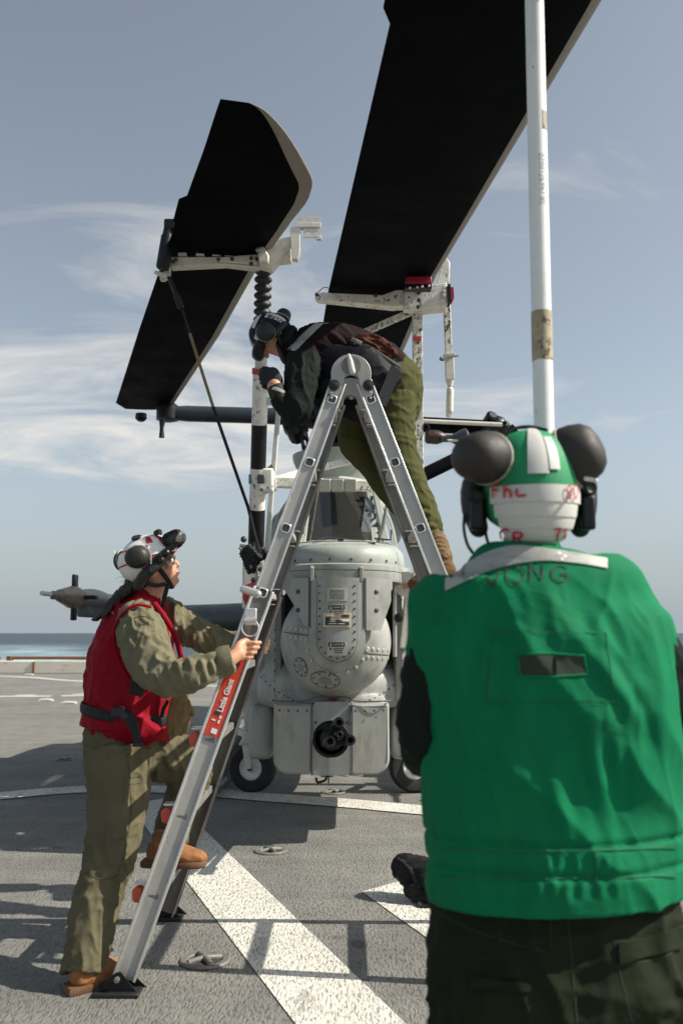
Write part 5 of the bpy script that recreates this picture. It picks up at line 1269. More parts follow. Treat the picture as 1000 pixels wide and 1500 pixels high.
# ---------------------------------------------------------------- woman in the red vest
DK = 1.085
wm = thing('person', (-.92, 3.9, 0), 'person in red float vest and red and white helmet holding the ladder, looking up', 'person')
D = 3.62
T = MB()   # body under the clothes: one continuous surface
T.tube([P(188, 1090, 3.68), P(192, 1010, 3.68), P(203, 925, 3.67), P(215, 885, 3.66)], [.11, .115, .12, .06], 18, side=V((1, 0, 0)), ry=[.15, .14, .15, .08], rnd=True, k=3)
T.tube([P(213, 890, 3.65), P(229, 858, 3.63), P(232, 845, 3.62)], [.055, .052, .05], 16, rnd=True)
HF = Fr(P(226, 828, 3.62), V((1, .1, .24)), V((-.2, 0, 1)))
T.ball(HF.w(0, -.01, .012), .078, .095, .095, (HF.r, HF.f, HF.u))
T.tube([HF.w(0, .03, -.01), HF.w(0, .045, -.06), HF.w(0, .055, -.088)], [.062, .052, .03], 16, side=HF.r, ry=[.06, .05, .026], rnd=True)
T.tube([HF.w(0, .082, .010), HF.w(0, .093, -.008), HF.w(0, .101, -.022)], [.010, .011, .0115], 10, rnd=True)
T.ball(HF.w(0, .088, -.028), .015, .012, .009, (HF.r, HF.f, HF.u))
T.tube([HF.w(-.018, .082, -.050), HF.w(0, .093, -.050), HF.w(.018, .082, -.050)], .0075, 8, rnd=True)
T.tube([HF.w(-.017, .080, -.062), HF.w(0, .090, -.063), HF.w(.017, .080, -.062)], .0075, 8, rnd=True)
T.ball(HF.w(0, .076, -.088), .02, .018, .015, (HF.r, HF.f, HF.u))
T.tube([HF.w(-.035, .075, .018), HF.w(0, .088, .02), HF.w(.035, .075, .018)], .011, 8, rnd=True)
for sg in (-1, 1):
    T.ball(HF.w(sg*.042, .065, -.02), .022, .018, .02, (HF.r, HF.f, HF.u))
    T.ball(HF.w(sg*.079, -.005, -.03), .010, .022, .032, (HF.r, HF.f, HF.u))
# right arm (near) and hand on the near rail
sh, el, wr = P(206, 912, 3.48), P(248, 990, 3.24), P(338, 966, 3.27)
T.tube([sh, el, wr, P(349, 957, 3.29)], [.05, .042, .03, .028], 14, rnd=True)
ph = MB(); up_ = (P(352, 930, 3.3) - P(345, 968, 3.3)).normalized(); rt = V((1, .02, 0))
kn = P(357, 943, 3.315)
T.tube([P(344, 961, 3.29), P(352, 953, 3.31), P(358, 950, 3.325)], [.03, .042, .043], 14, side=up_, ry=[.024, .022, .018], rnd=True)
gripfingers(T, kn + up_*.002, -up_, V((1, -.05, .05)).normalized(), V((.25, 1, 0)).normalized(), L=(.046, .043, .038, .030))
T.tube([P(348, 948, 3.33), P(354, 940, 3.36), P(362, 940, 3.40)], [.014, .012, .010], 10, rnd=True)
# left arm (far) and hand on the far rail
sh2, el2, wr2 = P(236, 905, 3.88), P(300, 940, 3.92), P(372, 948, 4.0)
T.tube([sh2, el2, wr2, P(382, 948, 4.01)], [.05, .042, .03, .028], 14, rnd=True)
k2 = P(383, 938, 4.03)
T.tube([P(374, 950, 4.01), P(381, 948, 4.02)], [.03, .04], 12, side=V((0, 0, 1)), ry=[.022, .018], rnd=True)
gripfingers(T, k2, V((-.15, 0, -1)), V((1, -.1, 0)).normalized(), V((-.1, 1, 0)), L=(.03, .032, .03, .025))
# legs
T.tube([P(178, 1090, 3.58), P(160, 1260, 3.45), P(126, 1408, 3.37)], [.085, .06, .034], 14, rnd=True)
T.tube([P(205, 1090, 3.78), P(283, 1118, 3.84), P(240, 1232, 3.80)], [.085, .062, .034], 14, rnd=True)
me = fusemesh(T, .0042, 2, .4); body = link('body', me, SKIN, wm, angle=180)
for sg in (-1, 1):   # eyes
    build('eye', MB().ball(HF.w(sg*.030, .078, .001), .0115), mat('eye_white', (.7, .66, .6), .3) if sg < 0 else bpy.data.materials['eye_white'], wm)
    build('iris', MB().ball(HF.w(sg*.030, .086, .0015), .0055), INK, wm)
    build('eyebrow', MB().tube([HF.w(sg*.018, .090, .026), HF.w(sg*.034, .084, .03), HF.w(sg*.05, .07, .024)], .0035, 6), HAIR, wm)
build('lips', MB().tube([HF.w(-.016, .089, -.056), HF.w(0, .099, -.056), HF.w(.016, .089, -.056)], .0045, 8, rnd=True), mat('lips', (.4, .12, .09), .5), wm)
gls = build('safety_glasses', MB().grid(lambda u, v: HF.w(-.062 + .124*u, .100 - .035*(2*u-1)**2 - .01*v, .02 - .042*v), 12, 4), GOGG, wm)
build('glasses_arm', MB().tube([HF.w(.064, .066, .016), HF.w(.082, .02, .012), HF.w(.083, -.02, .008)], .003, 6), BLACK, gls)
# clothes: shirt with sleeves
M_ = MB()
M_.tube([P(190, 1060, 3.68), P(192, 1000, 3.68), P(203, 925, 3.67), P(214, 892, 3.66)], [.13, .14, .14, .07], 18, side=V((1, 0, 0)), ry=[.16, .16, .17, .09], rnd=True, k=3)
M_.tube([P(204, 906, 3.55), P(207, 922, 3.44), P(217, 958, 3.36), P(240, 990, 3.27), P(285, 986, 3.235), P(318, 974, 3.25), P(336, 966, 3.265)], [.085, .098, .094, .082, .068, .056, .051], 20, k=3)
M_.tube([P(236, 900, 3.80), P(252, 908, 3.90), P(282, 925, 3.92), P(312, 938, 3.93), P(345, 944, 3.97), P(368, 948, 4.0)], [.085, .085, .078, .068, .058, .052], 18, k=3)
me = fusemesh(M_, .0062, 3)
fl = []
def seg2(x0, y0, x1, y1, D_, wd, amp): fl.append((tuple(P(x0, y0, D_)), tuple(P(x1, y1, D_)), wd, amp))
for a_ in ((258, 962, 272, 1005), (274, 958, 290, 1002), (292, 955, 304, 998), (306, 952, 318, 990), (244, 975, 262, 1012), (318, 955, 326, 985)): seg2(*a_, 3.19, .011, .013)
for a_ in ((190, 905, 182, 950), (200, 930, 230, 975), (222, 918, 250, 968), (205, 960, 235, 1000), (186, 925, 200, 960), (238, 935, 262, 962), (195, 945, 225, 990)): seg2(*a_, 3.31, .013, .012)
for a_ in ((262, 905, 275, 940), (290, 915, 300, 945), (320, 928, 328, 955)): seg2(*a_, 3.84, .012, .01)
cloth(me, [((.3, .2, -1), 4, 17, .014, 4.1), ((.1, 0, -1), 6, 30, .006, 8.4)], fl)
build_sh = link('shirt', me, OLIV, wm, angle=180)
for c_, d_, r_ in ((P(336, 966, 3.262), V((1, .1, .25)), .056), (P(367, 948, 3.998), V((1, .1, -.05)), .054)):
    build('cuff', MB().rev([(r_*.7, .012), (r_, .01), (r_*1.05, -.01), (r_*1.05, -.032), (r_*.95, -.045)], c_, d_, 24, sx=1, sy=1), OLIV, build_sh, angle=50)
build('shoulder_seam', MB().tube([P(196, 905, 3.36), P(210, 903, 3.34), P(226, 908, 3.335)], .0022, 6, k=4), mat('dark_olive_thread', (.09, .08, .045), .9), build_sh)
# trousers
M_ = MB()
M_.tube([P(186, 1052, 3.67), P(180, 1080, 3.66), P(176, 1110, 3.64)], [.155, .165, .15], 24, side=V((1, 0, 0)), ry=[.17, .185, .17], rnd=True, k=2)
M_.tube([P(174, 1100, 3.58), P(172, 1180, 3.52), P(159, 1262, 3.45), P(137, 1340, 3.38), P(124, 1426, 3.31)], [.142, .122, .102, .092, .086], 24, k=4)
M_.tube([P(208, 1092, 3.76), P(245, 1108, 3.80), P(280, 1122, 3.83), P(268, 1170, 3.83), P(246, 1235, 3.80)], [.135, .118, .098, .088, .076], 24, k=4)
me = fusemesh(M_, .0068, 4)
fl = []
for a_ in ((128, 1140, 168, 1128), (135, 1150, 205, 1140), (132, 1270, 196, 1262), (128, 1282, 190, 1288), (124, 1296, 180, 1276), (150, 1300, 178, 1325), (120, 1330, 165, 1318), (112, 1358, 160, 1350), (100, 1385, 150, 1374), (98, 1402, 152, 1398), (140, 1240, 150, 1280), (170, 1215, 205, 1200), (128, 1120, 150, 1150)): seg2(*a_, 3.38, .014, .011)
for a_ in ((230, 1095, 262, 1135), (250, 1092, 285, 1130), (230, 1145, 285, 1135), (240, 1160, 280, 1150)): seg2(*a_, 3.7, .014, .011)
cloth(me, [((.15, 0, -1), 3.5, 15, .012, 2.7), ((1, 0, .2), 4, 20, .007, 9.1)], fl)
tr = link('trousers', me, TROU, wm, angle=180); bv = tree(me)
def proj(D_): return lambda px, py: (CAM.copy(), ray(px, py).normalized())
def toc(px, py): return CAM.copy(), ray(px, py).normalized()
THR = mat('seam_thread_olive', (.07, .062, .035), .9)
for nm, pts_, w_ in (('side_seam', [(178, 1075), (187, 1110), (192, 1160), (190, 1210), (180, 1260), (170, 1285)], .005), ('pocket_seam', [(188, 1140), (226, 1133)], .005), ('pocket_seam', [(188, 1150), (225, 1143)], .005), ('knee_seam', [(125, 1278), (150, 1288), (182, 1280)], .004), ('knee_seam', [(170, 1232), (202, 1222)], .004), ('thigh_seam', [(228, 1112), (250, 1104), (288, 1076)], .004), ('hem_seam', [(94, 1412), (120, 1424), (150, 1410)], .004)):
    k = stroke(nm, bv, pts_, toc, w_, THR, tr, .0015)
    if k: build(nm, k, THR, tr, smooth=False)
build('pocket_flap', MB().slab(lambda u, v: ((lambda h: (h[0] + h[1]*.001, h[1]))(bv.ray_cast(*toc(190 + 34*v, 1138 - 5*v + 14*u)))), 4, 8, .006), TROU, tr, angle=50) if bv.ray_cast(*toc(190, 1140))[0] and bv.ray_cast(*toc(222, 1148))[0] else None
# vest
M_ = MB()
M_.tube([P(186, 1056, 3.66), P(187, 1030, 3.66), P(190, 990, 3.66), P(196, 945, 3.66), P(206, 905, 3.66), P(216, 884, 3.66)], [.168, .178, .187, .176, .132, .075], 26, side=V((1, 0, 0)), ry=[.20, .20, .20, .205, .19, .11], rnd=True, k=3)
M_.tube([P(193, 905, 3.5), P(206, 890, 3.56), P(214, 884, 3.66), P(228, 890, 3.78), P(226, 905, 3.84)], [.05, .055, .06, .055, .05], 16, rnd=True, k=2)
M_.tube([P(180, 1056, 3.5), P(225, 1072, 3.52)], [.05, .04], 14, rnd=True)
me = fusemesh(M_, .0065, 5)
fl = []
for a_ in ((130, 1000, 160, 1045), (148, 960, 158, 1030), (215, 1040, 250, 1015), (165, 1005, 185, 1050), (236, 1000, 252, 1050), (140, 935, 150, 985), (205, 1035, 215, 1065)): seg2(*a_, 3.44, .016, .013)
cloth(me, [((.1, 0, -1), 3, 11, .013, 6.6), ((1, 0, .3), 5, 16, .007, 1.8)], fl)
vst = link('vest', me, REDV, wm, angle=180); bv = tree(me)
# skirt of the vest below the belt
def skirt(u, v):
    t = 2*math.pi*u; c = P(184, 1052, 3.66); fl_ = .006*math.sin(9*t + 1) + .003*math.sin(17*t)
    h = .018 + .028*math.sin(t*1 + 2.2)
    return c + V(((.182 + (.004 + fl_)*v)*math.cos(t), (.204 + (.006 + fl_)*v)*math.sin(t), -.0 - (.036 + .014*math.sin(t*2 + .4) + .03*max(0, math.cos(t)))*v - .03*math.cos(t)))
build('vest_skirt', MB().grid(skirt, 90, 8), REDV, vst, angle=180).modifiers.new('s', 'SOLIDIFY').thickness = .005
# belt, buckle, hanging tail
def beltp(t, r=.19, dz=0): c = P(184, 1044, 3.66); return c + V((r*math.cos(t), (r + .015)*math.sin(t), dz - .03*math.cos(t)))
bt = build('belt', MB().tube([beltp(t, .187) for t in np.linspace(0, 2*math.pi, 60)], [.022]*60, 8, side=V((0, 0, 1)), ry=[.005]*60, cap=False), WEB, vst)
build('buckle', MB().box(P(173, 1043, 3.44), (.055, .025, .045)), BLACK, bt, bevel=.008)
build('belt_tail', MB().tube([P(176, 1043, 3.44), P(190, 1052, 3.43), P(198, 1070, 3.42), P(202, 1088, 3.42)], [.022, .024, .018, .016], 8, side=V((1, 0, 0)), ry=[.005]*4, k=3), WEB, bt)
build('tail_end', MB().box(P(202, 1091, 3.42), (.042, .012, .016)), BLACK, bt, bevel=.003)
build('side_strap', MB().tube([P(205, 985, 3.38), P(202, 1004, 3.40), P(200, 1018, 3.42)], [.035, .03, .03], 8, side=V((1, 0, 0)), ry=[.008]*3), WEB, vst)
decal('reflective_patch', bv, lambda u, v: (P(152 + 12*v + 6*u - 2, 885 + 14*u - 6 + 8*v, 2.6), (P(152 + 12*v + 6*u - 2, 885 + 14*u - 6 + 8*v, 3.6) - P(152 + 12*v + 6*u - 2, 885 + 14*u - 6 + 8*v, 2.6)).normalized()), 4, 4, .002, TAPE, vst)
# armhole and neck edging
build('armhole_edge', MB().tube([P(222, 889, 3.42), P(200, 886, 3.40), P(181, 898, 3.395), P(168, 922, 3.42), P(170, 955, 3.44), P(183, 985, 3.43), P(200, 1006, 3.42)], .0065, 8, k=5), REDV, vst, angle=180)
build('front_edge', MB().tube([P(226, 884, 3.46), P(242, 905, 3.44), P(258, 935, 3.48), P(266, 965, 3.5)], .012, 10, k=5), REDV, vst)
stroke_ = stroke('vest_seam', bv, [(246, 1000), (240, 1030), (222, 1066)], toc, .004, MARK, vst, .001)
if stroke_: build('vest_seam', stroke_, mat('dark_red_seam', (.12, .005, .012), .9), vst, smooth=False)
# hair: low ponytail behind the neck
M_ = MB(); M_.tube([HF.w(.0, -.085, -.03), HF.w(.0, -.12, -.075), P(176, 872, 3.6), P(163, 888, 3.56), P(152, 900, 3.54), P(140, 906, 3.53), P(134, 908, 3.53)], [.045, .035, .028, .024, .018, .012, .004], 14, k=4)
M_.ball(HF.w(0, -.06, -.04), .075, .05, .05, (HF.r, HF.f, HF.u))
me = fusemesh(M_, .005, 3); cloth(me, [((-.7, 0, -1), 6, 60, .007, 3.3)])
hr = link('hair', me, HAIR, wm, angle=180)
rng = random.Random(11); mb = MB()
for k in range(18):
    a_ = HF.w(rng.uniform(-.06, .06), -.10 - rng.uniform(0, .03), -.05 + rng.uniform(-.03, .03)); b_ = a_ + V((-rng.uniform(.02, .045), rng.uniform(-.02, .02), rng.uniform(-.02, .02)))
    mb.tube([a_, a_.lerp(b_, .5) + V((0, 0, .008)), b_], [.0009, .0008, .0003], 4)
tag(build('stray_hairs', mb, HAIR, hr), kind='stuff')
# helmet
def helmet_shell(F, rx, ry, rz, cut, m, parent, nm='helmet', back=.3):
    """dome; lower edge dips at the back"""
    def fn(u, v):
        a = 2*math.pi*u; e = math.pi/2*(1 - v) + (cut(a))*v
        return F.w(rx*ce(e)*math.sin(a), ry*ce(e)*math.cos(a), rz*math.sin(e))
    o = build(nm, MB().grid(fn, 48, 20), m, parent, angle=180); s_ = o.modifiers.new('s', 'SOLIDIFY'); s_.thickness = .006; s_.offset = -1
    return o, fn
SQ = 1.0
def ce(e): return math.cos(e)**(SQ if e < 0 else .5 + .5*SQ)
def hp(F, rx, ry, rz, a, e, off=0):
    a, e = math.radians(a), math.radians(e); p = V((rx*ce(e)*math.sin(a), ry*ce(e)*math.cos(a), rz*math.sin(e))); n = V((p.x/rx**2, p.y/ry**2, p.z/rz**2)).normalized()
    p = p + n*off; return F.w(*p), F.d(*n)
def patch(F, R, nm, a0, a1, e0, e1, m, parent, off=.001, th=.0015, skew=0):
    return build(nm, MB().slab(lambda u, v: hp(F, *R, a0 + (a1-a0)*u + skew*v, e0 + (e1-e0)*v, off), 14, 10, th), m, parent, angle=60)
H1 = Fr(HF.w(0, -.014, .026), HF.f, HF.u, 1.12); R1 = (.098, .122, .098)
cutf = lambda a: math.radians(-62 if math.cos(a) < -.3 else (-22 if math.cos(a) < .35 else 14)) if False else math.radians(-22 - 34*math.cos(a + math.pi)*(1 if math.cos(a) < 0 else 1.1))
hm, _ = helmet_shell(H1, *R1, cutf, HRED, wm)
for a0, a1, e0, e1, sk in ((28, 150, 30, 62, 0), (48, 80, 8, 34, 0), (-20, 150, 66, 88, 0), (104, 172, -45, -6, 0), (112, 180, -2, 26, 0), (22, 84, 4, 30, 0), (-60, 25, 28, 62, 0), (-170, -60, 20, 62, 0), (182, 250, -45, 10, 0)):
    patch(H1, R1, 'white_panel', a0, a1, e0, e1, HWHT, hm, .001, .002, sk)
for a_, e_ in ((48, 42), (78, 46)):
    patch(H1, R1, 'red_square', a_ - 7, a_ + 7, e_ - 12, e_ + 12, HRED, hm, .0035, .001); 
    p, n = hp(H1, *R1, a_, e_, .006); build('vent_hole', MB().rev([(.0035, 0), (.0045, .001), (.0005, .0012)], p, n, 8, sy=2.0, sx=1), INK, hm)
p, n = hp(H1, *R1, 112, 14, .03); earcup(hm, H1.w(.098, -.033, .010), H1.d(1, -.1, -.02), H1.f, .053, .047, .052, CUP)
lc_ = earcup(hm, H1.w(-.07, -.105, .03), H1.d(-.75, -.75, .1), H1.u, .048, .041, .045, CUPG)
build('lime_mark', MB().slab(lambda u, v: (H1.w(-.085 + .012*u, -.135 - .0*v, .05 + .03*v), H1.d(.3, -1, .2)), 2, 2, .002), LIME, lc_)
# strap work, side latch box, chin strap, goggles on the brow
build('side_latch', MB().tube([H1.w(.098, .055, -.028), H1.w(.106, .02, -.045), H1.w(.1, -.03, -.07), H1.w(.085, -.055, -.1)], [.015, .02, .024, .022], 10, k=3, rnd=True), BLACK, hm)
for y, z in ((.05, -.022), (.0, -.055), (.075, .0)): build('latch_dial', MB().rev([(.015, 0), (.017, .01), (.010, .016), (.002, .016)], H1.w(.110, y, z), H1.d(1, 0, 0), 14), BLACKM, hm)
build('goggle_strap', MB().tube([H1.w(.107, .0, -.03), H1.w(.1, .06, .0), H1.w(.085, .088, .015), H1.w(.06, .112, .03)], [.014]*4, 8, side=H1.u, ry=[.004]*4, k=4), WEB, hm)
gg = build('goggles', MB().tube([H1.w(.066, .092, .052), H1.w(.036, .124, .062), H1.w(0, .133, .066), H1.w(-.036, .124, .062), H1.w(-.066, .092, .052)], [.034, .036, .032, .036, .034], 14, side=H1.u, ry=[.020]*5, rnd=True, k=3), BLACKM, hm)
build('goggle_lens', MB().tube([H1.w(.062, .103, .052), H1.w(.034, .138, .060), H1.w(0, .146, .064), H1.w(-.034, .138, .060)], [.024]*4, 12, side=H1.u, ry=[.014]*4, rnd=True, k=3), mat('grey_goggle_lens', (.22, .21, .19), .2, .3), gg)
build('goggle_pad', MB().tube([H1.w(.05, .05, .094), H1.w(.0, .06, .104), H1.w(-.05, .05, .094)], [.012]*3, 10, k=3, rnd=True), BLACK, hm)
build('cross_strap', MB().tube([H1.w(.06, -.03, .085), H1.w(.02, -.03, .103), H1.w(-.04, -.03, .1)], [.02]*3, 8, side=H1.f, ry=[.005]*3, k=3), BLACK, hm)
build('chin_strap', MB().tube([H1.w(.088, .032, -.04), HF.w(.075, .035, -.05), HF.w(.048, .05, -.088), HF.w(0, .055, -.118), HF.w(-.05, .045, -.085)], [.011]*5, 8, side=HF.f, ry=[.003]*5, k=4), WEB, hm)
build('nape_strap', MB().tube([HF.w(.078, -.05, -.075), HF.w(.062, -.005, -.095), HF.w(.05, .035, -.098)], [.009]*3, 8, side=HF.u, ry=[.003]*3, k=4), WEB, hm)
build('strap_end', MB().tube([HF.w(.045, .045, -.1), P(240, 880, 3.56), P(238, 893, 3.55)], [.010, .010, .009], 8, side=V((1, 0, 0)), ry=[.003]*3, k=3), WEB, hm)
build('cup_wire', MB().tube([H1.w(.12, -.04, .055), H1.w(.118, .0, .045), H1.w(.115, .02, .015), H1.w(.118, .012, -.03)], .0022, 6, k=5), ALUL, hm)
# boots: near one on the deck, far one on the lowest rung
g0 = gp(98, 1456); g1 = gp(190, 1434); g0.z = g1.z = 0
boot(wm, g0, g0 + (g1 - g0).normalized()*.275, V((0, 0, 1)), .17, .098, BOOT, P(124, 1408, 3.30))
h0 = railpt(-1, True, .36); sol = V((P(214, 1275, 3.70).x, 3.97, .352)); 
boot(wm, sol, sol + V((.265, -.02, .0)), V((0, 0, 1)), .15, .098, BOOT, P(243, 1232, 3.8), 'tan boot in shadow on the ladder rung')
# work gloves hanging at her front belt
M_ = MB(); g_ = P(263, 1040, 3.55)
M_.tube([g_ + V((0, 0, .05)), g_, g_ + V((-.01, 0, -.06))], [.035, .05, .045], 12, side=V((1, 0, 0)), ry=[.025, .03, .025], rnd=True)
for k in range(4): M_.tube([g_ + V((-.035 + .023*k, 0, -.04)), g_ + V((-.038 + .022*k, -.008*(k % 2), -.105 + .01*abs(k-1.5)))], [.014, .011], 10, rnd=True)
M_.tube([g_ + V((.035, 0, .03)), g_ + V((.055, 0, -.02))], [.014, .011], 10, rnd=True)
me = fusemesh(M_, .004, 2); cloth(me, [((0, 0, 1), 10, 45, .004, 3.1)])
gv = thing('work_gloves', tuple(g_), 'pair of brown and yellow leather gloves hanging from the belt of the person in red', 'gloves')
link('glove', me, LEATH, gv, angle=180)
build('glove_clip', MB().tube([g_ + V((-.05, 0, .04)), g_ + V((-.07, 0, .0)), g_ + V((-.075, 0, -.03))], .008, 8), BLACKM, gv)

# ---------------------------------------------------------------- man in the green vest
DK = 1.0
gm_ = thing('person', (.5, 1.9, 0), 'person in green vest seen from behind, with a green helmet and big raised ear cups', 'person')
GF = Fr(P(775, 716, 1.93), V((.0, 1, .05)), V((0, -.05, 1)))
DG = 1.9; S1 = V((1, 0, 0))
bx = lambda px: P(px, 900, DG).x
def zat(py, D_=DG): return P(500, py, D_).z
T = MB(); cx_ = bx(798)
T.tube([V((cx_, 1.93, .80)), V((cx_, 1.91, 1.1)), V((cx_ - .01, 1.91, 1.33)), V((cx_ - .015, 1.92, 1.44))], [.16, .15, .17, .08], 20, side=S1, ry=[.11, .1, .1, .07], rnd=True, k=3)
T.tube([V((cx_ - .02, 1.92, 1.42)), V((cx_ - .025, 1.925, 1.53))], [.062, .058], 16, rnd=True)
T.ball(GF.w(0, .0, -.005), .078, .098, .108, (GF.r, GF.f, GF.u)); T.tube([GF.w(0, .04, -.04), GF.w(0, .055, -.09)], [.06, .04], 14, rnd=True)
T.tube([GF.w(0, .095, -.01), GF.w(0, .115, -.035)], [.011, .014], 8, rnd=True)
for sg in (-1, 1):
    T.ball(GF.w(sg*.08, .0, -.02), .01, .02, .03, (GF.r, GF.f, GF.u))
    sh_ = V((cx_ + sg*.17, 1.93, 1.32)); el_ = V((cx_ + sg*.26, 1.98, 1.10)); hd = V((.475 + .02*sg, 2.17, 1.10 + .1*sg))
    wr_ = hd + V((sg*.075, -.06, -.03))
    T.tube([sh_, el_, wr_, hd + V((sg*.05, -.02, 0))], [.06, .048, .032, .034], 14, rnd=True)
    k0 = hd + V((sg*.035, .012, .03)); gripfingers(T, k0, V((0, 0, -1)), V((-sg*.5, 1, 0)).normalized(), V((-sg, -.2, 0)).normalized(), L=(.03, .034, .032, .026))
    T.tube([hd + V((sg*.045, -.03, .02)), hd + V((sg*.01, -.05, .03)), hd + V((-sg*.02, -.045, .035))], [.014, .012, .01], 8, rnd=True)
    T.tube([V((cx_ + sg*.095, 1.93, .82)), V((cx_ + sg*.11, 1.95, .45)), V((cx_ + sg*.12, 1.93, .1))], [.085, .06, .045], 14, rnd=True)
link('body', fusemesh(T, .0048, 2, .4), SKIN, gm_, angle=180)
# shirt sleeves
M_ = MB()
M_.tube([V((cx_, 1.92, 1.0)), V((cx_, 1.92, 1.2)), V((cx_, 1.92, 1.33))], [.2, .2, .15], 20, side=S1, ry=[.10, .10, .07], rnd=True, k=3)
for sg in (-1, 1):
    M_.tube([V((cx_ + sg*.19, 1.91, 1.33)), V((cx_ + sg*.235, 1.91, 1.29)), V((cx_ + sg*.256, 1.91, 1.20)), V((cx_ + sg*.255, 1.96, 1.09)), V((cx_ + sg*.20, 2.08, 1.075)), V((cx_ + sg*.09, 2.13, 1.1 + .1*sg))], [.055, .060, .057, .054, .05, .045], 18, k=3)
M_.tube([V((cx_ - .02, 1.93, 1.38)), V((cx_ - .022, 1.94, 1.475))], [.06, .066], 16, rnd=True)
me = fusemesh(M_, .007, 4); cloth(me, [((.4, .4, -1), 4, 20, .009, 2.1), ((0, 1, 0), 5, 22, .005, 7)])
link('shirt', me, SLEV, gm_, angle=180)
# vest
M_ = MB()
def vx(px, D_=DG): return P(px, 950, D_).x
rows = [(1318, 628, 1008, .158), (1285, 624, 1008, .156), (1240, 620, 1006, .152), (1180, 613, 1004, .145), (1100, 615, 1006, .155), (1020, 607, 1002, .16), (950, 596, 994, .155), (900, 598, 986, .14), (872, 612, 974, .128), (850, 638, 952, .115), (830, 664, 922, .10), (814, 690, 892, .088), (801, 722, 862, .075)]
nodes = []; ra = []; rb = []
for py, a_, b_, dp in rows:
    D_ = DG - dp*.3; xa, xb = P(a_, py, DG).x, P(b_, py, DG).x; nodes.append(V(((xa+xb)/2, DG + .02, zat(py)))); ra.append((xb-xa)/2); rb.append(dp)
M_.tube(nodes, ra, 40, side=S1, ry=rb, rnd=False, k=3)
M_.tube([V((cx_ - .02, 1.93, 1.40)), V((cx_ - .02, 1.94, 1.49))], [.09, .078], 20, rnd=True)
me = fusemesh(M_, .0062, 7)
fl = []
def sg3(x0, y0, x1, y1, wd, amp, D_=1.765): fl.append((tuple(P(x0, y0, D_)), tuple(P(x1, y1, D_)), wd*.85, amp*.9))
for a_ in ((650, 905, 760, 925, .02, .014), (640, 930, 745, 960, .022, .012), (700, 1000, 650, 1090, .02, .008), (930, 850, 985, 960, .018, .014), (905, 900, 985, 1040, .016, .012), (880, 960, 960, 1100, .02, .012), (940, 1040, 1000, 1150, .018, .014), (860, 1060, 900, 1220, .018, .009), (905, 1090, 935, 1240, .014, .012), (960, 1120, 985, 1240, .014, .012), (700, 1140, 690, 1235, .018, .006), (810, 1110, 830, 1230, .02, .006), (640, 1010, 630, 1120, .018, .01), (730, 880, 700, 1010, .022, .007), (870, 870, 900, 960, .02, .009), (620, 1150, 650, 1230, .015, .008), (760, 1000, 740, 1120, .025, .006)): sg3(*a_)
for k in range(16):
    x_ = 640 + 23*k; sg3(x_, 1246, x_ + 8*math.sin(k*2.1), 1282, .008, .0055)
    sg3(x_ + 9, 1288, x_ + 9 + 6*math.sin(k*1.3), 1318, .009, .004)
# cinched waistband line
zb1, zb2 = zat(1243, 1.76), zat(1287, 1.76)
cloth(me, [((.55, 0, -1), 1.8, 6.5, .012, 1.4), ((-.4, 0, -1), 2.5, 9, .008, 12.2), ((.2, 0, -1), 3, 20, .003, 4.0)], fl, (zat(1326), .03, zat(822)))
displace(me, lambda co, no: -.007*np.exp(-((co[:, 2] - zb1)/.006)**2) - .007*np.exp(-((co[:, 2] - zb2)/.006)**2))
vs_ = link('vest', me, GRNV, gm_, angle=180); bv = tree(me)
fwdray = lambda px, py: (CAM.copy(), ray(px, py).normalized())
# panel seam, slot opening
SEAMG = mat('green_seam_thread', (.004, .12, .05), .9)
def seamline(pts_, w_, m=SEAMG, nm='vest_seam', off=.0032):
    k = stroke(nm, bv, pts_, fwdray, w_, m, vs_, off)
    if k: build(nm, k, m, vs_, smooth=False)
seamline([(722, 925), (712, 1028)], .0025); seamline([(722, 924), (886, 928)], .0025); seamline([(886, 928), (900, 1028)], .0025); seamline([(712, 1028), (900, 1028)], .0025)
seamline([(645, 1243), (700, 1245), (800, 1246), (900, 1245), (990, 1240)], .004); seamline([(648, 1285), (800, 1288), (990, 1283)], .0035); seamline([(872, 1244), (874, 1318)], .003)
decal('panel_patch', bv, lambda u, v: fwdray(723 - 10*u + (163 + 23*u)*v, 926 + 101*u), 22, 26, -.0006, GRNV, vs_, .0022)
decal('slot_opening', bv, lambda u, v: fwdray(757 + (1*u) + (98 + 3*u)*v, 958 + 32*u + 3*math.sin(v*3)), 8, 16, .0018, mat('dark_slot_lining', (.022, .035, .022), .9), vs_, .0012)
pts_ = [(757, 958), (806, 957.5), (854, 960), (859, 988), (810, 991.5), (761, 990), (757, 958)]
for i in range(6):
    q = [(pts_[i][0]*(1-t) + pts_[i+1][0]*t, pts_[i][1]*(1-t) + pts_[i+1][1]*t) for t in np.linspace(0, 1, 8)]
    hh = [bv.ray_cast(*fwdray(*p)) for p in q]; build('slot_binding', MB().tube([h[0] + h[1]*.002 for h in hh if h[0]], .0026, 8, rnd=True), GRNV, vs_)
hh = [bv.ray_cast(*fwdray(812, y)) for y in (962, 975, 988)]; build('slot_tab', MB().tube([h[0] + h[1]*.004 for h in hh if h[0]], .0022, 6), SLEV, vs_)
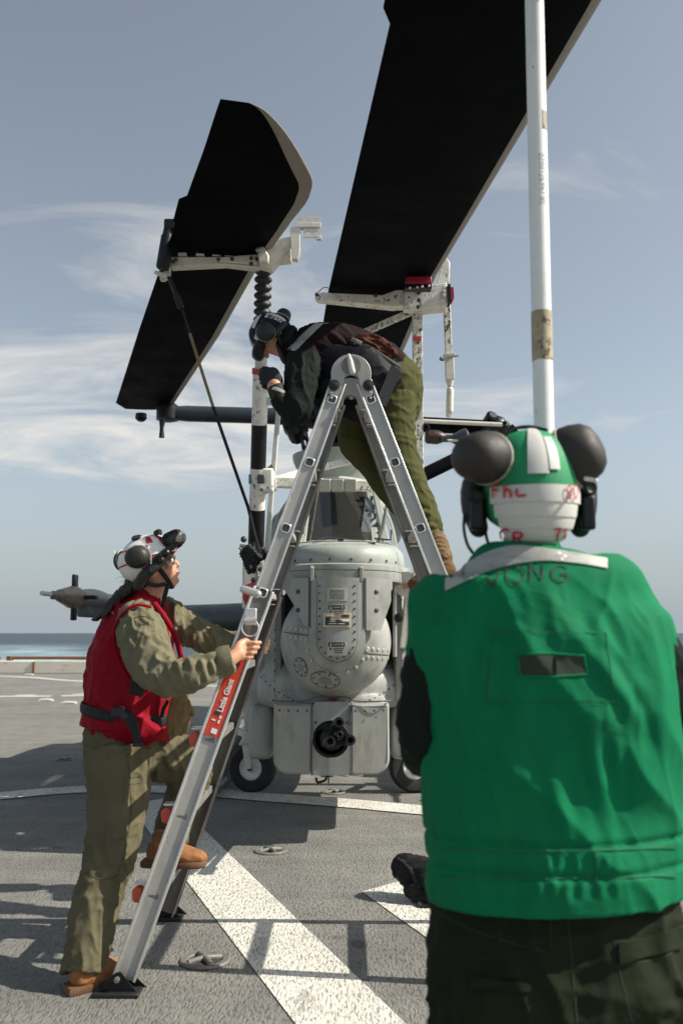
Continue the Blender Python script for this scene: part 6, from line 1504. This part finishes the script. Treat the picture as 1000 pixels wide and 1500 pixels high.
# reflective collar tape
def tp(u, v):
    x = 652 + 236*v; top = 858 - 58*math.sin(min(max((x - 640)/118, 0), 1)*math.pi/2) if x < 758 else 800 + 20*((x-758)/136)**1.3
    bot = 872 - 50*math.sin(min(max((x - 640)/160, 0), 1)*math.pi/2) if x < 800 else 822 + 12*((x-800)/94)**1.5
    return fwdray(x, top + (bot - top)*u)
decal('reflective_collar_tape', bv, tp, 6, 40, .002, TAPE, vs_)
for x0_, y0_ in ((818, 812), (826, 816), (822, 820)):
    h = bv.ray_cast(*fwdray(x0_, y0_)); 
    if h[0]: build('worn_spot', MB().rev([(.004, .0035), (.0042, .0042), (.0005, .0045)], h[0], h[1], 6), WPRN, vs_)
write('name_lettering', 'V', bv, fwdray, 710, 862, 24, -24, 0, .005, MARK, vs_); write('name_lettering', 'O', bv, fwdray, 740, 855, 28, -27, 0, .0042, MARK, vs_)
write('name_lettering', 'N', bv, fwdray, 773, 851, 25, -25, 0, .0042, MARK, vs_); write('name_lettering', 'G', bv, fwdray, 806, 852, 27, -23, 0, .0042, MARK, vs_)
# trousers
M_ = MB()
M_.tube([V((cx_, 1.93, zat(1300))), V((cx_ + .005, 1.93, zat(1380))), V((cx_ + .01, 1.93, zat(1440)))], [.245, .27, .275], 30, side=S1, ry=[.115, .14, .148], rnd=True, k=3)
for sg in (-1, 1):
    M_.tube([V((cx_ + .008 + sg*.125, 1.93, zat(1420))), V((cx_ + sg*.14, 1.93, .48)), V((cx_ + sg*.15, 1.93, .26)), V((cx_ + sg*.15, 1.92, .07))], [.135, .112, .098, .095], 24, k=3)
me = fusemesh(M_, .007, 5)
fl = []
for a_ in ((655, 1360, 700, 1440, .016, .008), (690, 1380, 800, 1400, .02, .008), (840, 1470, 860, 1400, .016, .01), (680, 1450, 780, 1440, .014, .012), (930, 1440, 990, 1400, .016, .01), (820, 1340, 826, 1490, .01, .006)): sg3(*a_)
cloth(me, [((.3, 0, -1), 3, 13, .012, 2.1), ((1, 0, .1), 4, 16, .008, 3.9)], fl)
t3 = link('trousers', me, TROU3, gm_, angle=180); bv = tree(me); THD = mat('dark_thread', (.022, .028, .014), .9)
def sl2(pts_, w_, nm='trouser_seam'):
    k = stroke(nm, bv, pts_, fwdray, w_, THD, t3, .0012)
    if k: build(nm, k, THD, t3, smooth=False)
sl2([(640, 1335), (700, 1365), (800, 1395)], .0025); sl2([(900, 1380), (960, 1372), (1000, 1355)], .003); sl2([(905, 1412), (960, 1405), (1000, 1385)], .003); sl2([(900, 1380), (905, 1412)], .003); sl2([(828, 1325), (836, 1400), (845, 1498)], .003); sl2([(805, 1335), (806, 1396)], .0025); sl2([(905, 1415), (925, 1498)], .0025)
def flap(px0, px1, py0, py1, dy):
    if all(bv.ray_cast(*fwdray(x_, y_))[0] for x_ in (px0, px1) for y_ in (py0, py1 + dy)):
        decal('pocket_flap', bv, lambda u, v: fwdray(px0 + (px1-px0)*v, py0 + (py1-py0)*u + dy*v), 5, 12, .001, TROU3, t3, .007)
flap(690, 775, 1434, 1448, 4); flap(904, 996, 1382, 1410, -22)
for sg in (-1, 1):
    boot(gm_, V((cx_ + sg*.15, 1.87, 0)), V((cx_ + sg*.17, 2.15, 0)), V((0, 0, 1)), .17, .1, BOOT2)
# helmet
R2 = (.103, .125, .128); SQ = .55
cut2 = lambda a: math.radians(-30 - 30*(-math.cos(a)))
hm2, _ = helmet_shell(GF, *R2, cut2, HGRN, gm_)
def eang(py):    # helmet elevation for a pixel row, seen from behind
    z = (750 - py)/FPX*1.82 ; zc = (P(778, py, 1.81) - GF.o).z
    return math.degrees(math.asin(max(-1, min(1, zc/R2[2]))))
for k, (y0_, y1_, aw) in enumerate(((705, 729, 66), (728, 749, 59), (748, 765, 58), (764, 782, 54), (781, 799, 51))):
    build('white_tape_band', MB().slab(lambda u, v: hp(GF, *R2, 180 + aw - 2*aw*u + (1.5 if k % 2 else -1), eang(y0_ + (y1_-y0_)*v), .001 + .0028*v + .0004*k), 26, 4, .002), TAPEW, hm2, angle=60)
patch(GF, R2, 'white_crown_tape', 172, 196, 8, 88, TAPEW, hm2, .0015, .0015); patch(GF, R2, 'white_crown_tape', 158, 171, 12, 50, TAPEW, hm2, .0028, .0015)
for y0_, aw in ((729, 61), (749, 55), (765, 54), (782, 51)): build('tape_edge', MB().tube([hp(GF, *R2, 180 + aw - 2*aw*u, eang(y0_), .0035)[0] for u in np.linspace(0, 1, 24)], .0011, 6), PLACEDGE, hm2)
# tree of helmet front surface for the lettering
hb = MB().grid(lambda u, v: hp(GF, *R2, 90 + 180*u, -75 + 150*v, .0085)[0], 60, 50); bvh = tree(hb.mesh('tmp2'))
for txt, x_, y_, w_, h_, gp_, pw in (('F', 719, 729, 14, -21, 3, .0055), ('h', 736, 729, 14, -20, 3, .0055), ('L', 753, 727, 19, -13, 3, .0055), ('00', 829, 730, 8, -20, 1, .0035), ('C', 731, 792, 16, -17, 3, .0055), ('R', 749, 797, 18, -17, 3, .0055), ('7', 811, 792, 11, -18, 2, .005), ('1', 823, 789, 8, -15, 2, .005)):
    write('red_lettering', txt, bvh, fwdray, x_, y_, w_, h_, gp_, pw, MARKR, hm2, .001)
# ear cups raised up and out
earcup(hm2, P(712, 671, 1.86), (P(684, 668, 1.80) - P(712, 671, 1.86)), V((0, 0, 1)), S(38, 1.85), S(42, 1.85), S(56, 1.85), CUP)
earcup(hm2, P(832, 672, 1.9), V((.42, -.25, .18)), V((.45, 0, -1)), S(47, 1.85), S(40, 1.85), S(52, 1.85), CUP)
for sg in (-1, 1):
    xx = .098
    build('cup_hinge', MB().tube([GF.w(sg*.095, .0, .05), GF.w(sg*.122, .01, .01), GF.w(sg*.122, .01, -.045), GF.w(sg*.112, .01, -.085)], [.018, .026, .027, .022], 12, k=3, rnd=True), BLACK, hm2)
    build('hinge_block', MB().box(GF.w(sg*.120, -.012, -.055), (.03, .05, .075), (GF.r, GF.f, GF.u)), BLACKM, hm2, bevel=.006)
    build('hinge_dial', MB().rev([(.017, 0), (.018, .006), (.012, .010), (.008, .008), (.001, .008)], GF.w(sg*.122, -.03, -.02 if sg < 0 else .0), GF.d(sg*.3, -1, 0), 18), BLACKM, hm2)
    build('cup_wire', MB().tube([GF.w(sg*.13, -.03, .075), GF.w(sg*.128, -.05, .04), GF.w(sg*.112, -.055, .015)], .0028, 6, k=4), ALUL, hm2)
build('goggle_strap', MB().tube([GF.w(-.07, -.02, .09), GF.w(-.04, -.01, .128), GF.w(.0, .0, .138), GF.w(.04, -.01, .128)], [.012]*4, 8, side=GF.f, ry=[.004]*4, k=4), BLACK, hm2)
build('wire_pin', MB().tube([P(857, 701, 1.82), P(872, 704, 1.8)], .004, 8, rnd=True), ALUL, hm2)
build('boom_tube', MB().tube([P(680, 752, 1.93), P(679, 775, 1.93), P(684, 797, 1.93), P(692, 810, 1.94)], .0035, 8, k=4), BLACK, hm2)
build('chin_strap', MB().tube([GF.w(-.1, -.0, -.08), GF.w(-.088, .02, -.12), GF.w(-.05, .05, -.15)], [.010]*3, 8, side=GF.f, ry=[.003]*3, k=4), WEB, hm2)

# white handling pole held by the green vested person
wp = thing('handling_pole', (P(796, 640, 2.19).x, 2.19, 0), 'tall white pole rising from behind the green helmet, with handwritten serial number and brown tape', 'pole')
p0 = P(797, 660, 2.19); p1 = P(782, 0, 2.19); ax_ = (p1 - p0).normalized(); bot = p0 - ax_*(p0.z/ax_.z) + ax_*.012; top = p1 + ax_*1.2
pr_ = .0252
pm = MB().tube([bot, top], pr_, 36); tube_ = build('pole_tube', pm, POLEW, wp)
def pat(py): t = (660 - py)/660; return p0.lerp(p1, t)
build('brown_tape_band', MB().rev([(pr_ + .0002, 0), (pr_ + .0012, .001), (pr_ + .0012, (pat(468) - pat(537)).length), (pr_ + .0002, (pat(468) - pat(537)).length + .001)], pat(537), ax_, 36), POLET, wp)
build('tape_scrap', MB().slab(lambda u, v: (pat(205 - 28*u) + (V((math.cos(-1.2 + .7*v), math.sin(-1.2 + .7*v), 0)))*(pr_ + .0004), V((math.cos(-1.2 + .7*v), math.sin(-1.2 + .7*v), 0))), 6, 5, .0006), POLET, wp)
bvp = tree(MB().tube([bot, top], pr_, 64).mesh('tmp3'))
def pto(x, y):    # x along the pole upwards (px), y across (px)
    c = pat(318 - x); return c + V((y*pr_/15, -.3, 0)), V((0, 1, 0))
write('serial_lettering', 'SN 1469710020', bvp, pto, 0, 7, 5.0, -9, 1.1, .0011, MARKK, wp, .0005)
build('pole_foot', MB().rev([(.024, 0), (.034, .004), (.034, .03), (.026, .05)], V((bot.x, bot.y, 0)), (0, 0, 1), 24), BLACK, wp)

# ---------------------------------------------------------------- man leaning over the top of the ladder
SQ = 1.0; DK = 1.055
bm_ = thing('person', (.25, 4.45, .0), 'person in dark brown jersey and olive trousers bent over the top of the ladder', 'person')
DB = 4.2
BF = Fr(P(397, 490, DB), V((-.38, -.05, -.92)), V((-.92, -.08, .38)))
T = MB()
T.tube([P(578, 560, 4.28), P(530, 545, 4.26), P(470, 525, 4.24), P(438, 515, 4.22)], [.12, .13, .14, .07], 18, ry=[.14, .14, .17, .08], rnd=True, k=3)
T.tube([P(440, 515, 4.22), P(412, 502, 4.2)], [.06, .056], 14, rnd=True)
T.ball(BF.w(0, .0, .0), .078, .098, .1, (BF.r, BF.f, BF.u)); T.tube([BF.w(0, .04, -.03), BF.w(0, .06, -.085)], [.062, .035], 14, rnd=True)
T.tube([BF.w(0, .1, .0), BF.w(0, .115, -.025)], [.011, .014], 8, rnd=True)
for sg in (-1, 1): T.ball(BF.w(sg*.08, .0, -.025), .01, .022, .032, (BF.r, BF.f, BF.u))
for a_ in ([P(446, 535, 4.06), P(436, 605, 4.02), P(407, 582, 4.0), P(402, 565, 3.99)], [P(446, 530, 4.42), P(440, 590, 4.5), P(415, 575, 4.42), P(404, 570, 4.38)]):
    T.tube(a_, [.055, .045, .034, .036], 14, rnd=True)
T.tube([P(582, 565, 4.22), P(594, 690, 4.2), P(636, 795, 4.12)], [.085, .06, .038], 14, rnd=True)
T.tube([P(565, 580, 4.42), P(548, 668, 4.36), P(625, 785, 4.47)], [.085, .06, .045], 14, rnd=True)
link('body', fusemesh(T, .005, 2, .4), SKIN, bm_, angle=180)
# gloved hands gripping the striped pole
for j, (hx_, hy_, hd_) in enumerate(((401, 556, 4.0), (402, 562, 4.36))):
    M_ = MB(); h0 = P(hx_, hy_, hd_); M_.tube([P(405, 578, hd_), h0, P(hx_ - 2, hy_ - 8, hd_)], [.038, .046, .036], 14, ry=[.03, .034, .03], rnd=True)
    gripfingers(M_, h0 + V((-.02, -.012 if j == 0 else .01, .045)), V((.02, 0, -1)).normalized(), V((-1, 0, .1)).normalized(), V((-.2, .9 if j == 0 else -.9, 0)), r=.0115, L=(.032, .036, .034, .03), sp=.022)
    M_.tube([h0 + V((.0, 0, .03)), h0 + V((-.03, .01, .055)), h0 + V((-.05, .01, .06))], [.015, .014, .012], 10, rnd=True)
    link('work_glove', fusemesh(M_, .005, 2, .4), GLOV, bm_, angle=180)
build('glove_cuff', MB().tube([P(403, 566, 3.99), P(412, 586, 3.99)], [.04, .044], 16), GLOV, bm_)
build('wrist_watch', MB().rev([(.044, -.008), (.047, -.006), (.047, .006), (.044, .008)], P(408, 574, 3.99), V((.4, 0, 1)), 20), PALE, bm_)
M_ = MB()
M_.tube([P(432, 510, 4.22), P(448, 512, 4.23), P(480, 522, 4.24), P(520, 530, 4.25), P(556, 540, 4.26)], [.08, .13, .175, .17, .15], 28, side=V((-.5, 0, 1)), ry=[.09, .17, .2, .18, .17], rnd=True, k=3)
M_.tube([P(428, 510, 4.2), P(418, 500, 4.2)], [.08, .072], 16, rnd=True)
M_.tube([P(448, 528, 4.12), P(448, 548, 4.07)], [.1, .09], 18, rnd=True)
me = fusemesh(M_, .0068, 4); fl = []
for a_ in ((480, 480, 520, 520), (500, 475, 545, 510), (470, 540, 530, 530), (480, 560, 540, 545), (500, 500, 560, 520), (450, 560, 470, 590)): seg2(*a_, 4.06, .018, .014)
cloth(me, [((1, 0, -.5), 3.5, 12, .009, 5.2), ((.3, 0, -1), 5, 20, .003, 9)], fl)
js = link('jersey', me, BRWV, bm_, angle=180); bv = tree(me)
decal('reflective_tape', bv, lambda u, v: fwdray(470 - 48*u**.9 + 13*(v) - 2*u, 468 + 44*u - 1*v + 4*v*u), 14, 4, .0025, TAPE, js)
M_ = MB(); M_.tube([P(492, 520, 4.11), P(520, 508, 4.08), P(548, 505, 4.1), P(572, 518, 4.12)], [.035, .05, .055, .03], 14, ry=[.03]*4, rnd=True, k=3); M_.tube([P(455, 535, 4.07), P(490, 528, 4.06)], [.02, .025], 10, rnd=True)
me = fusemesh(M_, .005, 2); cloth(me, [((1, 0, -.3), 8, 34, .02, 1.2)]); link('bunched_hem', me, BRWR, js, angle=180)
# sleeves (dark green)
M_ = MB()
M_.tube([P(447, 530, 4.09), P(441, 560, 4.04), P(436, 592, 4.01), P(431, 604, 4.0), P(416, 594, 3.99), P(406, 580, 3.99)], [.098, .086, .077, .068, .05, .042], 20, k=3)
M_.tube([P(448, 525, 4.4), P(446, 560, 4.48), P(440, 590, 4.48), P(424, 588, 4.44), P(408, 578, 4.38)], [.09, .08, .072, .055, .045], 18, k=3)
me = fusemesh(M_, .006, 3); cloth(me, [((.2, 0, -1), 4, 16, .009, 5.5), ((1, 0, .3), 5, 24, .003, 7.7)]); slv = link('sleeves', me, SLEV, bm_, angle=180)
# trousers
M_ = MB()
M_.tube([P(556, 548, 4.28), P(572, 562, 4.29), P(576, 590, 4.3)], [.155, .17, .15], 24, side=V((1, 0, 0)), ry=[.17, .19, .18], rnd=True, k=2)
M_.tube([P(570, 585, 4.22), P(575, 640, 4.2), P(590, 700, 4.18), P(610, 745, 4.15), P(630, 788, 4.12)], [.142, .118, .108, .1, .076], 24, k=4)
M_.tube([P(548, 580, 4.42), P(525, 640, 4.38), P(540, 672, 4.36), P(580, 720, 4.42), P(625, 780, 4.47)], [.14, .115, .082, .09, .07], 22, k=4)
me = fusemesh(M_, .0065, 4); fl = []
for a_ in ((560, 640, 612, 655), (558, 655, 618, 672), (560, 672, 618, 690), (575, 692, 618, 700), (545, 625, 608, 625), (560, 600, 600, 585), (592, 720, 628, 705), (600, 775, 648, 768), (606, 786, 650, 780), (600, 748, 645, 752), (555, 660, 595, 690)): seg2(*a_, 4.05, .013, .013)
cloth(me, [((1, 0, -.2), 4, 15, .008, 3.7), ((.1, 0, -1), 4, 22, .003, 8.8)], fl)
link('trousers', me, TROU2, bm_, angle=180)
build('trouser_seam', MB().tube([h[0] + h[1]*.001 for h in [tree(me).ray_cast(*fwdray(x_, y_)) for x_, y_ in ((606, 722), (612, 745), (622, 770))] if h[0]], .002, 6, k=4), THR, bm_)
# harness panel and grey flap on the hip
def sheetpx(nm, poly, D_, th, m, par, dd=0):
    return build(nm, MB().prism([P(x_, y_, D_ + dd*(x_ - poly[0][0])) for x_, y_ in poly], (0, th, 0)), m, par, bevel=.008)
hp_ = MB(); hp_.tube([P(488, 530, 4.07), P(520, 545, 4.05), P(555, 555, 4.06), P(572, 552, 4.1)], [.1, .15, .13, .06], 24, side=V((.15, 0, 1)), ry=[.05, .06, .06, .05], rnd=True, k=3)
hp_.tube([P(480, 575, 4.1), P(520, 590, 4.1)], [.09, .09], 20, rnd=True)
me = fusemesh(hp_, .007, 5); cloth(me, [((1, 0, .2), 4, 18, .008, 2.2)]); hpn = link('harness_panel', me, mat('navy_black_nylon', (.005, .0055, .008), .6, 0, .2, 10, .3, 300, weave=14), bm_, angle=180)
build('hip_flap', MB().slab(lambda u, v: (P(573 + 14*v - (25 - 4*v)*u, 534 + 10*v + (58 - 10*v)*u, 4.0) + V((0, .03*u + .02*v, 0)), V((.1, -1, 0)).normalized()), 8, 4, .008), mat('grey_flap_cloth', (.04, .043, .048), .85, 0, .2, 20, .4, 300), hpn)
build('harness_strap', MB().tube([P(505, 495, 4.09), P(525, 503, 4.06), P(550, 515, 4.06), P(585, 538, 4.1)], [.012]*4, 8, side=V((0, 0, 1)), ry=[.004]*4, k=4), WEB, hpn)
build('harness_buckle', MB().tube([P(516, 498, 4.05), P(522, 500, 4.03), P(529, 504, 4.03)], .012, 8), BOLT, hpn)
build('neck_collar', MB().rev([(.075, -.02), (.085, 0), (.08, .03), (.07, .03)], P(424, 500, 4.2), V((-1, 0, .3)), 24), SLEV, js)
# boot on the ladder rung: toe to the left of the right rail, heel out to the right
hz_ = P(672, 846, 4.12); tz_ = P(603, 868, 4.06)
boot(bm_, hz_, tz_, V((.12, -.1, 1)), .17, .1, BOOT2, P(641, 800, 4.12))
M_ = MB().tube([P(641, 818, 4.1), P(637, 800, 4.11), P(633, 786, 4.12)], [.07, .066, .062], 20, rnd=True)
me = fusemesh(M_, .006, 2); cloth(me, [((1, 0, .4), 8, 40, .008, 2.2)]); link('boot_cuff', me, mat('tan_boot_canvas', (.14, .08, .03), .85, 0, .2, 30, .4, 200), bm_, angle=180)
if False: build('boot_cuff', MB().tube([P(641, 818, 4.1), P(637, 800, 4.11), P(633, 786, 4.12)], [.074, .07, .066], 20), BOOT2, bm_)
boot(bm_, P(652, 822, 4.5), P(618, 842, 4.28), V((.1, 0, 1)), .15, .095, BOOT2, P(640, 795, 4.5))
# helmet
R3 = (.094, .115, .112)
hm3, _ = helmet_shell(BF, *R3, lambda a: math.radians(-20 + 32*math.cos(a)), HBLK, bm_)
lside = -1
patch(BF, R3, 'white_name_tape', -145, -70, 46, 64, TAPEW, hm3, .0015); patch(BF, R3, 'white_tape', -60, -42, 10, 34, TAPEW, hm3, .0015); patch(BF, R3, 'white_tape', -140, -116, -24, 30, TAPEW, hm3, .0015)
patch(BF, R3, 'grey_edge_tape', -20, 30, 14, 80, TAPE, hm3, .0012)
hb = MB(); hb.ball(BF.o, R3[0] + .004, R3[1] + .004, R3[2] + .004, (BF.r, BF.f, BF.u), 64, 48); bvh = tree(hb.mesh('tmp4'))
def rot2(cx0, cy0, ang): 
    ca, sa = math.cos(ang), math.sin(ang)
    return lambda x, y: fwdray(cx0 + x*ca - y*sa, cy0 + x*sa + y*ca)
write('black_lettering', 'MXTO', bvh, rot2(393, 462, math.radians(24)), 0, 4, 5, -6, 1.0, .0045, INK, hm3, .002)
write('black_lettering', 'T', bvh, rot2(381, 472, math.radians(-20)), 0, 7, 7, -8, 1, .006, INK, hm3, .002)
write('black_lettering', '6', bvh, rot2(402, 480, math.radians(30)), 0, 7, 5, -7, 1, .0045, INK, hm3, .002)
earcup(hm3, P(389, 487, 4.08), BF.d(-1, 0, 0), BF.f, S(15, 4.1), S(15, 4.1), .045, CUPG)
earcup(hm3, P(414, 465, 4.27), V((.35, .1, .8)), V((1, 0, -.3)), S(12, 4.2), S(12, 4.2), .045, CUPG)
build('side_latch', MB().tube([BF.w(-.1, .07, -.0), BF.w(-.104, .02, -.03), BF.w(-.1, -.04, -.05)], [.018, .02, .018], 10, k=3, rnd=True), BLACK, hm3)
build('goggles', MB().tube([BF.w(-.07, .1, .02), BF.w(-.035, .13, .02), BF.w(.035, .13, .02), BF.w(.07, .1, .02)], [.03]*4, 12, side=BF.u, ry=[.02]*4, rnd=True, k=3), BLACKM, hm3)
build('chin_strap', MB().tube([BF.w(-.085, .02, -.04), BF.w(-.06, .05, -.09), BF.w(0, .06, -.12)], [.01]*3, 8, side=BF.f, ry=[.003]*3, k=3), WEB, hm3)
build('microphone_boom', MB().tube([BF.w(-.09, .07, -.06), P(414, 526, 4.08), P(420, 532, 4.1), P(428, 530, 4.12)], [.006, .012, .01, .004], 8, k=3), BLACK, hm3)

# ---------------------------------------------------------------- black bag on the deck
DK = 1.0
g = gp(612, 1325); bgm = MB()
bgm.tube([g + V((-.05, .12, .14)), g + V((.06, .06, .12)), g + V((.16, .02, .10))], [.075, .085, .08], 16, rnd=True)
bgm.tube([g + V((-.06, .12, .15)), g + V((-.02, .02, .06)), g + V((.03, .0, .03))], [.05, .045, .025], 12, rnd=True)
bgm.tube([g + V((-.02, -.01, .03)), g + V((.1, -.02, .05)), g + V((.16, 0, .06))], [.025, .04, .05], 12, rnd=True)
me = fusemesh(bgm, .008, 4); cloth(me, [((1, 0, .2), 5, 20, .014, 4.4)])
bag = thing('tool_bag', tuple(g), 'crumpled black bag lying on the white deck stripe behind the person in green', 'bag')
link('bag_body', me, mat('black_nylon_bag', (.014, .014, .015), .6, 0, .2, 12, .3, 200, weave=14), bag, angle=180)
build('bag_strap', MB().tube([g + V((-.09, .1, .2)), g + V((-.03, .02, .16)), g + V((.01, -.02, .04)), g + V((.0, -.06, .01)), g + V((.09, -.07, .012))], [.013]*5, 8, side=V((1, 0, 0)), ry=[.004]*5, k=4), WEB, bag)
